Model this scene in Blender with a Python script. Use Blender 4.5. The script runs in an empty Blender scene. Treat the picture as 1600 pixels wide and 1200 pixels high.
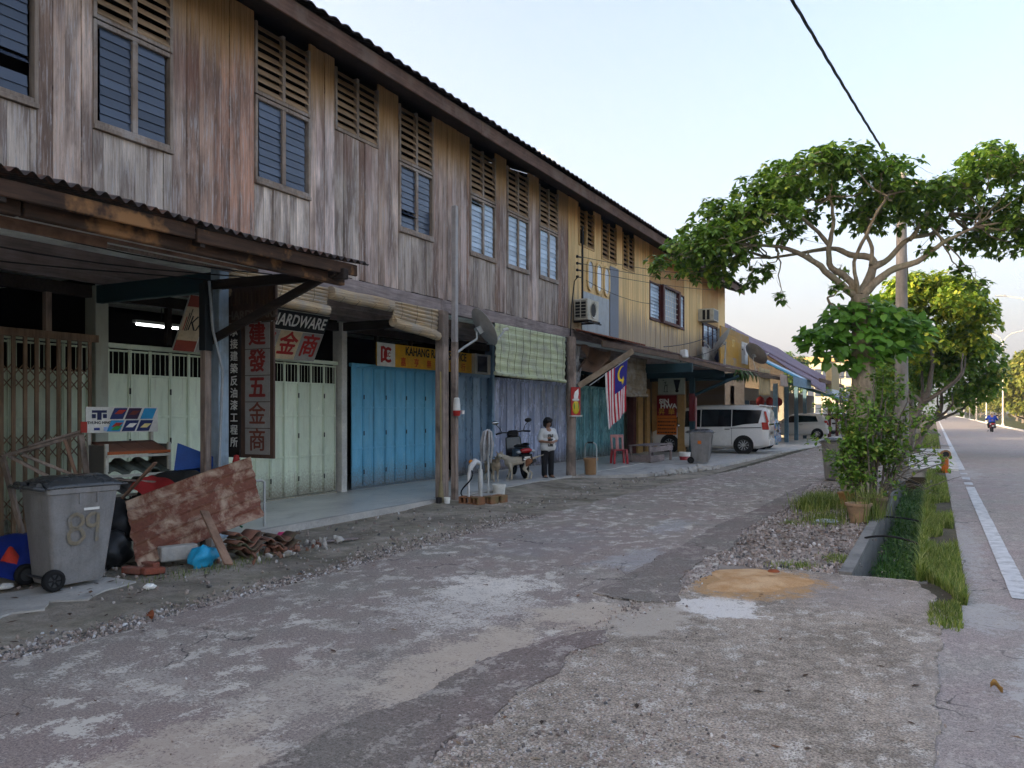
import bpy, bmesh, math, random
from mathutils import Vector, Matrix, Euler, noise as mnoise
R = math.radians
rng = random.Random(7)
SC = bpy.context.scene
COL = SC.collection

# ------------------------------------------------------------------ camera, sky, sun, exposure
cam_d = bpy.data.cameras.new('camera'); cam = bpy.data.objects.new('camera', cam_d); COL.objects.link(cam)
cam.location = (0, 0, 1.7)
cam.rotation_euler = (R(90), 0, math.atan(660 / 1248))
cam_d.sensor_width = 36; cam_d.lens = 36 * 1248 / 1600; cam_d.shift_y = 43 / 1600
cam_d.clip_start = 0.05; cam_d.clip_end = 9000
SC.camera = cam

SUN_EL = 10.5
SUN_DIR = Vector((-math.cos(R(40)) * math.cos(R(SUN_EL)), -math.sin(R(40)) * math.cos(R(SUN_EL)), math.sin(R(SUN_EL))))
world = bpy.data.worlds.new('World'); SC.world = world; world.use_nodes = True
wt = world.node_tree; bg = wt.nodes['Background']
sky = wt.nodes.new('ShaderNodeTexSky'); sky.sky_type = 'NISHITA'; sky.sun_disc = False
sky.sun_elevation = R(SUN_EL)
sky.sun_rotation = math.atan2(SUN_DIR.x, SUN_DIR.y)
sky.altitude = 50; sky.air_density = 1.0; sky.dust_density = 5.5; sky.ozone_density = 1.6
hs = wt.nodes.new('ShaderNodeHueSaturation'); hs.inputs['Saturation'].default_value = 0.93; wt.links.new(sky.outputs[0], hs.inputs['Color'])
wb = wt.nodes.new('ShaderNodeMix'); wb.data_type = 'RGBA'; wb.blend_type = 'MULTIPLY'; wb.inputs[0].default_value = 1; wb.inputs[7].default_value = (1.02, .96, 1.0, 1)
wt.links.new(hs.outputs[0], wb.inputs[6]); wt.links.new(wb.outputs[2], bg.inputs[0]); bg.inputs[1].default_value = 0.15      # thin morning haze greys the blue
sun_d = bpy.data.lights.new('sun', 'SUN'); sun = bpy.data.objects.new('sun', sun_d); COL.objects.link(sun)
sun_d.energy = 2.4; sun_d.angle = R(0.6); sun_d.color = (1.0, 0.83, 0.56)
sun.rotation_euler = SUN_DIR.to_track_quat('Z', 'Y').to_euler(); sun.location = (-30, -20, 30)
vs = SC.view_settings
SC.display_settings.display_device = 'sRGB'
vs.view_transform = 'Standard'; vs.look = 'None'; vs.gamma = 1; vs.exposure = 2.24; vs.use_curve_mapping = False
SC.render.engine = 'CYCLES'
SC.cycles.use_denoising = True
SC.cycles.max_bounces = 10; SC.cycles.diffuse_bounces = 7; SC.cycles.glossy_bounces = 3
SC.cycles.volume_bounces = 0; SC.cycles.transparent_max_bounces = 6; SC.cycles.use_adaptive_sampling = True
SC.cycles.adaptive_threshold = 0.02

# ------------------------------------------------------------------ shader helpers
def C(h):
    h = h.lstrip('#'); v = [int(h[i:i + 2], 16) / 255 for i in (0, 2, 4)]
    return tuple((x / 12.92 if x <= .04045 else ((x + .055) / 1.055) ** 2.4) for x in v) + (1,)
def G(v, r=1, g=1, b=1): return (v * r, v * g, v * b, 1)

class S:
    def __init__(s, name):
        s.mat = bpy.data.materials.new(name); s.mat.use_nodes = True
        s.t = s.mat.node_tree; s.n = s.t.nodes; s.l = s.t.links
        s.p = s.n['Principled BSDF']
    def node(s, ty, **kw):
        n = s.n.new(ty)
        for k, v in kw.items(): setattr(n, k, v)
        return n
    def put(s, sock, v):
        if isinstance(v, bpy.types.NodeSocket): s.l.new(v, sock)
        elif v is not None:
            if hasattr(sock, 'default_value'):
                try: sock.default_value = v
                except Exception:
                    sock.default_value = tuple(v)[:3] if hasattr(v, '__len__') else (v, v, v)
    def pos(s): return s.node('ShaderNodeNewGeometry').outputs['Position']
    def island(s): return s.node('ShaderNodeNewGeometry').outputs['Random Per Island']
    def obj(s): return s.node('ShaderNodeTexCoord').outputs['Object']
    def rand(s): return s.node('ShaderNodeObjectInfo').outputs['Random']
    def ocol(s): return s.node('ShaderNodeObjectInfo').outputs['Color']
    def sc(s, v, k=(1, 1, 1), off=None):
        n = s.node('ShaderNodeVectorMath', operation='MULTIPLY'); s.put(n.inputs[0], v); n.inputs[1].default_value = k
        if off is None: return n.outputs[0]
        a = s.node('ShaderNodeVectorMath', operation='ADD'); s.l.new(n.outputs[0], a.inputs[0]); s.put(a.inputs[1], off); return a.outputs[0]
    def sep(s, v):
        n = s.node('ShaderNodeSeparateXYZ'); s.put(n.inputs[0], v); return n.outputs
    def noise(s, v, scale, detail=4, rough=.55, dist=0):
        n = s.node('ShaderNodeTexNoise'); s.put(n.inputs['Vector'], v); n.inputs['Scale'].default_value = scale
        n.inputs['Detail'].default_value = detail; n.inputs['Roughness'].default_value = rough; n.inputs['Distortion'].default_value = dist
        return n.outputs['Fac']
    def vor(s, v, scale, feature='F1', out='Distance'):
        n = s.node('ShaderNodeTexVoronoi', feature=feature); s.put(n.inputs['Vector'], v); n.inputs['Scale'].default_value = scale
        return n.outputs[out]
    def wave(s, v, scale, axis='X', dist=0):
        n = s.node('ShaderNodeTexWave', bands_direction=axis); s.put(n.inputs['Vector'], v); n.inputs['Scale'].default_value = scale
        n.inputs['Distortion'].default_value = dist; return n.outputs['Fac']
    def m(s, op, a, b=None, c=None, clamp=False):
        n = s.node('ShaderNodeMath', operation=op, use_clamp=clamp); s.put(n.inputs[0], a)
        if b is not None: s.put(n.inputs[1], b)
        if c is not None: s.put(n.inputs[2], c)
        return n.outputs[0]
    def mr(s, v, a, b, c=0, d=1, smooth=False):
        n = s.node('ShaderNodeMapRange'); s.put(n.inputs[0], v)
        if smooth: n.interpolation_type = 'SMOOTHSTEP'
        for i, x in zip((1, 2, 3, 4), (a, b, c, d)): s.put(n.inputs[i], x)
        return n.outputs[0]
    def mix(s, f, a, b, blend='MIX'):
        n = s.node('ShaderNodeMix', data_type='RGBA', blend_type=blend); s.put(n.inputs[0], f); s.put(n.inputs[6], a); s.put(n.inputs[7], b)
        return n.outputs[2]
    def ramp(s, f, stops, interp='LINEAR'):
        n = s.node('ShaderNodeValToRGB'); s.put(n.inputs[0], f); e = n.color_ramp.elements; n.color_ramp.interpolation = interp
        while len(e) < len(stops): e.new(.5)
        for el, (p, c) in zip(e, stops): el.position = p; el.color = c
        return n.outputs[0]
    def val(s, f, k=.2, scale=None):           # multiply a colour by 1 +- k with a 0..1 factor
        pass
    def blob(s, cx, cy, rx, ry, warp=None, amp=.5, soft=.5):   # 1 inside an irregular ellipse on the ground
        x, y, z = s.sep(s.pos())
        dx = s.m('DIVIDE', s.m('SUBTRACT', x, cx), rx); dy = s.m('DIVIDE', s.m('SUBTRACT', y, cy), ry)
        d = s.m('SQRT', s.m('ADD', s.m('MULTIPLY', dx, dx), s.m('MULTIPLY', dy, dy)))
        if warp is not None: d = s.m('ADD', d, s.m('MULTIPLY', s.m('SUBTRACT', warp, .5), amp * 2))
        return s.mr(d, 1 - soft, 1 + soft * .3, 1, 0, True)
    def bump(s, h, strength=.3, dist=.01):
        n = s.node('ShaderNodeBump'); n.inputs['Strength'].default_value = strength; n.inputs['Distance'].default_value = dist
        s.put(n.inputs['Height'], h); return n.outputs[0]
    def out(s, col, rough=.8, metal=0, normal=None, spec=.3, trans=None, emit=None, alpha=None):
        p = s.p
        s.put(p.inputs['Base Color'], col); s.put(p.inputs['Roughness'], rough); s.put(p.inputs['Metallic'], metal)
        s.put(p.inputs['Specular IOR Level'], spec)
        if normal is not None: s.l.new(normal, p.inputs['Normal'])
        return s.mat

def simple(name, col, rough=.7, metal=0, var=.18, scale=6, spec=.3, bump=.15, dirt=None, dirt_amt=.5, dirt_scale=2.0, streak=False):
    s = S(name); p = s.pos()
    n1 = s.noise(p, scale, 5); n2 = s.noise(p, scale * 9, 3)
    k = s.m('ADD', s.mr(n1, .25, .75, -var, var), s.mr(n2, .3, .7, -var * .5, var * .5))
    c = s.mix(1.0, col, s.m('ADD', 1.0, k), 'MULTIPLY')
    if dirt is not None:
        v = s.sc(p, (4, 4, .5)) if streak else p
        d = s.mr(s.noise(v, dirt_scale, 6, .65), .48, .68, 0, dirt_amt)
        c = s.mix(d, c, dirt)
    return s.out(c, s.mr(n1, .2, .8, max(.02, rough - .1), min(1, rough + .1)), metal, s.bump(n2, bump, .004) if bump else None, spec)

MAT = {}
def flat(name, hexcol, rough=.6, metal=0, **kw):
    if name not in MAT: MAT[name] = simple(name, C(hexcol) if isinstance(hexcol, str) else hexcol, rough, metal, **kw)
    return MAT[name]

# ------------------------------------------------------------------ mesh helpers
class MB:
    def __init__(s): s.v = []; s.f = []; s.mi = []
    def add(s, vs, fs, mi=0):
        o = len(s.v); s.v += [tuple(p) for p in vs]; s.f += [tuple(i + o for i in f) for f in fs]; s.mi += [mi] * len(fs); return s
    def box(s, x0, x1, y0, y1, z0, z1, mi=0):
        if x0 > x1: x0, x1 = x1, x0
        if y0 > y1: y0, y1 = y1, y0
        if z0 > z1: z0, z1 = z1, z0
        return s.add([(x0, y0, z0), (x1, y0, z0), (x1, y1, z0), (x0, y1, z0), (x0, y0, z1), (x1, y0, z1), (x1, y1, z1), (x0, y1, z1)],
                     [(0, 3, 2, 1), (4, 5, 6, 7), (0, 1, 5, 4), (1, 2, 6, 5), (2, 3, 7, 6), (3, 0, 4, 7)], mi)
    def hexa(s, p8, mi=0):
        return s.add(p8, [(0, 3, 2, 1), (4, 5, 6, 7), (0, 1, 5, 4), (1, 2, 6, 5), (2, 3, 7, 6), (3, 0, 4, 7)], mi)
    def bar(s, a, b, w, h, up=(0, 0, 1), mi=0):        # square bar from a to b
        a = Vector(a); b = Vector(b); d = (b - a).normalized(); u = Vector(up)
        if abs(d.dot(u)) > .98: u = Vector((1, 0, 0))
        r = d.cross(u).normalized() * (w / 2); q = r.cross(d).normalized() * (h / 2)
        p = [a - r - q, a + r - q, b + r - q, b - r - q, a - r + q, a + r + q, b + r + q, b - r + q]
        return s.hexa(p, mi)
    def tube(s, pts, rad, n=8, mi=0, cap=True):
        pts = [Vector(p) for p in pts]; m = len(pts)
        rads = rad if hasattr(rad, '__len__') else [rad] * m
        o = len(s.v); ref = None
        for i, p in enumerate(pts):
            d = (pts[min(i + 1, m - 1)] - pts[max(i - 1, 0)]).normalized()
            if ref is None:
                u = Vector((0, 0, 1)) if abs(d.z) < .9 else Vector((1, 0, 0)); ref = d.cross(u).normalized()
            else:
                ref = (ref - d * ref.dot(d)).normalized()
            q = d.cross(ref)
            for k in range(n):
                a = 2 * math.pi * k / n
                s.v.append(tuple(p + (ref * math.cos(a) + q * math.sin(a)) * rads[i]))
        for i in range(m - 1):
            for k in range(n):
                k2 = (k + 1) % n
                s.f.append((o + i * n + k, o + i * n + k2, o + (i + 1) * n + k2, o + (i + 1) * n + k)); s.mi.append(mi)
        if cap:
            s.f.append(tuple(o + k for k in reversed(range(n)))); s.mi.append(mi)
            s.f.append(tuple(o + (m - 1) * n + k for k in range(n))); s.mi.append(mi)
        return s
    def lathe(s, prof, c=(0, 0, 0), n=16, axis=(0, 0, 1), mi=0):   # prof: (radius, height) list
        ax = Vector(axis).normalized(); u = Vector((1, 0, 0)) if abs(ax.x) < .9 else Vector((0, 1, 0))
        u = (u - ax * u.dot(ax)).normalized(); w = ax.cross(u); o = len(s.v); c = Vector(c)
        for r, h in prof:
            for k in range(n):
                a = 2 * math.pi * k / n
                s.v.append(tuple(c + ax * h + (u * math.cos(a) + w * math.sin(a)) * max(r, 1e-4)))
        for i in range(len(prof) - 1):
            for k in range(n):
                k2 = (k + 1) % n
                s.f.append((o + i * n + k, o + i * n + k2, o + (i + 1) * n + k2, o + (i + 1) * n + k)); s.mi.append(mi)
        return s
    def prism(s, poly, vec, mi=0):                       # closed 3-D polygon pushed along vec
        n = len(poly); v = Vector(vec)
        a = [Vector(p) for p in poly]
        nrm = Vector((0, 0, 0))
        for i in range(n): nrm += a[i].cross(a[(i + 1) % n])
        if nrm.dot(v) < 0: a.reverse()
        return s.add(a + [p + v for p in a], [tuple(reversed(range(n)))] + [tuple(range(n, 2 * n))] +
                     [(i, (i + 1) % n, n + (i + 1) % n, n + i) for i in range(n)], mi)
    def sphere(s, c, r, n=10, m=7, mi=0):
        r = r if hasattr(r, '__len__') else (r, r, r); o = len(s.v)
        for i in range(m + 1):
            t = math.pi * i / m
            for k in range(n):
                a = 2 * math.pi * k / n
                s.v.append((c[0] + r[0] * math.sin(t) * math.cos(a), c[1] + r[1] * math.sin(t) * math.sin(a), c[2] + r[2] * math.cos(t)))
        for i in range(m):
            for k in range(n):
                k2 = (k + 1) % n
                s.f.append((o + i * n + k, o + (i + 1) * n + k, o + (i + 1) * n + k2, o + i * n + k2)); s.mi.append(mi)
        return s
    def grid(s, fn, nu, nv, mi=0):                       # fn(u, v) -> point
        o = len(s.v)
        for i in range(nu + 1):
            for j in range(nv + 1): s.v.append(tuple(fn(i / nu, j / nv)))
        for i in range(nu):
            for j in range(nv):
                a = o + i * (nv + 1) + j; s.f.append((a, a + nv + 1, a + nv + 2, a + 1)); s.mi.append(mi)
        return s
    def xf(s, M, start=0):
        for i in range(start, len(s.v)): s.v[i] = tuple(M @ Vector(s.v[i]))
        return s
    def mesh(s, name, mats, smooth=False, bevel=0):
        me = bpy.data.meshes.new(name); me.from_pydata(s.v, [], s.f)
        mats = mats if isinstance(mats, (list, tuple)) else [mats]
        for m in mats: me.materials.append(m)
        if len(mats) > 1: me.polygons.foreach_set('material_index', s.mi)
        if bevel:
            bm = bmesh.new(); bm.from_mesh(me)
            es = [e for e in bm.edges if len(e.link_faces) == 2 and e.calc_face_angle(0) > .6]
            bmesh.ops.bevel(bm, geom=es, offset=bevel, segments=1, affect='EDGES', clamp_overlap=True)
            bm.to_mesh(me); bm.free()
        if smooth:
            me.polygons.foreach_set('use_smooth', [True] * len(me.polygons))
            try: me.set_sharp_from_angle(angle=R(smooth if smooth is not True else 50))
            except Exception: pass
        me.update(); return me
    def build(s, name, mats, parent=None, smooth=False, bevel=0):
        return link(name, s.mesh(name, mats, smooth, bevel), parent)

WLOC = {}
def link(name, me, parent=None):
    o = bpy.data.objects.new(name, me); COL.objects.link(o)
    if parent is not None:
        o.parent = parent
        if parent.name in WLOC: o.location = -WLOC[parent.name]
    return o
def tag(o, label=None, cat=None, group=None, kind=None):
    if label: o['label'] = label
    if cat: o['category'] = cat
    if group: o['group'] = group
    if kind: o['kind'] = kind
    return o
def thing(name, label, cat, loc=(0, 0, 0), rz=0, group=None, world=False):
    o = bpy.data.objects.new(name, None); COL.objects.link(o); o.location = loc; o.rotation_euler = (0, 0, rz)
    o.empty_display_size = .3
    if world: WLOC[o.name] = Vector(loc)       # children are written in world coordinates
    return tag(o, label, cat, group)
def struct(name, mb, mat, smooth=False):
    return tag(mb.build(name, mat, None, smooth), kind='structure')
def dup(root, loc=None, rz=None, label=None, group=None):
    def cp(o, par):
        c = o.copy(); COL.objects.link(c)
        if par is not None: c.parent = par
        for ch in o.children: cp(ch, c)
        return c
    r = cp(root, None)
    if loc is not None: r.location = loc
    if rz is not None: r.rotation_euler = (0, 0, rz)
    if label: r['label'] = label
    if group: r['group'] = group
    return r

def text_mesh(txt, size=1.0, ext=.001, bold=0, align='CENTER', shear=0, sx=1.0, spacing=1.0):
    cu = bpy.data.curves.new('lettering', 'FONT'); cu.body = txt; cu.size = size; cu.extrude = ext
    cu.align_x = align; cu.align_y = 'CENTER'; cu.offset = bold; cu.shear = shear; cu.resolution_u = 3
    cu.space_character = spacing
    o = bpy.data.objects.new('lettering', cu); COL.objects.link(o)
    dg = bpy.context.evaluated_depsgraph_get(); dg.update()
    me = bpy.data.meshes.new_from_object(o.evaluated_get(dg))
    bpy.data.objects.remove(o); bpy.data.curves.remove(cu)
    if sx != 1.0: me.transform(Matrix.Diagonal((sx, 1, 1, 1)))
    return me
FACE_X = Matrix(((0, 0, 1, 0), (1, 0, 0, 0), (0, 1, 0, 0), (0, 0, 0, 1)))     # reads for someone in the street
FACE_NY = Matrix(((1, 0, 0, 0), (0, 0, -1, 0), (0, 1, 0, 0), (0, 0, 0, 1)))   # reads for someone walking along it
def lettering(txt, M, mat, parent, size, name='lettering', thick=0, **kw):
    if thick:                                  # heavier brush strokes: the same glyph laid a few times side by side
        base = text_mesh(txt, size, **kw); bm = bmesh.new()
        for i, (a, b) in enumerate([(0, 0), (1, 0), (-1, 0), (0, 1), (0, -1)]):
            m2 = base.copy(); m2.transform(Matrix.Translation((a * thick, b * thick, i * .0004))); bm.from_mesh(m2); bpy.data.meshes.remove(m2)
        me = bpy.data.meshes.new(name); bm.to_mesh(me); bm.free(); me.transform(M); me.materials.clear(); me.materials.append(mat)
        return link(name, me, parent)
    me = text_mesh(txt, size, **kw); me.transform(M); me.materials.clear(); me.materials.append(mat)
    return link(name, me, parent)
def capsules(name, parts, mats, voxel=.01, parent=None, smooth_iter=4, matfn=None):
    """one continuous surface from tapered capsules (p0, r0, p1, r1)"""
    mb = MB()
    for p0, r0, p1, r1 in parts:
        a = Vector(p0); b = Vector(p1); d = b - a; L = d.length
        if L < 1e-5: mb.sphere(a, r0, 12, 8); continue
        prof = []
        for i in range(4): t = math.pi / 2 * i / 4; prof.append((r0 * math.sin(t), -r0 * math.cos(t)))
        prof.append((r0, 0)); prof.append((r1, L))
        for i in range(1, 5): t = math.pi / 2 * i / 4; prof.append((r1 * math.cos(t), L + r1 * math.sin(t)))
        mb.lathe(prof, a, 12, d)
    me = mb.mesh(name, mats)
    bm = bmesh.new(); bm.from_mesh(me); bmesh.ops.remove_doubles(bm, verts=bm.verts, dist=1e-4)
    bmesh.ops.recalc_face_normals(bm, faces=bm.faces); bm.to_mesh(me); bm.free()
    o = bpy.data.objects.new(name, me); COL.objects.link(o)
    md = o.modifiers.new('r', 'REMESH'); md.mode = 'VOXEL'; md.voxel_size = voxel; md.use_smooth_shade = True
    if smooth_iter:
        ms = o.modifiers.new('s', 'SMOOTH'); ms.factor = .5; ms.iterations = smooth_iter
    dg = bpy.context.evaluated_depsgraph_get(); dg.update()
    me2 = bpy.data.meshes.new_from_object(o.evaluated_get(dg)); bpy.data.objects.remove(o)
    me2.materials.clear()
    mats = mats if isinstance(mats, (list, tuple)) else [mats]
    for m in mats: me2.materials.append(m)
    if matfn:
        me2.polygons.foreach_set('material_index', [matfn(p.center) for p in me2.polygons])
    me2.polygons.foreach_set('use_smooth', [True] * len(me2.polygons))
    me2.name = name
    return link(name, me2, parent)
# ------------------------------------------------------------------ materials of the place
def m_asphalt(name, base, dusty=1.0, fresh=False, blobs=(), bumps=.5, tint=(1.16, 1.02, .84)):
    s = S(name); p = s.pos()
    fine = s.noise(p, 90, 3, .7); mid = s.noise(p, 9, 5, .6); big = s.noise(p, .7, 4, .55)
    spk = s.vor(p, 120); grain = s.noise(p, 42, 7, .82)
    c = s.mix(s.mr(s.m('ADD', s.m('MULTIPLY', fine, .5), s.m('MULTIPLY', grain, .5)), .36, .64), G(base * .40, *tint), G(base * 1.6, *tint))
    c = s.mix(s.mr(big, .35, .65), c, s.mix(1.0, c, G(1, 1.05, .92, .97), 'MULTIPLY'))
    c = s.mix(s.mr(spk, .12, .2, .55, 0), c, G(base * 2.3, 1, .96, .91))
    if dusty:
        st = s.noise(s.sc(p, (1.15, .85, 1)), 4.2, 9, .74, .25)
        st = s.mr(s.m('ADD', st, s.m('MULTIPLY', s.m('SUBTRACT', grain, .5), .55)), .535, .575)
        zone = s.mr(s.noise(p, .6, 4), .34, .54)
        c = s.mix(s.m('MULTIPLY', s.m('MULTIPLY', st, zone), .85 * dusty), c, (.58, .525, .44, 1))
    for (cx, cy, rx, ry, col, amt, grit) in blobs:
        w = s.noise(p, 2.2, 5, .6)
        b = s.blob(cx, cy, rx, ry, w, .9, .7)
        clump = s.noise(p, 9, 6, .75)
        g = s.m('MULTIPLY', s.mr(s.m('ADD', b, s.m('ADD', s.m('MULTIPLY', s.m('SUBTRACT', grain, .5), 3.2), s.m('MULTIPLY', s.m('SUBTRACT', clump, .5), 1.6))), .72 - grit * 1.6, .92 - grit * 1.6), s.mr(b, 0, .25))
        c = s.mix(s.m('MULTIPLY', g, amt), c, col)
    wp = s.node('ShaderNodeVectorMath', operation='ADD'); s.put(wp.inputs[0], p); nz = s.node('ShaderNodeTexNoise'); s.put(nz.inputs['Vector'], p); nz.inputs['Scale'].default_value = 3.0; nz.inputs['Detail'].default_value = 5
    sv = s.node('ShaderNodeVectorMath', operation='SCALE'); s.put(sv.inputs[0], nz.outputs['Color']); sv.inputs['Scale'].default_value = .55; s.l.new(sv.outputs[0], wp.inputs[1])
    ck = s.m('MULTIPLY', s.mr(s.vor(wp.outputs[0], .9, 'DISTANCE_TO_EDGE'), .002, .011, 1, 0), s.mr(s.noise(p, .9, 3), .50, .60))
    c = s.mix(s.m('MULTIPLY', ck, .8), c, G(.035))
    h = s.m('SUBTRACT', s.m('ADD', grain, s.m('MULTIPLY', mid, .8)), s.m('MULTIPLY', ck, 1.5))
    return s.out(c, .92, 0, s.bump(h, bumps * .6, .010), .2)

BEIGE = (.48, .40, .31, 1); WHITE = (.68, .62, .53, 1)
MAT['side'] = m_asphalt('side_road_asphalt', .23, 1.15, blobs=[
    (-3.75, 6.6, .8, 1.0, WHITE, .92, .02), (-3.45, 5.9, 1.2, 1.3, (.56, .51, .44, 1), .8, -.06), (-2.85, 4.6, .46, 1.8, BEIGE, .88, .06), (-2.5, 6.1, .65, .8, BEIGE, .88, .09),
    (-3.3, 3.6, .7, .9, (.48, .42, .34, 1), .6, -.02), (-4.2, 3.3, .8, .6, (.48, .43, .36, 1), .5, -.05), (-3.0, 8.6, .55, 1.2, G(.36, 1, .98, .94), .65, .02),
    (-3.2, 2.7, .6, .7, BEIGE, .7, .06), (-4.4, 9.5, 1.0, 2.0, G(.24, 1.05, .95, .9), .5, .05), (-3.4, 11.5, .4, 1.6, G(.4), .5, -.02)])
MAT['patch'] = m_asphalt('patch_asphalt', .165, .5, bumps=.8)
MAT['main'] = m_asphalt('main_road_asphalt', .27, .4, tint=(1.08, 1.0, .87), blobs=[(.75, 5.6, .45, 1.6, G(.42, 1, .95, .88), .8, .12), (.35, 7.6, .35, .9, G(.40, 1, .96, .9), .7, .08),
    (.35, 11.5, .25, 4.0, G(.40, 1, .96, .9), .6, .04), (.7, 25.0, .6, 3.0, G(.40, 1, .93, .85), .7, .1)], bumps=.35)

def m_apron():
    s = S('rough_concrete'); p = s.pos()
    fine = s.noise(p, 70, 3, .7); mid = s.noise(p, 11, 6, .7); big = s.noise(p, 1.1, 4, .6)
    v = s.node('ShaderNodeTexVoronoi'); s.put(v.inputs['Vector'], p); v.inputs['Scale'].default_value = 48
    stone = s.mr(v.outputs['Distance'], .18, .42, 1, 0)
    hue = s.ramp(s.sep(v.outputs['Color'])[0], [(0, G(.14)), (.35, (.32, .26, .21, 1)), (.6, (.44, .33, .26, 1)), (.8, (.50, .45, .40, 1)), (1, G(.68))])
    c = s.mix(s.mr(fine, .35, .65), G(.14, 1.18, .99, .78), G(.54, 1.18, .99, .78))
    grey = s.mr(s.m('ADD', s.m('MULTIPLY', mid, .6), s.m('MULTIPLY', big, .4)), .42, .58)
    c = s.mix(s.m('MULTIPLY', grey, .85), c, s.mix(1.0, c, G(.48, 1, 1, .97), 'MULTIPLY'))
    gz = s.blob(-1.75, 3.6, 1.15, 1.9, big, .7, .6)          # worn through to the pebbles
    c = s.mix(s.m('MULTIPLY', s.m('ADD', .3, s.m('MULTIPLY', gz, .7)), stone), c, hue)
    pale = s.m('MULTIPLY', s.mr(s.noise(s.sc(p, (1, .8, 1)), 6, 8, .76, .2), .53, .62), s.mr(fine, .40, .55))
    c = s.mix(s.m('MULTIPLY', pale, .95), c, G(.64, 1.05, .97, .84))
    pink = s.blob(-.7, 8.0, 1.0, 1.0, big, .4, .8)
    c = s.mix(s.m('MULTIPLY', pink, .45), c, (.30, .255, .235, 1))
    w = s.noise(p, 3.5, 6, .65)
    gn = s.m('ADD', s.m('MULTIPLY', s.m('SUBTRACT', s.noise(p, 42, 7, .82), .5), 2.8), s.m('MULTIPLY', s.m('SUBTRACT', s.noise(p, 10, 6, .75), .5), 2.2))
    pow_ = s.blob(-1.62, 6.85, .46, .46, w, .9, .5); c = s.mix(s.m('MULTIPLY', s.mr(s.m('ADD', pow_, gn), .5, .75), s.mr(pow_, 0, .2)), c, (.70, .655, .59, 1))
    bei = s.blob(-2.05, 6.15, .42, .7, w, .9, .6); c = s.mix(s.m('MULTIPLY', s.m('MULTIPLY', s.mr(s.m('ADD', bei, gn), .45, .75), s.mr(bei, 0, .2)), .9), c, (.46, .40, .325, 1))
    org = s.blob(-1.66, 8.05, .85, .95, w, .7, .55); c = s.mix(s.m('MULTIPLY', s.m('MULTIPLY', s.mr(s.m('ADD', org, gn), .35, .85), s.mr(org, 0, .25)), .9), c, (.46, .27, .115, 1))
    edge = s.blob(.25, 5.5, .45, 2.4, w, .6, .8); c = s.mix(s.m('MULTIPLY', edge, .5), c, (.40, .36, .32, 1))
    h = s.m('ADD', s.m('MULTIPLY', stone, .8), s.m('ADD', fine, mid))
    return s.out(c, .93, 0, s.bump(h, .7, .012), .2)
MAT['apron'] = m_apron()

def m_dirt(name, a, b, moss=0, gravel=.4):
    s = S(name); p = s.pos()
    fine = s.noise(p, 60, 4, .7); mid = s.noise(p, 5, 6, .65); big = s.noise(p, .9, 4)
    c = s.mix(s.mr(mid, .3, .7), a, b)
    c = s.mix(1.0, c, s.mr(fine, .2, .8, .6, 1.4), 'MULTIPLY')
    v = s.node('ShaderNodeTexVoronoi'); s.put(v.inputs['Vector'], p); v.inputs['Scale'].default_value = 34
    st = s.m('MULTIPLY', s.mr(v.outputs['Distance'], .22, .34, 1, 0), s.mr(s.noise(p, 2.5, 4), .45, .6))
    c = s.mix(s.m('MULTIPLY', st, gravel), c, s.ramp(s.sep(v.outputs['Color'])[0], [(0, G(.12)), (.5, (.3, .25, .2, 1)), (1, G(.5, 1, .97, .93))]))
    if moss:
        c = s.mix(s.m('MULTIPLY', s.mr(s.noise(p, 1.6, 5, .6), .42, .6), moss), c, (.15, .15, .085, 1))
    wet = s.mr(big, .35, .6, 1, .62)
    c = s.mix(1.0, c, wet, 'MULTIPLY')
    return s.out(c, .95, 0, s.bump(s.m('ADD', fine, s.m('ADD', mid, st)), .8, .02), .15)
MAT['ground'] = m_dirt('soil', (.10, .085, .06, 1), (.17, .14, .10, 1), .5)
MAT['verge'] = m_dirt('verge_dirt', (.30, .255, .20, 1), (.56, .48, .385, 1), .45, .75)
MAT['gravelbed'] = m_dirt('gravel_bed', (.34, .28, .23, 1), (.5, .44, .38, 1), .12, .9)
MAT['field'] = m_dirt('field_grass', (.06, .08, .025, 1), (.12, .12, .04, 1), .5, .1)

def m_cement(name, base, rough=.35, tint=(1, 1, 1), stain=.5):
    s = S(name); p = s.pos()
    n = s.noise(p, 1.3, 6, .6); f = s.noise(p, 30, 4, .6); st = s.noise(s.sc(p, (1.2, .5, 1)), 2.5, 6, .7, .5)
    c = s.mix(s.mr(n, .3, .7), G(base * .8, *tint), G(base * 1.2, *tint))
    c = s.mix(s.m('MULTIPLY', s.mr(st, .5, .7), stain), c, G(base * .45, 1, .96, .9))
    c = s.mix(1.0, c, s.mr(f, .2, .8, .85, 1.15), 'MULTIPLY')
    return s.out(c, s.mr(n, .2, .8, rough - .08, rough + .2), 0, s.bump(f, .15, .004), .35)
MAT['walk'] = m_cement('polished_cement', .52, .30, (1.04, 1, .90))
MAT['conc'] = m_cement('old_concrete', .42, .85, (1.04, .98, .88), .6)
MAT['conc_pale'] = m_cement('pale_concrete', .56, .85, (1.03, .99, .90), .4)
MAT['conc_drain'] = m_cement('drain_concrete', .20, .9, (1, .97, .88), .9)

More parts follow.
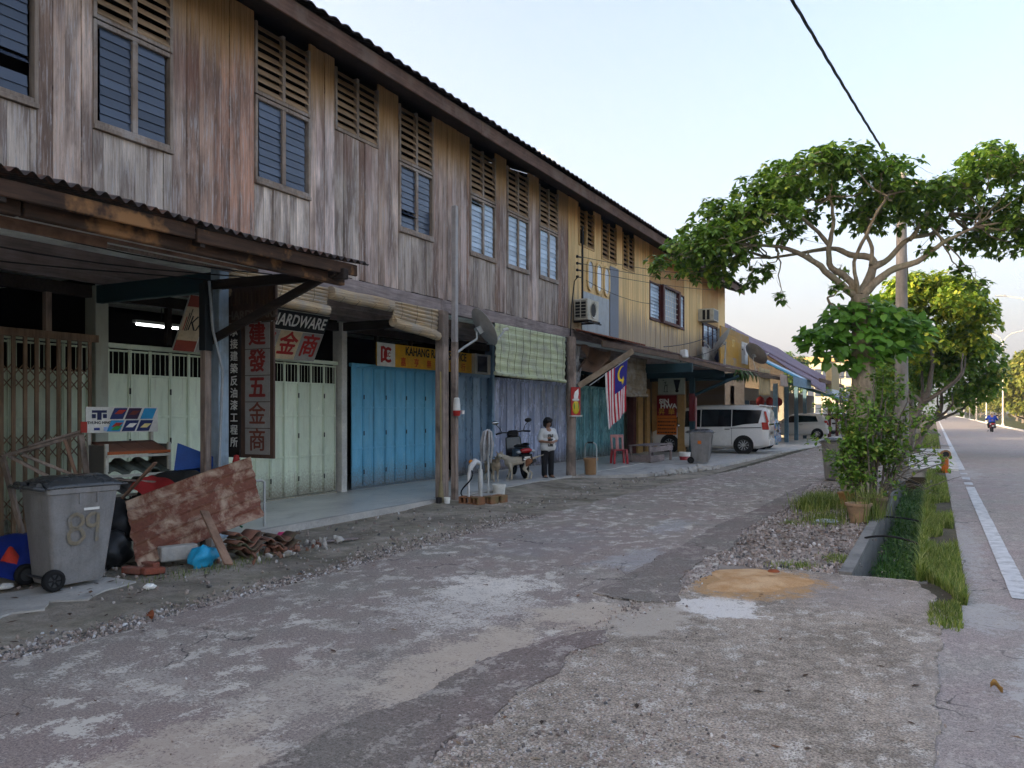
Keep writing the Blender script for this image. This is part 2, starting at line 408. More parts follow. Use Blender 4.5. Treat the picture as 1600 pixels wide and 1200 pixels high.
def m_planks():
    s = S('weathered_board'); p = s.pos(); x, y, z = s.sep(p); rnd = s.rand()
    off = s.m('MULTIPLY', rnd, 37.0)
    cv = s.node('ShaderNodeCombineXYZ'); s.put(cv.inputs[0], off); s.put(cv.inputs[1], y); s.put(cv.inputs[2], z)
    g = s.noise(s.sc(cv.outputs[0], (1, 34, .9)), 1.6, 7, .68, .35)            # long grain
    g2 = s.noise(s.sc(cv.outputs[0], (1, 90, 3)), 2.2, 4, .6)
    blot = s.noise(s.sc(cv.outputs[0], (1, 3.0, .7)), 1.3, 5, .6)
    base = s.mix(1.0, s.mix(1.0, s.ocol(), (1.12, .99, .87, 1), 'MULTIPLY'), s.mr(g, .28, .72, .55, 1.42), 'MULTIPLY')
    base = s.mix(s.m('MULTIPLY', s.mr(blot, .42, .62), .8), base, s.mix(1.0, (.15, .105, .085, 1), s.mr(g2, .3, .7, .7, 1.3), 'MULTIPLY'))
    pale = s.m('MULTIPLY', s.mr(s.noise(s.sc(cv.outputs[0], (1, 16, 1.0)), 2.3, 6, .72, .6), .52, .62), .8)
    base = s.mix(pale, base, (.50, .455, .43, 1))
    edge = s.m('ADD', z, s.m('MULTIPLY', s.m('SUBTRACT', s.m('ADD', s.m('MULTIPLY', s.noise(s.sc(p, (0, 1.1, .1)), 1.0, 4, .6), .55), s.m('MULTIPLY', s.noise(s.sc(cv.outputs[0], (1, 14, .2)), 1.5, 5, .65), .45)), .5), 1.5))
    top = s.mr(edge, 5.95, 6.85, 0, 1, True)                                    # kept its colour where the eave keeps the rain off
    orange = s.mix(s.mr(g, .3, .7), (.30, .165, .065, 1), (.58, .36, .17, 1))
    base = s.mix(s.m('MULTIPLY', top, .92), base, orange)
    red = s.m('MULTIPLY', s.m('MULTIPLY', s.mr(edge, 5.2, 5.9, 0, 1, True), s.mr(edge, 5.9, 6.5, 1, 0, True)), s.mr(rnd, .62, .95, 0, .7))
    base = s.mix(red, base, s.mix(s.mr(g, .3, .7), (.10, .042, .03, 1), (.26, .125, .085, 1)))
    low = s.mr(edge, 4.5, 3.7, 0, .35, True)
    base = s.mix(low, base, s.mix(1.0, base, (.62, .56, .54, 1), 'MULTIPLY'))
    stain = s.m('MULTIPLY', s.mr(s.noise(s.sc(p, (0, 2.6, .16)), 1.5, 7, .72), .53, .66), s.mr(g, .3, .6))
    base = s.mix(s.m('MULTIPLY', stain, s.mr(z, 7.0, 6.2, 0, .62)), base, (.075, .055, .048, 1))
    crack = s.mr(g2, .36, .30, 0, .6)
    base = s.mix(crack, base, G(.035, 1, .85, .75))
    return s.out(base, .88, 0, s.bump(s.m('ADD', g, s.m('MULTIPLY', g2, .6)), .5, .006), .15)
MAT['plank'] = m_planks()

def m_yellow():
    s = S('yellow_painted_board'); p = s.pos(); x, y, z = s.sep(p); rnd = s.rand()
    cv = s.node('ShaderNodeCombineXYZ'); s.put(cv.inputs[0], s.m('MULTIPLY', rnd, 37.0)); s.put(cv.inputs[1], y); s.put(cv.inputs[2], z)
    g = s.noise(s.sc(cv.outputs[0], (1, 30, .9)), 1.6, 6, .65, .3)
    base = s.mix(1.0, s.ocol(), s.mr(g, .28, .72, .75, 1.2), 'MULTIPLY')
    edge = s.m('ADD', z, s.m('MULTIPLY', s.m('SUBTRACT', s.noise(s.sc(cv.outputs[0], (1, 7, .25)), 1.4, 5, .65), .5), 2.6))
    worn = s.mr(edge, 5.0, 4.2, 0, .9, True)
    grey = s.mix(s.mr(g, .3, .7), (.12, .10, .09, 1), (.34, .29, .25, 1))
    base = s.mix(s.m('MULTIPLY', worn, s.mr(g, .35, .6, .4, 1)), base, grey)
    deep = s.mr(edge, 6.1, 7.0, 0, .6, True)
    base = s.mix(deep, base, s.mix(1.0, base, (.95, .62, .42, 1), 'MULTIPLY'))
    return s.out(base, .75, 0, s.bump(g, .35, .004), .2)
MAT['yplank'] = m_yellow()

def m_wood(name, a, b, rough=.8, axis=(1, 1, 14), patch=None, amt=.7, scale=2.0):
    s = S(name); p = s.pos()
    g = s.noise(s.sc(p, axis), scale, 6, .65, .3); bl = s.noise(p, 2.4, 5, .6)
    c = s.mix(s.mr(g, .28, .72), a, b)
    c = s.mix(1.0, c, s.mr(bl, .3, .7, .7, 1.25), 'MULTIPLY')
    if patch: c = s.mix(s.mr(s.noise(p, 1.7, 5, .6), .52, .60, 0, amt), c, patch)
    return s.out(c, rough, 0, s.bump(g, .4, .006), .2)
V = (14, 14, 1); HY = (14, 1, 14); HX = (1, 14, 14)
MAT['beam'] = m_wood('weathered_beam', (.17, .135, .125, 1), (.34, .28, .26, 1), .88, HY)
MAT['frame'] = m_wood('window_timber', (.19, .14, .105, 1), (.36, .29, .235, 1), .8, V, (.42, .38, .35, 1), .5)
MAT['slat'] = m_wood('louvre_timber', (.24, .15, .08, 1), (.44, .30, .18, 1), .82, HY)
MAT['yslat'] = m_wood('yellow_louvre_timber', (.16, .09, .04, 1), (.34, .2, .09, 1), .82, HY)
MAT['fascia'] = m_wood('fascia_board', (.08, .045, .032, 1), (.17, .098, .068, 1), .8, HY, (.18, .13, .10, 1), .5)
MAT['rotten'] = m_wood('rotten_fascia', (.03, .022, .017, 1), (.10, .055, .035, 1), .9, HY, (.34, .17, .07, 1), .85)
MAT['oldpost'] = m_wood('old_post', (.17, .125, .10, 1), (.40, .32, .265, 1), .88, V, (.10, .08, .065, 1), .6)
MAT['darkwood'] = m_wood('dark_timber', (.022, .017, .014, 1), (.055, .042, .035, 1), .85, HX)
MAT['planky'] = m_wood('raw_plank', (.16, .09, .06, 1), (.34, .21, .14, 1), .75, (3, 3, 3))
MAT['bark'] = m_wood('bark', (.19, .15, .10, 1), (.40, .33, .24, 1), .95, (3, 3, 1.2), (.20, .21, .13, 1), .5, 6)
MAT['bark2'] = m_wood('grey_bark', (.10, .085, .07, 1), (.22, .19, .16, 1), .95, (3, 3, 1.2), None, .5, 6)
MAT['polewood'] = m_wood('pole_concrete', (.25, .22, .19, 1), (.36, .33, .29, 1), .9, V)

def m_paint(name, base, worn, amt=.5, rough=.45, top=None, topz=1.8, metal=0, run_=.34):
    s = S(name); p = s.pos(); x, y, z = s.sep(p); rnd = s.rand()
    n = s.noise(s.sc(p, (2, 2, .6)), 2.2, 6, .65, .4); f = s.noise(p, 26, 4, .6)
    c = s.mix(1.0, base, s.mr(n, .3, .7, 1.05, 1.55), 'MULTIPLY')
    c = s.mix(1.0, c, s.mr(rnd, 0, 1, .88, 1.1), 'MULTIPLY')
    c = s.mix(s.m('MULTIPLY', s.mr(n, .52, .7), amt), c, worn)
    if top:
        e = s.m('ADD', z, s.m('MULTIPLY', s.m('SUBTRACT', n, .5), .35))
        c = s.mix(s.mr(e, topz - .12, topz + .12, 0, .9, True), c, top)
    low = s.mr(s.m('ADD', z, s.m('MULTIPLY', s.m('SUBTRACT', f, .5), .9)), .62, .12, 0, .8)
    c = s.mix(low, c, (.16, .12, .085, 1))
    run = s.noise(s.sc(p, (1, 9, .35)), 2.6, 6, .7)                       # rusty runs and scuffs
    c = s.mix(s.mr(run, .57, .72, 0, run_), c, (.20, .125, .075, 1))
    c = s.mix(s.mr(s.noise(p, 7, 6, .75), .60, .68, 0, .5), c, s.mix(1.0, c, (1.35, 1.3, 1.25, 1), 'MULTIPLY'))
    return s.out(c, s.mr(n, .3, .7, rough - .1, rough + .15), metal, s.bump(n, .12, .01), .5)
MAT['sh_green'] = m_paint('pale_green_paint', (.50, .56, .43, 1), (.32, .37, .26, 1), .5, .5)
MAT['sh_blue'] = m_paint('blue_paint', (.10, .34, .50, 1), (.24, .44, .52, 1), .6, .45)
MAT['sh_grey'] = m_paint('slate_blue_paint', (.16, .26, .37, 1), (.22, .28, .36, 1), .6, .3, metal=.2, run_=.12)
MAT['sh_lav'] = m_paint('lavender_paint', (.34, .39, .54, 1), (.42, .43, .52, 1), .3, .22, metal=.35, run_=.0)
MAT['sh_teal'] = m_paint('teal_paint', (.12, .29, .33, 1), (.20, .34, .35, 1), .3, .24, metal=.3, run_=.0)
MAT['pier'] = m_paint('pier_plaster', (.30, .31, .25, 1), (.20, .19, .15, 1), .6, .8)
MAT['bluepost'] = m_wood('blue_post_paint', (.30, .41, .50, 1), (.44, .54, .62, 1), .6, V, (.22, .24, .24, 1), .6)

def m_rust(name, rust=(.17, .06, .036, 1), pale=(.50, .37, .26, 1), amt=.55, rough=.75):
    s = S(name); p = s.pos(); o = s.obj()
    n = s.noise(o, 3.4, 7, .68, .4); f = s.noise(o, 30, 4, .6)
    x, y, z = s.sep(o)
    c = s.mix(1.0, rust, s.mr(f, .2, .8, .65, 1.4), 'MULTIPLY')
    c = s.mix(s.mr(s.noise(o, 5.0, 6, .7), .5, .62, 0, .7), c, (.19, .085, .045, 1))
    c = s.mix(s.mr(n, 1 - amt, 1 - amt + .16, 0, .85), c, pale)
    return s.out(c, rough, 0, s.bump(f, .3, .006), .3)
MAT['rust'] = m_rust('rusty_sheet', amt=.53)
MAT['corr'] = m_rust('corrugated_iron', (.05, .04, .036, 1), (.16, .13, .11, 1), .5)
MAT['bar_rust'] = m_wood('gate_steel', (.10, .06, .035, 1), (.25, .165, .10, 1), .6, V)

def m_glass(name, col, rough=.06, spec=.9):
    s = S(name); n = s.noise(s.pos(), 3, 3); r = s.rand()
    c = s.mix(1.0, col, s.mr(r, 0, 1, .7, 1.35), 'MULTIPLY')
    return s.out(c, s.mr(n, .2, .8, rough, rough + .08), 0, None, spec)
MAT['pane'] = m_glass('dark_louvre_glass', (.055, .07, .10, 1), .12, .35)
MAT['pane_pale'] = m_glass('frosted_louvre_glass', (.34, .43, .52, 1), .25, .6)
MAT['pane_white'] = m_glass('white_frosted_glass', (.62, .67, .72, 1), .3, .5)
MAT['carglass'] = m_glass('tinted_glass', (.006, .008, .01, 1), .04, .7)
MAT['screen'] = m_glass('screen', (.02, .02, .03, 1), .1)

def m_bamboo(name, a, b, stripes=.7):
    s = S(name); p = s.pos(); x, y, z = s.sep(p)
    w = s.noise(s.sc(p, (.3, 1.0, 75)), 1, 4, .7); n = s.noise(p, 3, 5, .6)
    c = s.mix(s.mr(w, .35, .65), a, b)
    c = s.mix(s.mr(n, .45, .65, 0, .6), c, G(.28, 1, .95, .85))
    return s.out(c, .75, 0, s.bump(w, .7, .008), .25)
MAT['bamboo'] = m_bamboo('bamboo_slats', (.22, .14, .07, 1), (.58, .44, .27, 1))
MAT['gbamboo'] = m_bamboo('green_bamboo_slats', (.34, .37, .20, 1), (.58, .61, .40, 1))
MAT['bbamboo'] = m_bamboo('brown_bamboo_slats', (.10, .07, .04, 1), (.22, .17, .10, 1))

def m_leaf(name, dark, mid, light, tip=None, rough=.45):
    s = S(name); r = s.island(); p = s.pos()
    c = s.ramp(r, [(0, dark), (.5, mid), (.86, light), (1, tip or light)])
    c = s.mix(1.0, c, s.mr(s.noise(p, 1.1, 3), .3, .7, .75, 1.25), 'MULTIPLY')
    s.out(c, rough, 0, None, .35)
    t = s.node('ShaderNodeBsdfTranslucent'); s.put(t.inputs[0], s.mix(1.0, c, (1.5, 1.7, .6, 1), 'MULTIPLY'))
    mx = s.node('ShaderNodeMixShader'); mx.inputs[0].default_value = .3
    s.l.new(s.p.outputs[0], mx.inputs[1]); s.l.new(t.outputs[0], mx.inputs[2])
    s.l.new(mx.outputs[0], s.n['Material Output'].inputs[0]); return s.mat
MAT['leaf'] = m_leaf('tree_leaf', (.06, .12, .022, 1), (.115, .21, .036, 1), (.20, .31, .06, 1), (.32, .37, .06, 1))
MAT['leaf_big'] = m_leaf('broad_leaf', (.06, .15, .022, 1), (.10, .23, .032, 1), (.15, .30, .045, 1), (.21, .33, .05, 1))
MAT['leaf_y'] = m_leaf('yellow_green_leaf', (.10, .18, .022, 1), (.20, .29, .035, 1), (.38, .41, .05, 1), (.50, .45, .06, 1))
MAT['leaf_dk'] = m_leaf('deep_green_leaf', (.02, .048, .014, 1), (.04, .085, .02, 1), (.07, .13, .03, 1))
MAT['leaf_bush'] = m_leaf('shrub_leaf', (.07, .145, .024, 1), (.125, .23, .036, 1), (.21, .32, .06, 1), (.42, .38, .10, 1))
MAT['grass'] = m_leaf('grass_blade', (.07, .11, .02, 1), (.15, .20, .045, 1), (.26, .28, .08, 1), (.40, .36, .17, 1), .6)
MAT['weed'] = m_leaf('drain_weed', (.035, .10, .025, 1), (.08, .18, .04, 1), (.15, .26, .06, 1))
MAT['leaf_far'] = m_leaf('far_leaf', (.09, .12, .03, 1), (.17, .20, .04, 1), (.28, .27, .06, 1), (.36, .31, .07, 1), .7)
def m_stone():
    s = S('gravel_stone'); r = s.island()
    c = s.ramp(r, [(0, G(.10)), (.3, (.24, .19, .16, 1)), (.6, (.38, .31, .26, 1)), (.9, (.46, .41, .37, 1)), (1, G(.62, 1, .97, .93))])
    return s.out(s.mix(1.0, c, s.mr(s.noise(s.pos(), 60, 4), .2, .8, .7, 1.3), 'MULTIPLY'), .9, 0, None, .2)
MAT['stone'] = m_stone()
def m_litter():
    s = S('dry_leaf_litter'); c = s.ramp(s.island(), [(0, (.03, .022, .015, 1)), (.5, (.09, .05, .03, 1)), (.85, (.17, .08, .04, 1)), (1, (.26, .2, .13, 1))])
    return s.out(c, .9)
MAT['litter'] = m_litter()
# ------------------------------------------------------------------ ground, roads, drain
DX0, DX1 = -.74, -.16                        # the open drain
SLOTS = [(8.85, 25.9), (40.0, 62.0)]
def ground_sheet():
    xs = [-2500, -400, -60, -20, -8, DX0, DX1, 8, 30, 120, 600, 2500]
    ys = [-300, -30, 8.85, 25.9, 40.0, 62.0, 110, 300, 1000, 4200]
    mb = MB(); idx = {}
    for i, x in enumerate(xs):
        for j, y in enumerate(ys): idx[i, j] = len(mb.v); mb.v.append((x, y, 0))
    for i in range(len(xs) - 1):
        for j in range(len(ys) - 1):
            if xs[i] == DX0 and (ys[j], ys[j + 1]) in SLOTS: continue
            mb.f.append((idx[i, j], idx[i + 1, j], idx[i + 1, j + 1], idx[i, j + 1])); mb.mi.append(0)
    return mb
struct('ground', ground_sheet(), MAT['ground'])
dr = MB()
for y0, y1 in SLOTS:
    dr.box(DX0 - .13, DX0 - .002, y0, y1, -.95, .055); dr.box(DX1 + .002, DX1 + .10, y0, y1, -.95, .012)
    dr.box(DX0 - .002, DX1 + .002, y0, y1, -1.0, -.8); dr.box(DX0, DX1, y0 - .06, y0, -.95, -.005)
struct('drain', dr, MAT['conc_drain'])

def sheet(name, poly, z, mat, thick=0, wob=0, step=.12, seed=1):
    """flat polygon (optionally a slab) whose outline wanders like a broken edge"""
    r = random.Random(seed); pts = []
    n = len(poly)
    for i in range(n):
        a = Vector(poly[i]); b = Vector(poly[(i + 1) % n]); L = (b - a).length
        k = max(1, min(60, int(L / step))) if wob else 1
        d = (b - a).normalized() if L else Vector((1, 0)); nn = Vector((-d.y, d.x))
        for q in range(k):
            p = a + (b - a) * (q / k)
            if wob: p = p + nn * ((mnoise.noise(Vector((p.x * 3, p.y * 3, seed))) + .5 * mnoise.noise(Vector((p.x * 11, p.y * 11, seed))) + .4 * mnoise.noise(Vector((p.x * 31, p.y * 31, seed)))) * wob)
            pts.append((p.x, p.y))
    mb = MB()
    if thick:
        mb.prism([(x, y, z - thick) for x, y in pts], (0, 0, thick))
    else:
        mb.add([(x, y, z) for x, y in pts], [tuple(range(len(pts)))])
    me = mb.mesh(name, mat)
    bm = bmesh.new(); bm.from_mesh(me); bmesh.ops.recalc_face_normals(bm, faces=bm.faces)
    if not thick:
        for f in bm.faces:
            if f.normal.z < 0: f.normal_flip()
    bmesh.ops.triangulate(bm, faces=[f for f in bm.faces if len(f.verts) > 4]); bm.to_mesh(me); bm.free()
    return tag(link(name, me), kind='structure')

sheet('dirt_verge', [(-8.05, -25), (-5.3, -25), (-5.3, 45), (-8.05, 45)], .004, MAT['verge'])
sheet('gravel_strip', [(-2.7, 8.4), (DX0 - .13, 8.84), (DX0 - .13, 62), (-2.7, 62)], .004, MAT['gravelbed'])
sheet('side_road', [(-5.45, -25), (-1.7, -25), (-1.85, 7.5), (-2.35, 10.0), (-2.3, 14), (-2.35, 20), (-2.45, 40), (-2.4, 62), (-5.0, 62), (-4.9, 40), (-5.05, 23.5), (-5.5, 17), (-5.65, 10), (-5.5, 4)],
      .022, MAT['side'], .02, .07, .08, 3)
sheet('concrete_apron', [(-1.95, -25), (.02, -25), (.0, 4.0), (.02, 6.0), (.06, 7.4), (-.02, 8.3), (-.16, 8.82), (-.8, 8.84), (-1.4, 8.84), (-2.0, 8.3), (-2.15, 7.2), (-2.3, 6.2), (-2.25, 5.0), (-2.15, 3.5)],
      .030, MAT['apron'], .03, .05, .05, 5)
sheet('asphalt_patch', [(-2.78, 6.83), (-2.76, 7.36), (-2.8, 9.68), (-2.8, 12.08), (-2.68, 13.87), (-2.64, 17.8), (-2.51, 19.54), (-2.34, 16.54), (-2.25, 14.29), (-2.36, 12.71), (-2.39, 11.44),
      (-2.18, 10.01), (-2.32, 9.07), (-2.25, 7.8), (-1.98, 6.9), (-2.22, 6.7), (-2.53, 6.74)], .038, MAT['patch'], .03, .045, .035, 8)
sheet('asphalt_patch', [(-2.78, .5), (-2.78, 2.88), (-2.79, 3.26), (-2.71, 3.6), (-2.65, 4.09), (-2.69, 4.55), (-2.6, 4.91), (-2.49, 5.31), (-2.21, 5.75), (-2.13, 5.45), (-2.21, 5.03),
      (-2.15, 4.83), (-2.14, 4.46), (-2.19, 4.15), (-2.16, 3.87), (-2.09, 3.72), (-2.19, 3.57), (-2.15, 3.38), (-2.08, 3.1), (-2.05, .5)], .040, MAT['patch'], .03, .05, .035, 12)
sheet('main_road', [(.27, -40), (6.6, -40), (6.6, 1400), (-.4, 1400), (.15, 200), (.27, 60)], .006, MAT['main'], 0)
sheet('road_shoulder', [(-.18, -40), (.6, -40), (.6, 8.8), (.30, 9.2), (.18, 8.0), (-.02, 7.3), (-.18, 7)], .010, MAT['main'], 0, .03, .2, 6)
MAT['line'] = simple('road_paint', (.56, .56, .55, 1), .6, dirt=(.2, .2, .2, 1), dirt_amt=.7, dirt_scale=7)
for i, (a, b) in enumerate([(-6, 7.2), (8.5, 20.6), (21.2, 21.9), (22.8, 23.5), (24.6, 25.2), (26.5, 75), (77, 400)]):
    sheet('edge_line', [(.62, a), (.79, a), (.79, b), (.62, b)], .014, MAT['line'], 0, .006, .3, i)
k = MB()
for i in range(0, 60): k.box(6.6, 6.78, i * 6 - 20, i * 6 - 20 + 5.96, 0, .14)
struct('kerb', k, MAT['conc_pale'])
sheet('roadside_grass', [(6.78, -40), (60, -40), (60, 500), (6.78, 500)], .02, MAT['field'])
sheet('drain_cover', [(-.9, 25.9), (.62, 26.1), (.64, 40), (-.95, 39.9)], .05, MAT['conc_pale'], .25, .02, .4, 4)
sheet('concrete_pad', [(-7.6, -4), (-6.75, -4), (-6.66, 3.4), (-6.70, 3.77), (-6.82, 3.95), (-6.72, 4.13), (-6.95, 4.35), (-6.72, 4.55), (-6.9, 4.9), (-6.99, 5.22), (-7.4, 5.25), (-7.6, 5.0)], .02, MAT['conc'], .018, .05, .1, 9)
sheet('walkway', [(-18, -30), (-8.0, -30), (-8.0, 37), (-18, 37)], .10, MAT['walk'], .12)
sheet('walkway_edge', [(-8.09, -30), (-7.99, -30), (-7.99, 18.6), (-8.09, 18.6)], .106, MAT['conc'], .1, .02, .1, 2)
sheet('forecourt', [(-7.985, 18.3), (-7.5, 18.7), (-6.9, 19.5), (-6.35, 20.4), (-5.95, 22), (-5.75, 24), (-5.6, 28), (-5.5, 34), (-7.985, 34)], .085, MAT['conc'], .08, .05, .15, 7)
sheet('car_park', [(-7.985, 34.0), (-5.5, 34.0), (-5.0, 40), (-5.0, 75), (-16, 75), (-16, 37.1), (-7.985, 37.1)], .05, MAT['conc_pale'], .04, .02, .6, 13)
hump = MB()
def hf(u, v):
    x = -8.0 + u * 1.5; y = 11.2 + v * 8.2
    h = .09 * (1 - u) ** 1.3 * (.6 + .4 * math.sin(v * 3.1)) + .03 * mnoise.noise(Vector((x * 3, y * 3, 1))) * (1 - u)
    return (x, y, .006 + max(0, h) * math.sin(math.pi * min(1, max(.0, v * 1.0))) ** .5)
hump.grid(hf, 16, 60); struct('dirt_bank', hump, MAT['verge'], True)

# sand pile with a sunk red lid, white powder is in the apron's material
sp = MB()
def sandf(u, v):
    a = v * 2 * math.pi; r = u * (1 + .18 * math.sin(a * 3 + 1) + .12 * math.sin(a * 5))
    x = -1.58 + r * .44 * math.cos(a); y = 8.1 + r * .58 * math.sin(a)
    return (x, y, .031 + .055 * (1 - u ** 1.3) * (.75 + .5 * mnoise.noise(Vector((x * 5, y * 5, 3)))))
sp.grid(sandf, 10, 40)
s_ = S('orange_sand'); p_ = s_.pos(); MAT['sand'] = s_.out(s_.mix(1.0, s_.mix(s_.mr(s_.noise(p_, 5, 5), .35, .65), (.46, .26, .115, 1), (.60, .40, .22, 1)), s_.mr(s_.noise(p_, 80, 4), .2, .8, .75, 1.2), 'MULTIPLY'), .95, 0, s_.bump(s_.noise(p_, 40, 5), .8, .01), .1)
tag(sp.build('sand_pile', MAT['sand'], None, True), 'low pile of orange sand on the concrete beside the gravel', 'sand pile')
lid = MB(); lid.lathe([(0.001, .02), (.04, .02), (.055, .01), (.06, 0), (.001, 0)], (-1.42, 8.28, .10), 14)
tag(lid.build('broken_tile', flat('terracotta', '#8a4a2c', .85), None, 40), 'brownish red broken piece lying on the orange sand', 'tile shard')

# ------------------------------------------------------------------ scattered small stuff
STONE = []
for q in range(6):
    bm = bmesh.new(); bmesh.ops.create_icosphere(bm, subdivisions=1, radius=1)
    rr = random.Random(q)
    for v in bm.verts: v.co = v.co * (.65 + rr.random() * .6)
    STONE.append(([tuple(v.co) for v in bm.verts], [tuple(x.index for x in f.verts) for f in bm.faces])); bm.free()
def stones(name, n, posfn, smin, smax, mat, seed):
    r = random.Random(seed); mb = MB()
    for _ in range(n):
        x, y, z = posfn(r); k = smin + (smax - smin) * r.random() ** 3
        vs_, fs_ = STONE[r.randrange(6)]
        M = Matrix.Translation((x, y, z + k * .25)) @ Euler((r.random() * 6, r.random() * 6, r.random() * 6)).to_matrix().to_4x4() @ Matrix.Diagonal((k, k * (.6 + .4 * r.random()), k * .6, 1))
        mb.add([M @ Vector(v) for v in vs_], fs_)
    return tag(mb.build(name, mat), kind='stuff')
def g_left(r):
    y = 1.2 + r.random() ** 1.1 * 10.5; w = .55 if y < 7 else .9
    return (-5.50 - abs(r.gauss(0, .34)) * w, y, .006)
stones('roadside_gravel', 8500, g_left, .006, .024, MAT['stone'], 1)
stones('strip_gravel', 5200, lambda r: (-2.35 + r.random() ** 1.2 * 1.45, 8.9 + r.random() ** 1.4 * 11, .006), .008, .036, MAT['stone'], 2)
stones('apron_gravel', 4200, lambda r: (-1.45 + r.gauss(0, .42), 2.4 + abs(r.gauss(0, 1.25)), .028), .003, .016, MAT['stone'], 3)
def g_edge(r):
    E_ = [(-2.05, 3.0), (-2.15, 3.5), (-2.25, 5.0), (-2.3, 6.2), (-2.15, 7.2), (-2.2, 8.3), (-2.35, 10), (-2.3, 14), (-2.35, 19)]; i = r.randrange(len(E_) - 1); t = r.random(); a, b = E_[i], E_[i + 1]
    return (a[0] + (b[0] - a[0]) * t + r.gauss(.04, .09), a[1] + (b[1] - a[1]) * t, .026)
stones('edge_gravel', 1700, g_edge, .005, .02, MAT['stone'], 14)
stones('loose_pebbles', 700, lambda r: (-5.2 + r.random() * 5.3, 1.5 + r.random() ** 1.5 * 13, .028), .004, .014, MAT['stone'], 4)
stones('verge_rubble', 900, lambda r: (-7.95 + r.random() * 1.9, 4.5 + r.random() * 15, .012), .008, .035, MAT['stone'], 5)
stones('kerb_rubble', 160, lambda r: (lambda t: (-6.45 + t * .75 + r.gauss(0, .07), 20.1 + t * 3.6, .03))(r.random()), .05, .14, MAT['conc'], 6)
def leaves_flat(name, n, posfn, size, mat, seed):
    r = random.Random(seed); mb = MB()
    for _ in range(n):
        x, y, z = posfn(r); a = r.random() * 6.28; L = size * (.5 + r.random()); w = L * .38
        c, s2 = math.cos(a), math.sin(a); h = L * .25 * r.random()
        mb.add([(x - c * L, y - s2 * L, z), (x + s2 * w, y - c * w, z + h), (x + c * L, y + s2 * L, z + .004), (x - s2 * w, y + c * w, z + h)], [(0, 1, 2), (0, 2, 3)])
    return tag(mb.build(name, mat), kind='stuff')
leaves_flat('leaf_litter', 1500, lambda r: (-2.2 + r.random() * 1.4, 10 + r.random() * 10, .03), .035, MAT['litter'], 1)
leaves_flat('dry_leaves', 170, lambda r: (-5.6 + r.random() * 6, 2.5 + r.random() * 18, .034), .03, MAT['litter'], 2)
leaves_flat('fallen_leaves', 260, lambda r: (-7.9 + r.random() * 2.6, 3 + r.random() * 16, .03), .035, MAT['litter'], 3)
for i, (x, y, lab) in enumerate([(-5.62, 4.35, 'curled brown leaf on the gravel at the road edge'), (.33, 5.6, 'ochre leaf lying on the sandy road shoulder')]):
    lf = MB(); lf.grid(lambda u, v: (x + (u - .5) * .065, y + (v - .5) * .035 * math.sin(math.pi * (.08 + u * .84)) * 2, .035 + .03 * (v - .5) ** 2 * 4 + .02 * math.sin(u * 5)), 6, 4)
    tag(lf.build('fallen_leaf', flat('dead_leaf', '#7d4325', .8) if i == 0 else flat('yellow_leaf', '#8f6f3c', .9), None, True), lab, 'leaf')

# ------------------------------------------------------------------ the grey timber shophouse and the yellow one
FX = -8.2                                    # plane of the upper storey
GREY0, SPLIT, YEND = 1.2, 18.55, 35.7
Z0, ZTOP = 3.83, 7.16
gs = thing('timber_shophouse', 'long weathered grey timber shophouse with louvred upper windows and coloured folding shutters', 'shophouse', (-8.2, 10, 0), world=True)
ys = thing('timber_shophouse', 'yellow painted timber shophouse at the far end with brown framed windows', 'shophouse', (-8.2, 27, 0), world=True)
WIN = [(4.02, 4.96), (5.66, 6.61), (8.03, 9.03), (11.35, 12.32), (13.73, 14.70), (15.30, 16.25), (16.89, 17.86)]
VENT = (9.68, 10.68)
tints = [(.36, .32, .30), (.17, .13, .11), (.33, .285, .265), (.25, .215, .205), (.30, .265, .265), (.21, .165, .15), (.34, .31, .315), (.20, .14, .115), (.27, .225, .20), (.29, .245, .225)]
pr = random.Random(11)
def plank(parent, y0, y1, z0, z1, mat, col, th=.022, name='plank'):
    o_ = pr.uniform(-.008, .011)
    mb = MB(); t = pr.uniform(-.0025, .0025)
    mb.hexa([(FX - th, y0, z0), (FX + o_ - t, y0, z0), (FX + o_ + t, y1, z0), (FX - th, y1, z0), (FX - th, y0, z1), (FX + o_ - t, y0, z1), (FX + o_ + t, y1, z1), (FX - th, y1, z1)])
    ob = mb.build(name, mat, parent); ob.color = col
    return ob
def run_planks(parent, y0, y1, z0, z1, mat, colfn, wmin=.13, wmax=.23):
    y = y0
    while y < y1 - .02:
        w = pr.uniform(wmin, wmax)
        if y1 - (y + w) < .07: w = y1 - y
        plank(parent, y + .0025, y + w - .0025, z0 + pr.uniform(-.025, .0), z1, mat, colfn(y + w / 2, z0)); y += w
def greycol(y, z0):
    c = pr.choice(tints); k = pr.uniform(1.5, 2.1)
    if 6.9 < y < 8.0: c = pr.choice([(.30, .19, .15), (.24, .15, .12), (.34, .25, .21)]); k *= .8
    if y > 13: k *= .9
    return (c[0] * k, c[1] * k, c[2] * k, 1)
def palecol(y, z0):
    k = pr.uniform(.8, 1.1); b = .52 if y < 12 else .40
    if 7.9 < y < 9.1: b = .70
    return (b * k, b * k * .95, b * k * .91, 1)
edges = sorted(WIN + [VENT]); cur = GREY0
for a, b in edges:
    run_planks(gs, cur, a - .045, Z0, ZTOP, MAT['plank'], greycol); cur = b + .045
run_planks(gs, cur, SPLIT, Z0, ZTOP, MAT['plank'], greycol)

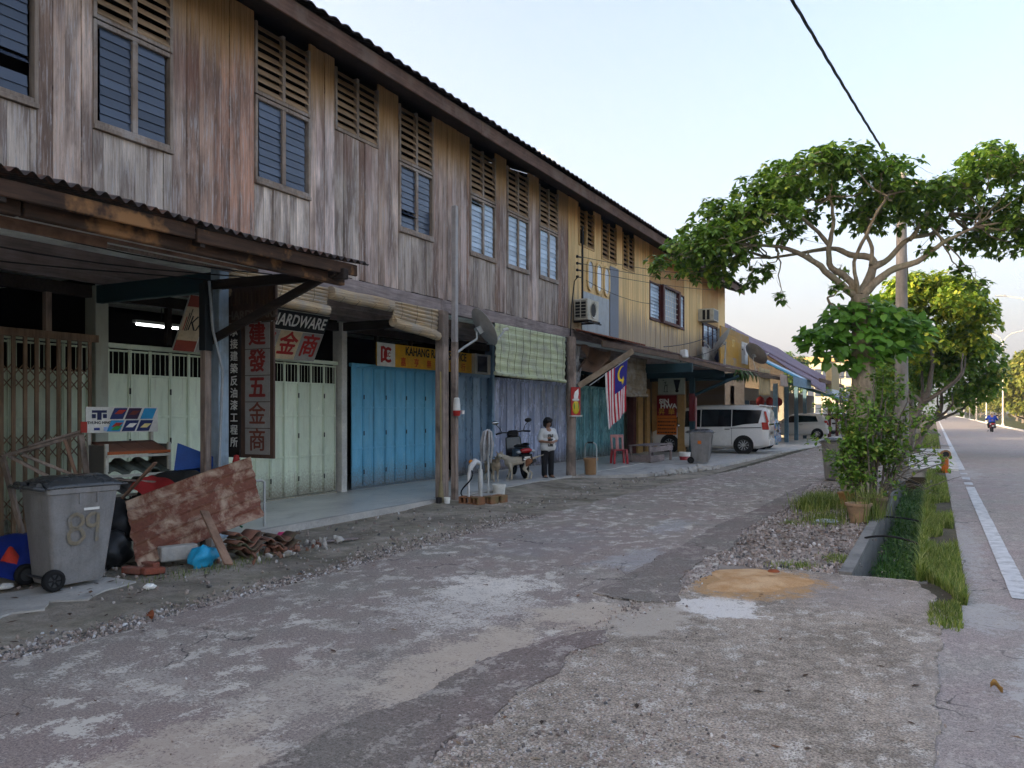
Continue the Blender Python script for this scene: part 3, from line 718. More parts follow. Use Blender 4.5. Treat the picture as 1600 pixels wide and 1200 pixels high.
def louvre_vent(parent, y0, y1, z0, z1, rows, fm, sm, broken=False):
    f = MB(); x1 = FX + .028
    f.box(FX - .05, x1, y0 - .045, y0, z0 - .05, z1); f.box(FX - .05, x1, y1, y1 + .045, z0 - .05, z1)
    f.box(FX - .05, x1 - .004, y0, y1, z0 - .05, z0); ym = (y0 + y1) / 2; f.box(FX - .05, x1 - .004, ym - .03, ym + .03, z0, z1)
    v = f.build('vent', fm, parent, False, .004); v.color = (.55, .36, .16, 1)
    h = (z1 - z0) / rows
    sl = MB(); L = ym - .03 - y0 - .004
    sl.hexa([(-.045, -L / 2, .040), (-.045, -L / 2, .052), (-.045, L / 2, .052), (-.045, L / 2, .040), (.030, -L / 2, -.062), (.030, -L / 2, -.050), (.030, L / 2, -.050), (.030, L / 2, -.062)])
    me = sl.mesh('slat', sm)
    for i in range(rows):
        for yc in ((y0 + ym - .03) / 2, (y1 + ym + .03) / 2):
            if broken and i < 3 and yc < ym: continue
            o = link('slat', me, v); o.location = (FX, yc, z0 + (i + .5) * h + pr.uniform(-.006, .006)); o.rotation_euler = (pr.uniform(-.012, .012) * (6 if broken else 1), pr.uniform(-.08, .05), 0)
    return v
def louvre_window(parent, y0, y1, z0, z1, rows, fm, pm, cols=2, open_=(), missing=(), tilt=.17):
    f = MB(); x1 = FX + .03
    f.box(FX - .07, x1, y0 - .045, y0, z0 - .05, z1 + .05); f.box(FX - .07, x1, y1, y1 + .045, z0 - .05, z1 + .05)
    f.box(FX - .07, x1 + .015, y0 - .045, y1 + .045, z0 - .10, z0 - .048)
    f.box(FX - .07, x1 - .003, y0, y1, z1, z1 + .05); f.box(FX - .07, x1 - .003, y0, y1, z0 - .048, z0)
    w = (y1 - y0) / cols
    for c in range(1, cols): f.box(FX - .07, x1 - .003, y0 + c * w - .035, y0 + c * w + .035, z0, z1)
    win = f.build('window', fm, parent, False, .004)
    h = (z1 - z0) / rows; L = w - .07 if cols > 1 else w - .03
    pb = MB(); pb.box(-.003, .003, -L / 2, L / 2, -h * .56, h * .56); me = pb.mesh('pane', pm)
    for i in range(rows):
        for c in range(cols):
            if (i, c) in missing: continue
            o = link('pane', me, win); yc = y0 + c * w + w / 2 + (.0175 if c == 0 and cols > 1 else -.0175 if cols > 1 and c == cols - 1 else 0)
            o.location = (FX - .012, yc, z0 + (i + .5) * h)
            t = tilt + pr.uniform(-.03, .03)
            if (i, c) in open_: t = .9
            o.rotation_euler = (pr.uniform(-.004, .004), -t, pr.uniform(-.006, .006))
    return win
for i, (a, b) in enumerate(WIN):
    louvre_vent(gs, a, b, 6.10, ZTOP - .12, 8, MAT['frame'], MAT['slat'])
    louvre_window(gs, a, b, 4.92, 5.98, 10, MAT['frame'], MAT['pane_pale'] if i >= 4 else MAT['pane'], 2,
                  open_={0: [(3, 1)], 4: [(9, 0)], 2: [], 3: [(2, 0)]}.get(i, ()), missing={0: [(2, 1)]}.get(i, ()), tilt=.13)
    run_planks(gs, a - .04, b + .04, Z0, 4.815, MAT['plank'], palecol)
louvre_vent(gs, VENT[0], VENT[1], 6.12, ZTOP - .12, 8, MAT['frame'], MAT['slat'])
run_planks(gs, VENT[0] - .04, VENT[1] + .04, Z0, 6.065, MAT['plank'], lambda y, z: palecol(y, z) if y < 10.2 else greycol(y, z))
# yellow part
def ycol(y, z0):
    k = pr.uniform(.86, 1.1); return (.78 * k, .54 * k, .25 * k, 1)
YV = [(19.26, 20.23, 6.1), (20.85, 21.96, 6.0), (22.55, 23.53, 6.0)]
cur = SPLIT
for n_, (a, b, z) in enumerate(YV):
    run_planks(ys, cur, a - .045, Z0, ZTOP, MAT['yplank'], ycol); cur = b + .045
    louvre_vent(ys, a, b, z, ZTOP - .12, 8, MAT['yplank'], MAT['yslat'], n_ == 0)
    run_planks(ys, a - .04, b + .04, Z0, z - .055, MAT['yplank'], ycol)
run_planks(ys, cur, 25.05, Z0, ZTOP, MAT['yplank'], ycol)
for a, b in [(25.07, 26.3), (26.32, 28.0), (28.02, 29.12)]:          # sheets over the brown window
    plank(ys, a, b - .01, 5.98, ZTOP, MAT['yplank'], (.50, .29, .12, 1), name='panel')
run_planks(ys, 25.05, 29.12, Z0, 4.72, MAT['yplank'], ycol)
run_planks(ys, 29.14, 31.7, Z0, ZTOP, MAT['yplank'], ycol, .3, .6)
plank(ys, 31.72, 34.4, 5.3, ZTOP, MAT['yplank'], (.50, .30, .12, 1), name='panel')
run_planks(ys, 31.72, 34.4, Z0, 3.95, MAT['yplank'], ycol)
run_planks(ys, 34.4, YEND, Z0, ZTOP, MAT['yplank'], ycol, .3, .6)
brown = flat('dark_red_paint', '#4a1f1b', .55, dirt=(.12, .06, .05, 1))
louvre_window(ys, 25.10, 26.10, 4.80, 5.92, 10, brown, MAT['pane_pale'], 1, tilt=.25)
louvre_window(ys, 28.35, 29.05, 4.80, 5.92, 10, brown, MAT['pane_pale'], 1, tilt=.25)
bw = MB()                                                    # the grille window that stands proud
for (y0, y1, z0, z1) in [(26.2, 26.38, 4.70, 6.0), (28.1, 28.28, 4.70, 6.0), (26.38, 28.1, 4.70, 4.79), (26.38, 28.1, 5.92, 6.0)]: bw.box(FX - .06, FX + .13, y0, y1, z0, z1)
bwin = bw.build('window', brown, ys, False, .006)
gl = MB(); gl.box(FX + .0, FX + .008, 26.38, 28.1, 4.79, 5.92); gl.build('pane', MAT['pane_pale'], bwin)
gr_ = MB()
for i in range(1, 7): gr_.box(FX + .05, FX + .062, 26.38 + i * .246 - .008, 26.38 + i * .246 + .008, 4.79, 5.92)
for i in range(1, 6): gr_.box(FX + .05, FX + .062, 26.38, 28.1, 4.79 + i * .188 - .008, 4.79 + i * .188 + .008)
gr_.build('grille', flat('grille_paint', '#d8d5cc', .5), bwin)
louvre_window(ys, 31.9, 34.2, 4.05, 5.2, 10, brown, MAT['pane_pale'], 3, tilt=.2)
# arched lights and the zinc sheets on the yellow wall
zinc = simple('zinc_sheet', (.30, .33, .36, 1), .45, .25, dirt=(.16, .15, .13, 1), dirt_amt=.6, dirt_scale=1.6, streak=True)
zs = MB(); zs.box(FX + .008, FX + .016, 19.42, 21.40, 3.72, 4.88); zs.build('zinc_panel', zinc, ys)
zs = MB(); zs.box(FX + .010, FX + .02, 21.46, 22.16, 3.75, 5.86); zs.build('zinc_panel', simple('slate_sheet', (.14, .16, .20, 1), .5, .1), ys)
af = MB(); ypaint = simple('ochre_trim', (.74, .52, .24, 1), .6)
def slot_loop(yc, hw, zb, zt, x, n=6):
    pts = [(yc + hw * math.cos(math.pi * i / n), zt - hw + hw * math.sin(math.pi * i / n)) for i in range(n + 1)]
    pts += [(yc + hw * math.cos(math.pi + math.pi * i / n), zb + hw + hw * math.sin(math.pi + math.pi * i / n)) for i in range(n + 1)]
    return [(x, y, z) for y, z in pts]
for yc in (19.95, 20.58, 21.15):
    a = slot_loop(yc, .235, 4.93, 5.80, FX + .012); b = slot_loop(yc, .17, 5.0, 5.73, FX + .012); n = len(a); o = len(af.v)
    af.v += a + b + [(p[0] + .045, p[1], p[2]) for p in a] + [(p[0] + .045, p[1], p[2]) for p in b]
    for i in range(n):
        j = (i + 1) % n
        af.f += [(o + 2 * n + i, o + 2 * n + j, o + 3 * n + j, o + 3 * n + i), (o + i, o + j, o + 2 * n + j, o + 2 * n + i), (o + n + i, o + 3 * n + i, o + 3 * n + j, o + n + j)]; af.mi += [0] * 3
aw = af.build('arched_window', ypaint, ys)
for yc in (19.95, 20.58, 21.15):
    g_ = MB(); g_.prism(slot_loop(yc, .172, 4.998, 5.732, FX + .018), (.012, 0, 0)); g_.build('pane', MAT['pane_white'], aw)

# beams, posts, eave, roof, interior
def seg_box(parent, name, mat, cuts, x0, x1, z0, z1, bev=.006):
    for a, b in zip(cuts, cuts[1:]):
        mb = MB(); dz = pr.uniform(-.008, .008); mb.box(x0, x1, a + .003, b - .003, z0 + dz, z1); mb.build(name, mat, parent, False, bev)
seg_box(gs, 'beam', MAT['beam'], [-20, 1.6, 7.2, 12.6, SPLIT], FX - .10, FX + .035, 3.57, 3.80)
seg_box(ys, 'beam', MAT['beam'], [SPLIT, 24.2, 30, YEND], FX - .10, FX + .03, 3.57, 3.80)
for par, cuts in ((gs, [-30, -20, -12, -5, 1, 7.4, 12.9, SPLIT]), (ys, [SPLIT, 24.2, 30.1, YEND + .6])):
    seg_box(par, 'fascia', MAT['fascia'], cuts, -7.50, -7.465, 6.88, 7.12, .004)
    mb = MB(); a, b = cuts[0], cuts[-1]
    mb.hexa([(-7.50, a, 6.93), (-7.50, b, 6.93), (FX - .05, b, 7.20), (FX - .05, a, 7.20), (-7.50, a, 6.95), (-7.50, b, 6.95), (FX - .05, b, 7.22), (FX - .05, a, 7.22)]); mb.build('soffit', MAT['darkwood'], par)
    RH = 2.55 if par is gs else 1.15  # yellow roof's unseen ridge is set lower to let sun reach the dome tree
    rf = MB(); L = b - a; n = int(L / .25) * 4
    def rfn(u, v, a=a, L=L): return (-7.40 - v * 6.2, a + u * L, 7.16 + v * RH + .028 * abs(math.sin(u * L / .25 * math.pi)))
    rf.grid(rfn, n, 1); rf.build('roof', flat('roof_tile_dark', '#3a302b', .85), par)
    rb = MB(); rb.hexa([(-7.48, a, 7.12), (-7.48, b, 7.12), (-13.6, b, 7.07 + RH), (-13.6, a, 7.07 + RH), (-7.48, a, 7.14), (-7.48, b, 7.14), (-13.6, b, 7.11 + RH), (-13.6, a, 7.11 + RH)])
    rb.hexa([(-13.6, a, 7.07 + RH), (-13.6, b, 7.07 + RH), (-19.6, b, 7.14), (-19.6, a, 7.14), (-13.6, a, 7.17 + RH), (-13.6, b, 7.17 + RH), (-19.6, b, 7.2), (-19.6, a, 7.2)]); rb.build('roof_deck', MAT['darkwood'], par)
tm = MB()
def tile_f(u, v): return (-.30 + .34 * v * 0 + v * .34, (u - .5) * .245, .115 * (1 - v) + .052 * math.sin(math.pi * u) - .008)
tm.grid(tile_f, 6, 1)
ov = len(tm.v); tm.grid(lambda u, v: (.04, (u - .5) * .245, -.008 + .052 * math.sin(math.pi * u) - .016 * v), 6, 1)
tile_me = tm.mesh('roof_tile', flat('roof_tile_brown', '#30231f', .85, dirt=(.03, .03, .026, 1)))
y = 2.2
while y < YEND + .5:
    o = link('roof_tile', tile_me, gs if y < SPLIT else ys); par = gs if y < SPLIT else ys
    o.location = Vector((-7.41, y, 7.155 + pr.uniform(-.008, .010))) - WLOC[par.name]; o.rotation_euler = (pr.uniform(-.03, .03), pr.uniform(-.03, .03), pr.uniform(-.03, .03)); y += .25
dark = flat('dark_interior', '#15120f', .95, bump=0)  # near-black colour paints in the darkness of unlit rooms
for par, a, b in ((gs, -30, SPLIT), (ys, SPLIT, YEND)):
    mb = MB(); mb.box(FX - .5, FX - .45, a, b, 3.85, 7.15)                    # near-black panel standing in for unlit rooms behind the louvres
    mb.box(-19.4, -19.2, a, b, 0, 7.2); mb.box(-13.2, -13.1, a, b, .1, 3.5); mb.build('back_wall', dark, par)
    mb = MB(); mb.box(-13.2, FX - .1, a, b, 3.60, 3.66); mb.build('ceiling', flat('ceiling_board', '#dfe2d8', .8, dirt=(.1, .09, .08, 1), dirt_amt=.5), par)
    for xx in (-8.9, -9.6, -10.25):
        mb = MB(); mb.box(xx - .03, xx + .03, a + .1, b - .1, 3.47, 3.60); mb.build('joist', MAT['beam'], par)
mb = MB(); mb.box(-19.3, FX - .01, YEND - .06, YEND, .1, 7.2); mb.prism([(-19.4, YEND, 7.2), (FX, YEND, 7.2), (-13.6, YEND, 8.15)], (0, -.06, 0)); mb.build('gable_wall', MAT['yplank'], ys).color = (.45, .30, .13, 1)
for yy in (SPLIT - .05, -30):
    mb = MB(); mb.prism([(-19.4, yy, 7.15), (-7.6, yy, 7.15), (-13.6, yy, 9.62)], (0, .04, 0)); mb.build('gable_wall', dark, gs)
mb = MB(); mb.box(-19.3, FX, -30, GREY0, 3.8, ZTOP); mb.build('wall', MAT['plank'], gs).color = (.28, .24, .22, 1)  # unseen stretch behind the camera, extended to shade the near road
# party-wall piers at the shop front and the posts at the kerb
for yy, mt, w in ((1.6, 'pier', .22), (7.26, 'pier', .2), (12.5, 'conc_pale', .16), (18.58, 'sh_grey', .12)):
    mb = MB(); mb.box(-10.62, -10.38, yy - w / 2, yy + w / 2, .1, 3.47); mb.build('pier', MAT[mt], gs, False, .008)
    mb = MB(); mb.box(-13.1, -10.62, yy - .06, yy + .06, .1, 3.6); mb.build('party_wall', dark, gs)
for yy in (24.0, 29.4):
    mb = MB(); mb.box(-10.62, -10.38, yy - .1, yy + .1, .1, 3.47); mb.build('pier', MAT['pier'], ys, False, .008)
mb = MB(); mb.box(-8.09, -7.93, 7.14, 7.30, .1, 3.57); mb.build('post', MAT['bluepost'], gs, False, .01)
def round_post(par, x, y, z0, z1, r, mat):
    mb = MB(); n = 10
    pts = [(x + pr.uniform(-.01, .01), y + pr.uniform(-.01, .01), z0 + (z1 - z0) * i / 6) for i in range(7)]
    mb.tube(pts, [r * pr.uniform(.93, 1.07) for _ in pts], n); return mb.build('post', mat, par, True)
mb = MB(); mb.box(-8.17, -7.99, 12.40, 12.60, .02, 3.57); mb.build('post', MAT['oldpost'], gs, False, .012)
round_post(gs, -8.06, 18.42, .05, 3.57, .125, MAT['oldpost'])
# blue cross beam under the five-foot way
mb = MB(); mb.box(-10.4, -8.1, 7.17, 7.27, 3.22, 3.47); mb.build('cross_beam', flat('dark_teal_paint', '#1f3a40', .6), gs, False, .01)
mb = MB(); mb.box(-10.4, -8.1, 12.45, 12.55, 3.3, 3.47); mb.build('cross_beam', MAT['darkwood'], gs, False, .01)
# ------------------------------------------------------------------ folding shutters and the collapsible gate
SX = -10.5
hinge = flat('hinge_black', '#141414', .6, bump=0)
def shutter(parent, y0, y1, n, z0, z1, rails, mat, solid=None, sx=SX, frame_mat=None):
    f = MB(); f.box(sx - .04, sx + .05, y0 - .03, y1 + .03, z1, z1 + .07); 
    sh = f.build('shutter', frame_mat or mat, parent, False, .006)
    tk = MB(); tk.box(sx - .03, sx + .03, y0, y1, .10, z0 - .01); tk.build('track', frame_mat or mat, sh)
    w = (y1 - y0) / n; zt = solid or z1; metallic = mat.name.startswith(('lav', 'teal', 'slate'))
    mb = MB(); a, b = -w / 2 + .004, w / 2 - .004
    mb.box(-.006, 0, a, b, z0, zt)
    mb.box(0, .022, a, a + .022, z0, z1 - .01); mb.box(0, .022, b - .022, b, z0, z1 - .01)
    for z in rails: mb.box(0, .02, a + .022, b - .022, z - .018, z + .018)
    mb.box(0, .02, a + .022, b - .022, z0, z0 + .03); mb.box(0, .02, a + .022, b - .022, zt - .03, zt)
    if solid:
        mb.box(0, .014, a + .022, b - .022, z1 - .05, z1 - .02)
        for q in (-.5, 0, .5): mb.box(.002, .012, q * w * .5 - .005, q * w * .5 + .005, zt, z1 - .05)
    me = mb.mesh('shutter_panel', [mat, hinge], False, .003)
    hm = MB()
    hm.box(.0, .034, b - .012, b + .012, -.045, .045, 0)
    hme = hm.mesh('hinge', hinge)
    for i in range(n):
        o = link('shutter_panel', me, sh); o.location = (sx, y0 + (i + .5) * w, 0)
        o.rotation_euler = (0, 0, R((1 if i % 2 else -1) * (4.5 if metallic else 2.2) + pr.uniform(-.8, .8)))
        if i % 2 == 0 and i < n - 1:
            for z in (.45, 1.25, 2.0): h = link('hinge', hme, sh); h.location = (sx + .004, y0 + (i + .5) * w, z)
    return sh
shutter(gs, 1.75, 7.12, 15, .14, 2.64, (1.62, .86), MAT['sh_green'], 2.25)
shutter(gs, 7.42, 12.36, 14, .14, 2.62, (1.62, .86), MAT['sh_green'], 2.25)
shutter(gs, 12.85, 16.25, 9, .14, 2.62, (1.78, .93), MAT['sh_blue'])
shutter(gs, 16.92, 18.48, 4, .14, 2.60, (1.86, 1.0), MAT['sh_grey'])
shutter(ys, 18.70, 23.85, 12, .14, 2.55, (1.86, 1.0), MAT['sh_lav'])
shutter(ys, 24.2, 28.9, 11, .14, 2.50, (1.86, 1.0), MAT['sh_teal'])
for yy, c in ((16.36, MAT['darkwood']), (16.78, MAT['pier'])):
    mb = MB(); mb.box(-10.56, -10.44, yy - .05, yy + .05, .1, 2.7); mb.build('door_post', c, gs)
for a, b, par in ((1.7, 7.2, gs), (7.36, 12.42, gs), (12.6, 18.5, gs), (18.65, 23.9, ys), (24.1, 29.3, ys)):
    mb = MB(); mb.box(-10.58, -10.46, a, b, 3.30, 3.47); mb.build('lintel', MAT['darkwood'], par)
    yy = a + 1.1
    while yy < b - .3:
        mb = MB(); mb.box(-10.55, -10.47, yy - .04, yy + .04, 2.72, 3.3); mb.build('stud', MAT['oldpost'] if par is gs and a < 7 else MAT['darkwood'], par); yy += 1.25
gate = thing('folding_gate', 'rusty brown collapsible steel gate pulled across the left shopfront', 'gate', (-10.32, 4.4, .1), world=True)
gb = MB(); gb.box(-10.37, -10.28, 1.75, 7.14, 2.66, 2.76); gb.box(-10.35, -10.30, 1.75, 7.14, .10, .13); gb.build('rail', MAT['bar_rust'], gate)
bm_ = MB(); bm_.box(-.012, .012, -.024, -.012, .13, 2.66); bm_.box(-.012, .012, .012, .024, .13, 2.66); bm_.box(.004, .012, -.012, .012, .13, 2.66)
bme = bm_.mesh('bar', MAT['bar_rust'])
ys_ = [1.85 + i * .148 for i in range(36)]
for y in ys_:
    o = link('bar', bme, gate); o.location = Vector((-10.32, y, 0)) - WLOC[gate.name]
for zc in (2.15, 1.25, .45):
    lt = MB()
    for a, b in zip(ys_, ys_[1:]):
        for s_ in (1, -1):
            for q in range(2):
                z0 = zc - .17 + q * .17
                lt.bar((-10.335, a, z0 if s_ > 0 else z0 + .17), (-10.335, b, z0 + .17 if s_ > 0 else z0), .006, .014)
    lt.build('lattice', MAT['bar_rust'], gate)
# fluorescent tube burning behind the transom
tl = thing('tube_lamp', 'lit white fluorescent tube seen above the pale green shutters', 'lamp', (-11.3, 8.97, 3.1), world=True)
em = bpy.data.materials.new('tube_light'); em.use_nodes = True
em.node_tree.nodes['Principled BSDF'].inputs['Emission Color'].default_value = (.95, .98, 1, 1); em.node_tree.nodes['Principled BSDF'].inputs['Emission Strength'].default_value = 2.2
mb = MB(); mb.tube([(-11.3, 8.5, 3.1), (-11.3, 9.45, 3.1)], .016, 8); mb.build('tube', em, tl)
mb = MB(); mb.box(-11.34, -11.26, 8.45, 9.5, 3.125, 3.17); mb.build('batten', flat('white_enamel', '#d9dad6', .4), tl)
mb = MB(); mb.tube([(-11.3, 8.97, 3.17), (-11.3, 8.97, 3.6)], .008, 5); mb.build('rod', hinge, tl)

# ------------------------------------------------------------------ rusty awning on the left
aw = thing('awning', 'sagging corrugated iron awning with rotten brown fascia over the left shopfront', 'awning', (-7.0, 3.0, 3.4), world=True)
mb = MB()
def awf(u, v):
    y = -4 + u * 11.55; x = -8.14 + v * 2.24
    return (x, y, 3.95 - v * .52 + .022 * math.sin(y / .118 * 2 * math.pi) + .015 * mnoise.noise(Vector((y * .7, x, 0))) + (-.02 * math.sin(y * 1.3) * v))
n_ = int(11.55 / .118 * 8)
mb.grid(awf, n_, 4); mb.build('corrugated_sheet', MAT['corr'], aw, True)
for a, b in ((-4, -.8), (-.78, 2.9), (2.92, 5.1), (5.12, 7.42)):
    mb = MB(); d = pr.uniform(-.012, .012); mb.bar((-5.985, a, 3.33 + d), (-5.985, b, 3.335 - d), .035, .13); mb.build('fascia', MAT['rotten'], aw, False, .008)
for a, b in ((-4, 3.6), (3.62, 7.35)):
    mb = MB(); mb.bar((-6.14, a, 3.24), (-6.14, b, 3.235), .09, .12); mb.build('purlin', MAT['rotten'], aw, False, .01)
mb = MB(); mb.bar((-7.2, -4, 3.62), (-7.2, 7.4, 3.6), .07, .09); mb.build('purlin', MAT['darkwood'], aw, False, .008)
mb = MB(); mb.bar((-6.55, -3, 3.17), (-6.45, 4.55, 3.175), .03, .07); mb.build('batten', MAT['planky'], aw)
for i in range(3):
    mb = MB(); x0 = -8.12 + i * .44; mb.hexa([(x0, -4, 3.50 - .04 * i), (x0 + .42, -4, 3.47 - .04 * i), (x0 + .42, 7.1, 3.47 - .04 * i), (x0, 7.1, 3.50 - .04 * i), (x0, -4, 3.515 - .04 * i), (x0 + .42, -4, 3.485 - .04 * i), (x0 + .42, 7.1, 3.485 - .04 * i), (x0, 7.1, 3.515 - .04 * i)]); mb.build('ceiling_panel', flat('ceiling_white', '#e4e6dd', .8, dirt=(.2, .17, .13, 1), dirt_amt=.4), aw)
    mb = MB(); mb.bar((x0 + .43, -4, 3.44 - .04 * i), (x0 + .43, 7.1, 3.44 - .04 * i), .06, .03); mb.build('batten', MAT['planky'] if i == 1 else MAT['oldpost'], aw)
for yy in (-3.4, -1.6, 1.6, 3.4, 5.2, 7.2):
    mb = MB(); mb.bar((-8.15, yy, 3.72), (-5.98, yy, 3.27), .06, .10); mb.build('rafter', MAT['darkwood'], aw, False, .006)
for yy in (1.55, 7.2):
    mb = MB(); mb.bar((-8.2, yy - .04, 3.30), (-5.92, yy - .04, 3.27), .09, .12); mb.build('beam', MAT['darkwood'], aw, False, .01)
    mb = MB(); mb.bar((-8.12, yy - .12, 2.55), (-6.02, yy - .12, 3.30), .06, .10); mb.build('brace', MAT['darkwood'], aw, False, .01)
mb = MB(); mb.box(-8.0, -7.88, 6.88, 7.0, 2.45, 3.28); mb.build('post', flat('dark_post_paint', '#22282a', .7), aw, False, .01)
mb = MB(); mb.box(-7.99, -7.89, 6.89, 6.99, .03, 2.45); mb.build('post', MAT['oldpost'], aw, False, .01)
mb = MB(); mb.tube([(-7.86, 6.92, 3.3), (-7.84, 6.96, 2.7), (-7.78, 7.06, 2.2), (-7.80, 7.02, 1.0), (-7.8, 7.03, .2)], .017, 8); mb.build('conduit', flat('grey_pvc', '#9aa0a3', .5), aw, True)
for k_ in range(3):
    mb = MB(); pts = []
    for i in range(15):
        t = i / 14; pts.append((-7.0 - k_ * .4, -2 + t * 9.1, 3.36 - .12 * math.sin(math.pi * t) - .05 * k_ - .05 * math.sin(t * 9 + k_)))
    tag(mb.tube(pts, .008, 5).build('cable', hinge, None, True), ['black cable sagging under the outer part of the corrugated awning', 'black cable sagging under the middle of the corrugated awning', 'black cable sagging close to the gate under the awning'][k_], 'cable')

# ------------------------------------------------------------------ signs
red = flat('sign_red', '#a3241f', .5, bump=0); black = flat('sign_black', '#121313', .5, bump=0); white = flat('sign_white', '#d8d6cd', .5, bump=0, dirt=(.3, .27, .22, 1), dirt_amt=.4)
cream = flat('sign_cream', '#c9b594', .6, bump=0, dirt=(.2, .15, .1, 1), dirt_amt=.4); grey = flat('sign_grey', '#9b9a95', .55, bump=0, dirt=(.25, .2, .16, 1), dirt_amt=.5)
yellow = flat('sign_yellow', '#d09a1e', .5, bump=0, dirt=(.3, .19, .06, 1), dirt_amt=.4); orange = flat('sign_orange', '#c86a1e', .5, bump=0); rb = flat('sign_redbrown', '#8d3d2c', .6, bump=0)
gold = flat('sign_gold', '#d7a640', .5, bump=0); blue = flat('sign_blue', '#1d2f7a', .5, bump=0); paper = flat('lettering_white', '#e6e4dc', .5, bump=0)
def rect(parent, M, x, y, w, h, d, mat, name='panel', z=0):
    mb = MB(); mb.box(x - w / 2, x + w / 2, y - h / 2, y + h / 2, z, z + d); mb.xf(M); return mb.build(name, mat, parent)
sg = thing('shop_sign', 'tilted hardware signboard with black top strip and red Chinese characters above the green shutters', 'sign', (-10.0, 9.83, 3.04))
M = Matrix.Rotation(R(26), 4, 'Y') @ FACE_X
def tx(x, y, z=.02): return M @ Matrix.Translation((x, y, z))
rect(sg, M, 0, 0, 3.1, .90, .03, white, 'board', -.012)
rect(sg, M, -1.36, 0, .38, .55, .006, cream, 'panel', .018); rect(sg, M, -1.36, .36, .38, .18, .006, rb, 'panel', .018); rect(sg, M, -1.36, -.36, .38, .18, .006, rb, 'panel', .018)
rect(sg, M, .20, .27, 2.70, .345, .006, black, 'panel', .018)
for i in range(5): rect(sg, M, -.88 + i * .54, -.18, .53, .53, .005, cream if i % 2 else grey, 'panel', .018)
lettering('KA', tx(-1.28, 0, .026), black, sg, .34, shear=.1, sx=.7)
for i in range(3): rect(sg, M, -1.50 + i * .03, .0 + .03 * i, .012, .22 + .07 * i, .004, [red, black, black][i], 'stripe', .025)
lettering('SHARIKAT  HARDWARE', tx(.20, .27, .026), paper, sg, .30, bold=.006, sx=.80, spacing=1.02)
for i, ch in enumerate('建發五金商'): lettering(ch, tx(-.88 + i * .54, -.18, .025), red, sg, .46, thick=.011)

vsn = thing('hanging_sign', 'tall carved vertical signboard with large red and brown characters hung at the blue post', 'sign', (-7.68, 7.46, 2.25))
M = FACE_NY
def tx(x, y, z=.03): return M @ Matrix.Translation((x, y, z))
wood_s = m_wood('carved_sign_wood', (.05, .03, .022, 1), (.12, .07, .048, 1), .7, V)
rect(vsn, M, -.30, -.28, .20, 1.72, .03, flat('sign_dark_brown', '#2b2420', .7, bump=0), 'board', .004)
rect(vsn, M, .10, -.28, .56, 1.72, .03, wood_s, 'frame', 0)
rect(vsn, M, -.02, .82, .88, .46, .04, wood_s, 'header', 0)
for i in range(12): rect(vsn, M, -.40 + i * .07, .90, .012, .24 * (.6 + .4 * pr.random()), .008, flat('carving_pale', '#5b4a36', .8, bump=0), 'carving', .04)
lettering('HARDWARE', tx(.02, .68, .042), flat('faded_letter', '#6f6459', .7, bump=0), vsn, .15, bold=.004, sx=1.05)
panel_w = flat('tin_panel', '#8f8d88', .4, bump=0, dirt=(.3, .26, .22, 1), dirt_amt=.5)
brownch = flat('char_brown', '#6d3a2c', .6, bump=0)
for i, ch in enumerate('建發五金商'):
    rect(vsn, M, .11, .41 - i * .335, .42, .325, .008, panel_w, 'panel', .03)
    lettering(ch, tx(.11, .41 - i * .335, .04), flat('faded_red', '#7f2a24', .6, bump=0) if i < 3 else brownch, vsn, .30, thick=.009 if i < 3 else .004)
for i, ch in enumerate('承接建築反油漆工程所'): lettering(ch, tx(-.30, .47 - i * .158, .035), paper, vsn, .135, thick=.0025)

rs = thing('shop_sign', 'yellow radio shop signboard with red emblem on white above the blue shutters', 'sign', (-10.26, 15.28, 2.90))
M = FACE_X
def tx(x, y, z=.03): return M @ Matrix.Translation((x, y, z))
rect(rs, M, 0, 0, 3.86, .49, .03, yellow, 'board'); rect(rs, M, -1.62, 0, .62, .49, .006, white, 'panel', .03)
lettering('KAHANG RADIO SERVICE', tx(.36, .115, .032), black, rs, .26, bold=.008, sx=.86)
for i, ch in enumerate('嘉亨無線電行'): lettering(ch, tx(-1.0 + i * .50, -.13, .032), flat('sign_scarlet', '#b5421a', .5, bump=0), rs, .20, thick=.004)
lg = MB(); lg.box(-.19, -.13, -.17, .17, .036, .042)
def arc(mb, cx, cy, r0, r1, a0, a1, z0, z1, n=14):
    for i in range(n):
        a, b = R(a0 + (a1 - a0) * i / n), R(a0 + (a1 - a0) * (i + 1) / n)
        p = [(cx + r * math.cos(t), cy + r * math.sin(t)) for r, t in ((r0, a), (r1, a), (r1, b), (r0, b))]
        mb.hexa([(x, y, z0) for x, y in p] + [(x, y, z1) for x, y in p])
arc(lg, -.13, .02, .10, .16, -90, 90, .036, .042); arc(lg, .07, 0, .105, .165, 50, 310, .036, .043); lg.xf(Matrix.Translation((-1.62, 0, 0))); lg.xf(M); lg.build('emblem', red, rs)
lettering('RC', tx(-1.57, 0, .044), red, rs, .13, bold=.004)
tvb = thing('window_fan', 'pale framed square box with dark screen set at the end of the yellow radio sign', 'box', (-10.2, 17.58, 2.9))
rect(tvb, M, 0, 0, .78, .50, .12, flat('beige_frame', '#b9b3a3', .5), 'case', -.05); rect(tvb, M, -.04, .0, .46, .40, .01, MAT['screen'], 'screen', .071); rect(tvb, M, -.04, 0, .56, .48, .006, flat('grey_frame', '#8c8c88', .5), 'bezel', .068)

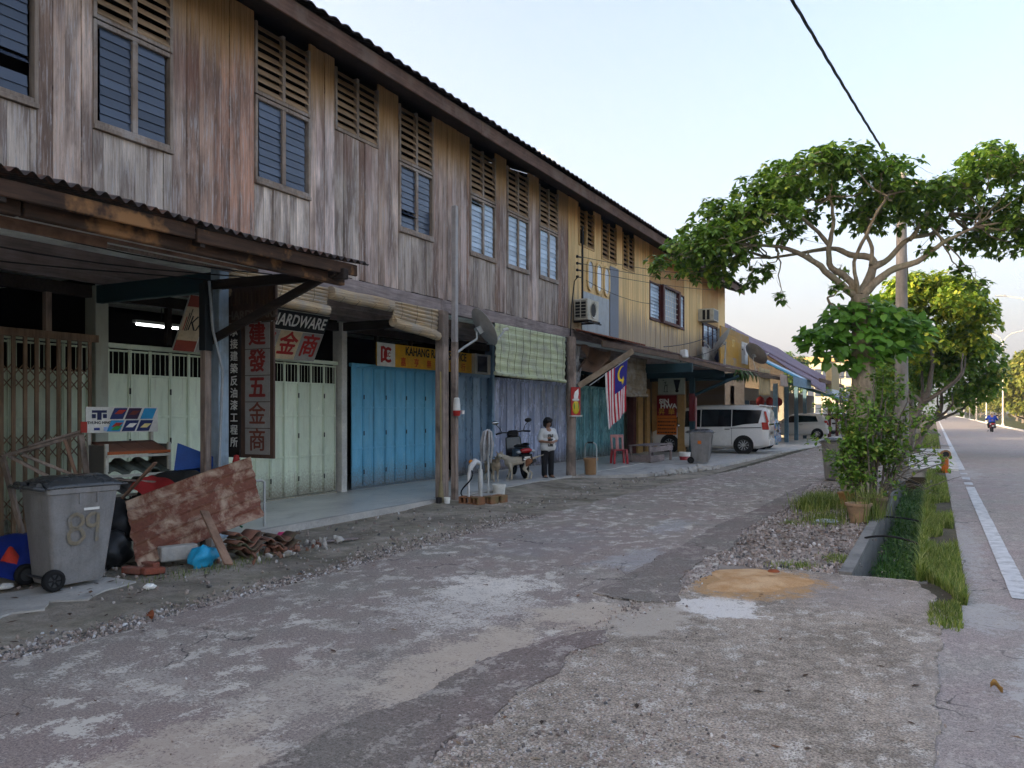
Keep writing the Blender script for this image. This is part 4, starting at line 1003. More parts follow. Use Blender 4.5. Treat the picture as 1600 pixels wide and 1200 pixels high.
# ------------------------------------------------------------------ bamboo blinds
def blind(label, y0, y1, z0l, z0r, zt, mat, x=-8.1, roll=.06, cords=4, group=None, wav=.02, n=26):
    t = thing('bamboo_blind', label, 'blind', (x, (y0 + y1) / 2, zt), group=group, world=True)
    mb = MB()
    def fn(u, v):
        y = y0 + u * (y1 - y0); zb = z0l + (z0r - z0l) * u
        return (x + wav * math.sin(u * 7 + v * 2.5) * v + .012 * math.sin(v * 40), y + .02 * math.sin(v * 5 + u), zt + (zb - zt) * v)
    mb.grid(fn, 10, n); o = mb.build('slat_sheet', mat, t, True); o.modifiers.new('t', 'SOLIDIFY').thickness = .012
    mb = MB(); mb.tube([(x + .02, y0 + (y1 - y0) * i / 6, z0l + (z0r - z0l) * i / 6 - .01 * math.sin(i)) for i in range(7)], roll, 10); mb.build('roll', mat, t, True)
    for i in range(cords):
        u = (i + .5) / cords; yy = y0 + u * (y1 - y0)
        mb = MB(); p = [Vector(fn(u, v / 8)) + Vector((.034, 0, 0)) for v in range(9)]; p += [p[-1] + Vector((roll + .02, 0, -roll * .6)), p[-1] + Vector((roll * .2, 0, -roll * 1.3))]
        mb.tube(p, .0035, 4); mb.build('cord', flat('cord_brown', '#4a4636', .8, bump=0), t)
    return t
blind('half lowered tan bamboo blind behind the vertical signboard', 7.4, 9.34, 3.25, 3.22, 3.56, MAT['bamboo'], roll=.075, cords=3)
blind('tightly rolled tan bamboo blind under the grey beam', 9.40, 10.92, 3.50, 3.47, 3.56, MAT['bamboo'], roll=.10, cords=4, n=4)
blind('lowered tan bamboo blind drooping at its right end above the blue shutters', 10.98, 12.36, 3.22, 3.08, 3.57, MAT['bamboo'], roll=.085, cords=3)
blind('wide pale green bamboo blind hanging above the lavender shutters', 14.5, 18.05, 2.50, 2.44, 3.54, MAT['gbamboo'], x=-8.08, roll=.045, cords=10, wav=.035)
bb = blind('dark brown bamboo blind behind the striped flag', 22.4, 24.45, 2.2, 2.2, 3.36, MAT['bbamboo'], x=-8.1, roll=.06, cords=3)
ob = thing('canvas_blind', 'yellowed canvas blind hanging from the canopy above the white van', 'blind', (-5.9, 33.2, 3.0), world=True)
def drop(parent, name, x, y0, y1, z0, z1, mat, w=.05):
    mb = MB(); mb.grid(lambda u, v: (x + w * math.sin(u * 6 + v * 3) * v, y0 + u * (y1 - y0) + .03 * math.sin(v * 6), z1 + (z0 - z1) * v + .05 * (u - .5) ** 2), 10, 10)
    o = mb.build(name, mat, parent, True); o.modifiers.new('t', 'SOLIDIFY').thickness = .01; return o
MAT['canvas'] = simple('stained_canvas', (.46, .34, .17, 1), .85, dirt=(.20, .15, .08, 1), dirt_amt=.7, dirt_scale=1.5)
drop(ob, 'cloth', -6.05, 31.9, 34.3, 2.35, 3.42, MAT['canvas'])
ob2 = thing('canvas_blind', 'short pinkish canvas blind rolled up beside the yellowed one', 'blind', (-5.8, 35.6, 3.0), world=True)
drop(ob2, 'cloth', -5.75, 34.9, 36.9, 2.78, 3.28, simple('pink_canvas', (.48, .36, .29, 1), .85))

# ------------------------------------------------------------------ satellite dishes, aerial, aircon, wires
dish_m = simple('dish_grey', (.30, .29, .27, 1), .5); pale_m = flat('galvanised', '#a7aaa8', .45, .4)
def dish(label, c, nrm, r, mount, side=1):
    t = thing('satellite_dish', label, 'satellite dish', c)
    nz = Vector(nrm).normalized(); rot = nz.to_track_quat('Z', 'Y').to_matrix().to_4x4()
    mb = MB(); mb.lathe([(r * i / 8, .16 * r * (i / 8) ** 2 * 1.4) for i in range(9)], n=28); k = len(mb.v)
    mb.lathe([(r * (8 - i) / 8, .16 * r * ((8 - i) / 8) ** 2 * 1.4 - .012) for i in range(9)], n=28); mb.lathe([(r, .16 * r * 1.4 - .012), (r * 1.012, .16 * r * 1.4 - .006), (r, .16 * r * 1.4)], n=28); mb.xf(rot); mb.build('reflector', dish_m, t, 60)
    down = rot @ Vector((0, -1, 0)); down = Vector((0, 0, -1)) - nz * Vector((0, 0, -1)).dot(nz); down.normalize()
    a = down * r * .95 + nz * .14 * r; b = nz * r * 1.05 + down * r * .65
    mb = MB(); mb.bar(a, b, .03, .03); mb.build('arm', pale_m, t)
    mb = MB(); mb.lathe([(.001, -.05), (.03, -.05), (.035, 0), (.03, .06), (.001, .07)], b + nz * .02, 10, (-nz + down * -.3)); mb.build('receiver', flat('lnb', '#b9b6ae', .5), t, 40)
    mb = MB(); mb.box(-.07, .07, -.07, .07, -.10, 0); mb.xf(rot); mb.build('bracket', pale_m, t)
    m_ = Vector(mount) - Vector(c); q = -nz * .1
    mb = MB(); mb.tube([q, q + Vector((0, 0, -.18)) * r * 2, q * .3 + m_ * .6 + Vector((0, 0, -.12 * r)), m_], .024, 8); mb.box(m_.x - .04, m_.x + .03, m_.y - .04, m_.y + .04, m_.z - .12, m_.z + .12); mb.build('mast', pale_m, t, 40)
    return t
dish('grey satellite dish on a curved arm fixed to the tall slim pole', (-7.62, 13.15, 3.27), (.52, .66, .52), .40, (-7.93, 12.72, 2.78))
dish('dark satellite dish on its edge above the brown canopy beside white panels', (-7.0, 30.2, 4.30), (-.75, -.08, .55), .55, (-6.95, 30.2, 3.55))
dish('olive grey satellite dish facing away beside the yellow signboard', (-6.9, 35.6, 4.15), (.5, .6, .6), .56, (-6.8, 35.4, 3.4))
pl = thing('downpipe_pole', 'tall slim square grey pole standing in front of the timber wall by the dish', 'pole', (-7.94, 12.72, 0))
mb = MB(); mb.box(-.055, .055, -.05, .05, .02, 3.0); mb.build('shaft', MAT['oldpost'], pl, False, .008)
mb = MB(); mb.box(-.05, .05, -.045, .045, 3.0, 5.55); mb.build('upper_shaft', flat('pale_grey_paint', '#a8a3a0', .6, dirt=(.2, .18, .17, 1), dirt_amt=.5, streak=True), pl, False, .006)
ae = thing('tv_aerial', 'thin television aerial standing up behind the ridge against the sky', 'aerial', (-13.5, 28.0, 8.2))
mb = MB(); mb.tube([(0, 0, 0), (0, 0, 3.4)], .03, 6); mb.build('mast', pale_m, ae); mb = MB(); mb.bar((-.1, -1.0, 3.3), (.1, 1.0, 3.35), .04, .04)
for i in range(7): mb.bar((-.45 + .02 * i, -.9 + i * .3, 3.33), (.45 - .02 * i, -.9 + i * .3, 3.33), .025, .025)
mb.build('element', pale_m, ae)
ac = thing('air_conditioner', 'off white outdoor aircon unit on brackets at the corner of the zinc patched wall', 'air conditioner', (-7.95, 19.15, 4.3))
acm = flat('aircon_white', '#b9b4a4', .5, dirt=(.12, .1, .08, 1), dirt_amt=.5)
mb = MB(); mb.box(-.19, .19, -.38, .38, -.27, .27); mb.build('case', acm, ac, False, .015)
mb = MB(); mb.lathe([(.17, 0), (.19, .01), (.21, .02), (.215, .0)], (.191, 0, 0), 20, (1, 0, 0)); mb.build('fan_ring', acm, ac, 40)
mb = MB(); mb.lathe([(.0, .001), (.172, .001)], (.191, 0, 0), 20, (1, 0, 0)); mb.build('fan_opening', hinge, ac)
for i in range(2):
    mb = MB(); mb.box(-.15 + i * .16, -.02 + i * .16, -.384, -.38, -.22, .22); mb.build('coil', hinge, ac)
mb = MB()
for i in range(6): mb.box(-.17, .17, -.392, -.384, -.2 + i * .08 - .006, -.2 + i * .08 + .006)
mb.build('grille', acm, ac)
mb = MB(); mb.bar((-.3, -.28, -.30), (.26, -.28, -.30), .04, .04); mb.bar((-.3, .28, -.30), (.26, .28, -.30), .04, .04); mb.bar((.22, -.45, -.33), (.22, .45, -.33), .04, .03); mb.build('bracket', hinge, ac)
def window_ac(label, y, z):
    t = thing('window_aircon', label, 'air conditioner', (-8.0, y, z))
    mb = MB(); mb.box(-.2, .42, -.40, .40, -.24, .24); mb.build('case', acm, t, False, .012)
    for i in range(2):
        mb = MB(); mb.box(-.02 + i * .17, .09 + i * .17, -.404, -.4, -.19, .19); mb.build('vent', hinge, t)
    mb = MB(); mb.box(.42, .426, -.34, .34, -.19, .19); mb.build('coil', flat('coil_grey', '#6d7173', .6), t)
window_ac('boxy window aircon sticking out above the last window of the yellow wall', 31.5, 5.48); window_ac('boxy window aircon partly behind the yellow signboard', 34.6, 5.0)
vp = thing('wire_bracket', 'thin black pole with insulators fixed on the yellow wall above the aircon', 'bracket', (-7.95, 18.9, 5.5), world=True)
mb = MB(); mb.bar((-7.98, 18.95, 4.6), (-7.98, 18.95, 6.45), .04, .04); mb.build('pole', hinge, vp)
for i in range(4):
    mb = MB(); mb.bar((-8.0, 18.66, 5.62 - i * .17), (-7.98, 18.95, 5.64 - i * .17), .02, .02); mb.lathe([(.001, 0), (.035, .01), (.035, .06), (.001, .08)], (-7.98, 18.62, 5.58 - i * .17), 8); mb.build('insulator', hinge, vp)
def wire(label, a, b, sag=.1, r=.008, n=14):
    a = Vector(a); b = Vector(b); mb = MB(); mb.tube([a.lerp(b, i / n) - Vector((0, 0, 4 * sag * (i / n) * (1 - i / n))) for i in range(n + 1)], r, 5)
    return tag(mb.build('wire', hinge, None, True), label, 'wire')
for i in range(3): wire(['topmost thin wire running from the black bracket to the eave', 'middle thin wire running from the black bracket to the eave', 'lowest of the three thin wires from the black bracket to the eave'][i], (-7.98, 18.7, 5.64 - i * .17), (-7.5, 29 + i, 6.7 - i * .15), .08)
wire('wire sagging from the bracket to the brown window frame', (-7.98, 19.2, 5.1), (-8.1, 25.1, 5.2), .12)
wire('thick cable rising from the brown canopy to the last window', (-7.2, 23.4, 3.65), (-8.1, 33.5, 4.95), .1, .014)
wire('cable stretched from the canopy edge to the dark dish', (-6.9, 25.8, 3.5), (-6.9, 30.0, 4.2), .05, .012)
mb = MB(); mb.tube([(-8.12, 18.5, 3.6), (-8.1, 18.55, 4.4), (-8.05, 18.6, 5.0), (-8.0, 18.75, 5.15)], .015, 6); tag(mb.build('cable', hinge, None, True), 'black cable climbing the corner where grey boards meet yellow ones', 'cable')

# ------------------------------------------------------------------ canopy of the yellow shophouse
cp = thing('canopy', 'low brown metal canopy along the yellow shophouse with dark teal beams', 'canopy', (-7.5, 25, 3.5), world=True)
edge = [(-7.35, 18.75, 3.50), (-7.2, 21.5, 3.50), (-7.05, 24.5, 3.48), (-6.5, 28, 3.28), (-6.0, 31.5, 3.22), (-5.8, 37.0, 3.22)]
mb = MB()
def cpf(u, v):
    t = u * 5; i = min(4, int(t)); a = Vector(edge[i]).lerp(Vector(edge[i + 1]), t - i); w = Vector((-8.16, a.y, 3.78))
    p = w.lerp(a, v); return (p.x, p.y, p.z + .014 * math.sin(u * 5 * 3.4 / .13 * 2 * math.pi))
mb.grid(cpf, 500, 2); mb.build('roof_sheet', m_rust('rusty_canopy', (.10, .06, .045, 1), (.26, .20, .17, 1), .5), cp, True)
for a, b in zip(edge, edge[1:]):
    mb = MB(); mb.bar(Vector(a) + Vector((-.02, .01, -.10)), Vector(b) + Vector((-.02, -.01, -.10)), .04, .15); mb.build('fascia', m_wood('canopy_fascia', (.07, .045, .03, 1), (.17, .11, .075, 1), .75, HY) if 'cf' not in MAT else MAT['cf'], cp, False, .008)
    if 'cf' not in MAT: MAT['cf'] = bpy.data.materials['canopy_fascia']
teal_d = bpy.data.materials['dark_teal_paint']
for yy in (24.4, 28.6, 31.6):
    mb = MB(); mb.box(-10.3, -6.6, yy - .06, yy + .06, 2.92, 3.2); mb.build('beam', teal_d, cp, False, .01)
mb = MB(); mb.box(-7.84, -7.66, 28.54, 28.72, .08, 1.35); mb.build('post', teal_d, cp, False, .01)
mb = MB(); mb.box(-7.85, -7.65, 28.53, 28.73, 1.35, 2.35); mb.build('post', flat('dark_red_enamel', '#6b1a1e', .5, dirt=(.2, .08, .07, 1)), cp, False, .01)
mb = MB(); mb.box(-7.84, -7.66, 28.54, 28.72, 2.35, 2.95); mb.build('post', teal_d, cp, False, .01)
mb = MB(); mb.bar((-7.65, 28.6, 2.3), (-6.1, 28.6, 2.95), .07, .10); mb.build('brace', teal_d, cp, False, .01)
mb = MB(); mb.tube([(-7.58, 28.5, .08), (-7.58, 28.5, 2.2)], .025, 8); mb.build('pipe', flat('pink_pipe', '#b78c86', .5), cp, True)
zr = m_rust('rust_patch_sheet', (.25, .09, .05, 1), (.42, .34, .30, 1), .45)
mb = MB(); mb.grid(lambda u, v: (-8.1 + u * .85, 18.75 + v * 3.1, 3.80 - u * .22 + .025 * math.sin(v * 3.1 / .14 * 6.28)), 2, 150); tag(mb.build('roofing_sheet', zr, None, True), 'loose rust streaked roofing sheet under the outdoor aircon unit', 'roofing sheet')
fl_ = thing('flood_lamp', 'small white box lamp on the canopy edge above the flag', 'lamp', (-7.0, 24.9, 3.52)); mb = MB(); mb.hexa([(-.1, -.16, -.14), (.1, -.16, -.10), (.1, .16, -.10), (-.1, .16, -.14), (-.1, -.14, .12), (.08, -.14, .14), (.08, .14, .14), (-.1, .14, .12)]); mb.build('case', flat('lamp_white', '#cfd0ce', .4), fl_, False, .02); mb = MB(); mb.box(-.12, -.1, -.03, .03, -.25, .1); mb.build('bracket', hinge, fl_)
st = thing('tarpaulin', 'torn brownish tarpaulin bunched under the canopy beside the timber post', 'tarpaulin', (-8.1, 20.0, 3.0), world=True)
mb = MB(); mb.grid(lambda u, v: (-8.25 + .14 * math.sin(u * 9 + v * 4) + .2 * v, 19.2 + u * 2.3 + .15 * math.sin(v * 5), 3.42 - v * (.75 - .35 * u) + .05 * math.sin(u * 14)), 24, 12)
mb.build('cloth', simple('old_tarp', (.22, .13, .085, 1), .8, dirt=(.07, .05, .04, 1), dirt_amt=.9, dirt_scale=3), st, True)
mb = MB(); mb.grid(lambda u, v: (-8.2 + .05 * math.sin(u * 9 + v * 9), 18.95 + u * .35, 3.4 - v * 1.0), 8, 14); mb.build('strip', simple('striped_cloth', (.35, .34, .33, 1), .8, dirt=(.03, .03, .03, 1), dirt_amt=1, dirt_scale=5, streak=True), st, True)

# ------------------------------------------------------------------ flag
fp = thing('flag_plank', 'brown plank sloping up from the timber post with a flag under it', 'plank', (-8.0, 18.6, 2.4), world=True)
mb = MB(); mb.bar((-7.95, 18.62, 2.34), (-6.93, 19.85, 3.28), .03, .15); mb.build('board', m_wood('flag_plank_wood', (.19, .14, .09, 1), (.34, .26, .18, 1), .8, (2, 2, 2)), fp, False, .004)
mb = MB(); mb.tube([(-7.72, 18.8, 2.36), (-6.98, 19.72, 3.1)], .012, 6); mb.build('rod', pale_m, fp)
fg = thing('flag', 'red and white striped flag with yellow crescent on blue hanging from the plank', 'flag', (-7.3, 19.35, 2.8), world=True)
P0 = Vector((-7.42, 19.17, 2.70)); P1 = Vector((-7.02, 19.68, 3.05))
def flagf(u, v, off=0):
    top = P0.lerp(P1, u); w = 1.12 - .18 * v ** 1.2
    c = P0.lerp(P1, .62) + Vector((.1 * v, .32 * v, 0))
    base = c + (top - c) * w; fold = .05 * math.sin(u * 10 + v * 2.2) * (.3 + v) + .06 * math.sin(u * 4 + 1)
    nrm = Vector((.75, -.6, 0))
    return base + nrm * (fold * .8 + off) + Vector((0, 0, -1.48 * v * (1 - .10 * u) + (P0.lerp(P1, .62).z - top.z) * (1 - w) * 0))
fr = flat('flag_red', '#b32634', .7, bump=0); fw = flat('flag_white', '#d9d3cf', .7, bump=0); fb = flat('flag_blue', '#28257a', .7, bump=0); fy_ = flat('flag_yellow', '#e0bd2a', .7, bump=0)
mb = MB(); mb.grid(flagf, 56, 40)
for i in range(56):
    for j in range(40):
        k_ = (55 - i) // 4; mb.mi[i * 40 + j] = 2 if (k_ < 8 and j < 20) else (0 if k_ % 2 == 0 else 1)
mb.build('cloth', [fr, fw, fb], fg, True)
def onflag(pts2, name):
    for off in (.006, -.006):
        mb = MB(); mb.add([flagf(u, v, off) for u, v in pts2], [tuple(range(len(pts2)))]); mb.build(name, fy_, fg)
cu_, cv_ = .72, .20
out_ = [(cu_ - .17 * math.cos(R(a)) , cv_ + .14 * math.sin(R(a))) for a in range(-125, 126, 12)]; inn = [(cu_ + .05 - .145 * math.cos(R(a)), cv_ + .115 * math.sin(R(a))) for a in range(112, -113, -12)]
for k_ in range(len(out_) - 1):
    j0, j1 = len(inn) - 1 - int(k_ * (len(inn) - 1) / (len(out_) - 1)), len(inn) - 1 - int((k_ + 1) * (len(inn) - 1) / (len(out_) - 1))
    q = [out_[k_], out_[k_ + 1], inn[j1]] + ([inn[j0]] if j0 != j1 else [])
    onflag(q, 'crescent')
onflag([(cu_ + .07 + (.10 if i % 2 == 0 else .045) * math.cos(i * math.pi / 14), cv_ + .15 + (.09 if i % 2 == 0 else .04) * math.sin(i * math.pi / 14)) for i in range(28)], 'star')

# ------------------------------------------------------------------ things fixed on the posts
al = thing('altar_plaque', 'red plaque with a yellow pineapple ornament fixed on the round timber post', 'plaque', (-7.93, 18.38, 1.95))
M = Matrix.Rotation(R(-22), 4, 'Z') @ FACE_X
rect(al, M, 0, 0, .32, .72, .02, red, 'board'); rect(al, M, 0, -.36, .38, .03, .07, white, 'shelf', -.01)
mb = MB(); mb.prism([(-.07, .08, .022), (.06, .08, .022), (.09, .2, .022), (.08, .32, .022), (-.04, .24, .022), (-.08, .15, .022)], (0, 0, .006)); mb.xf(M); mb.build('paper', paper, al)
mb = MB(); mb.sphere((0, -.15, .02), (.12, .17, .03), 14, 8); mb.xf(M); mb.build('pineapple', flat('ornament_yellow', '#cdb52a', .5), al, True)
for s_ in (-1, 1):
    mb = MB(); mb.sphere((s_ * .07, -.12, .035), (.025, .09, .015), 8, 6); mb.xf(M); mb.build('leaf', flat('ornament_green', '#5d8a3a', .5), al, True)
mb = MB(); mb.sphere((0, .04, .02), (.13, .04, .015), 10, 6); mb.xf(M); mb.build('ribbon', white, al, True)
hp = thing('incense_holder', 'white and red tin holder fixed on the tall grey pole', 'holder', (-7.86, 12.66, 1.62))
mb = MB(); mb.lathe([(.001, 0), (.06, 0), (.072, .05), (.072, .10)], (0, 0, 0), 12); mb.build('base', red, hp, 40); mb = MB(); mb.lathe([(.07, .10), (.065, .24), (.055, .32), (.03, .34), (.001, .34)], (0, 0, 0), 12); mb.build('body', white, hp, 40)
mb = MB(); mb.lathe([(.001, 0), (.03, 0), (.035, .07), (.001, .07)], (.08, .09, .03), 10); mb.build('cup', paper, hp, 40)

# ------------------------------------------------------------------ far end: pillars, small signs, big yellow signboard
ochre = simple('ochre_panel', (.42, .25, .09, 1), .6, dirt=(.2, .12, .05, 1), dirt_amt=.4)
for y0, y1, c in ((28.96, 29.28, brown), (29.55, 30.1, ochre), (30.6, 31.0, ochre)):
    mb = MB(); mb.box(-10.35, -10.1, y0, y1, .1, 2.6); mb.build('door_panel', c, ys, False, .006)
mb = MB(); mb.box(-10.30, -10.2, 30.12, 30.58, .1, 2.6); mb.build('door', flat('brown_door', '#4a3622', .6), ys)
for x0, x1 in ((-10.05, -9.84), (-9.0, -8.72)):
    mb = MB(); mb.box(x0, x1, 31.05, 31.3, .1, 2.9); mb.build('pillar', ochre, ys, False, .006)
sh_ = thing('shop_sign', 'tall red and orange painted sign with white lettering beside the van bonnet', 'sign', (-9.42, 31.0, 1.56)); M = FACE_NY
def tx(x, y, z=.03): return M @ Matrix.Translation((x, y, z))
rect(sh_, M, 0, .38, .80, .80, .03, flat('maroon', '#7a1c20', .5, bump=0), 'board'); rect(sh_, M, 0, -.40, .80, .76, .03, orange, 'board')
lettering('SIN', tx(-.10, .54, .032), paper, sh_, .25, bold=.010, sx=1.1); lettering('HWA', tx(.08, .35, .032), paper, sh_, .25, bold=.010, sx=1.1)
lettering('昇', tx(-.20, .12, .032), gold, sh_, .28); lettering('華', tx(.20, .12, .032), gold, sh_, .28)
for j in range(5):
    x = -.36
    while x < .32:
        w = pr.uniform(.03, .10); rect(sh_, M, x + w / 2, -.13 - j * .14, w, .05 if j else .02, .004, black, 'text_row', .03); x += w + .02
lb = thing('light_box_sign', 'white light box sign with a black shuttlecock above the red shop sign', 'sign', (-9.2, 30.9, 2.72))
rect(lb, M, 0, 0, 1.06, .66, .12, flat('lightbox', '#aeb5a6', .4, bump=0), 'case', -.06); rect(lb, M, 0, 0, 1.10, .70, .02, grey, 'frame', -.05)
mb = MB(); mb.sphere((.24, -.20, .062), (.07, .07, .01), 12, 6); mb.add([(.12, .22, .066), (.36, .22, .066), (.30, -.12, .066), (.18, -.12, .066)], [(0, 3, 2, 1)])
for i in range(8): mb.hexa([(.10 + i * .036, .24, .062), (.125 + i * .036, .24, .062), (.20 + i * .012, -.14, .062), (.19 + i * .012, -.14, .062), (.10 + i * .036, .24, .07), (.125 + i * .036, .24, .07), (.20 + i * .012, -.14, .07), (.19 + i * .012, -.14, .07)])
mb.xf(M); mb.build('shuttlecock', black, lb)
mb = MB()
for p in [((-.30, .12), (-.18, .16)), ((-.20, .16), (-.26, -.02)), ((-.26, -.02), (-.28, -.24)), ((-.16, .02), (-.16, -.24)), ((-.30, -.24), (-.12, -.24)), ((-.26, -.02), (-.14, .04)), ((-.34, .22), (-.28, .22))]: mb.bar((p[0][0], p[0][1], .064), (p[1][0], p[1][1], .064), .02, .01)
mb.xf(M); mb.build('drawing', flat('dark_green', '#27382c', .6, bump=0), lb)
yb = thing('signboard', 'large faded yellow plywood signboard on the canopy at the end of the yellow shophouse', 'sign', (-7.45, 34.2, 4.32)); M = FACE_X
def tx(x, y, z=.03): return M @ Matrix.Translation((x, y, z))
rect(yb, M, 0, 0, 5.4, 1.50, .05, flat('faded_yellow', '#b98d3c', .65, bump=0, dirt=(.36, .30, .22, 1), dirt_amt=.7, dirt_scale=1.2), 'board')
for i in range(27): rect(yb, M, -2.6 + i * .2, .52, .03, .44, .012, flat('faded_beige', '#a08d74', .7, bump=0), 'rib', .05)
rect(yb, M, -.6, .06, 2.0, .9, .006, flat('ochre_area', '#b5851f', .6, bump=0), 'panel', .05)
lettering('ST', tx(-.5, .2, .058), flat('pale_yellow_letter', '#d8bd70', .6, bump=0), yb, .42, bold=.01); lettering('00', tx(-.3, -.32, .052), flat('purple_letter', '#8f7a86', .6, bump=0), yb, .5, bold=.01)
rect(yb, M, 1.75, -.05, 1.3, .95, .006, flat('poster_white', '#c9c8c4', .5, bump=0, dirt=(.4, .4, .42, 1)), 'poster', .052)
rect(yb, M, 1.25, .08, .2, .06, .004, black, 'print', .06); rect(yb, M, 1.8, .12, .5, .5, .004, flat('poster_grey', '#a9a2a0', .5, bump=0), 'print', .06)
wp = thing('panel', 'whitewashed panel with dark blotches below the last window behind the dark dish', 'panel', (-7.95, 32.0, 3.95)); rect(wp, M, 0, -.05, 2.6, .62, .04, flat('whitewash', '#c0bdb6', .7, dirt=(.03, .03, .04, 1), dirt_amt=.8, dirt_scale=2.4), 'board')
tri = MB(); tri.prism([(.5, -.1, .045), (1.2, -.3, .045), (1.1, .25, .045)], (0, 0, .004)); tri.xf(M); tri.build('print', flat('navy_print', '#2c3a6a', .6, bump=0), wp)
fern = MB()
fr_ = random.Random(5)
for i in range(60):
    a = fr_.random() * 6.28; L = fr_.uniform(.25, .6); d = Vector((math.cos(a), math.sin(a), 0)); p = Vector((-6.25, 30.4 + fr_.gauss(0, .5), 3.12)); sd = Vector((-d.y, d.x, 0)) * .03
    pts = [p, p + d * L * .4 + Vector((0, 0, .08)), p + d * L * .7 + Vector((0, 0, -.1)), p + d * L * .8 + Vector((0, 0, -.4 * L - .15))]
    fern.add([pts[0] - sd, pts[0] + sd, pts[1] + sd, pts[1] - sd, pts[2] - sd, pts[2] + sd, pts[3]], [(0, 1, 2, 3), (3, 2, 5, 4), (4, 5, 6)])
fo = thing('fern', 'dark fern growing out of the canopy edge above the van', 'plant', (-6.25, 30.4, 3.1), world=True); fern.build('fronds', MAT['leaf_dk'], fo)
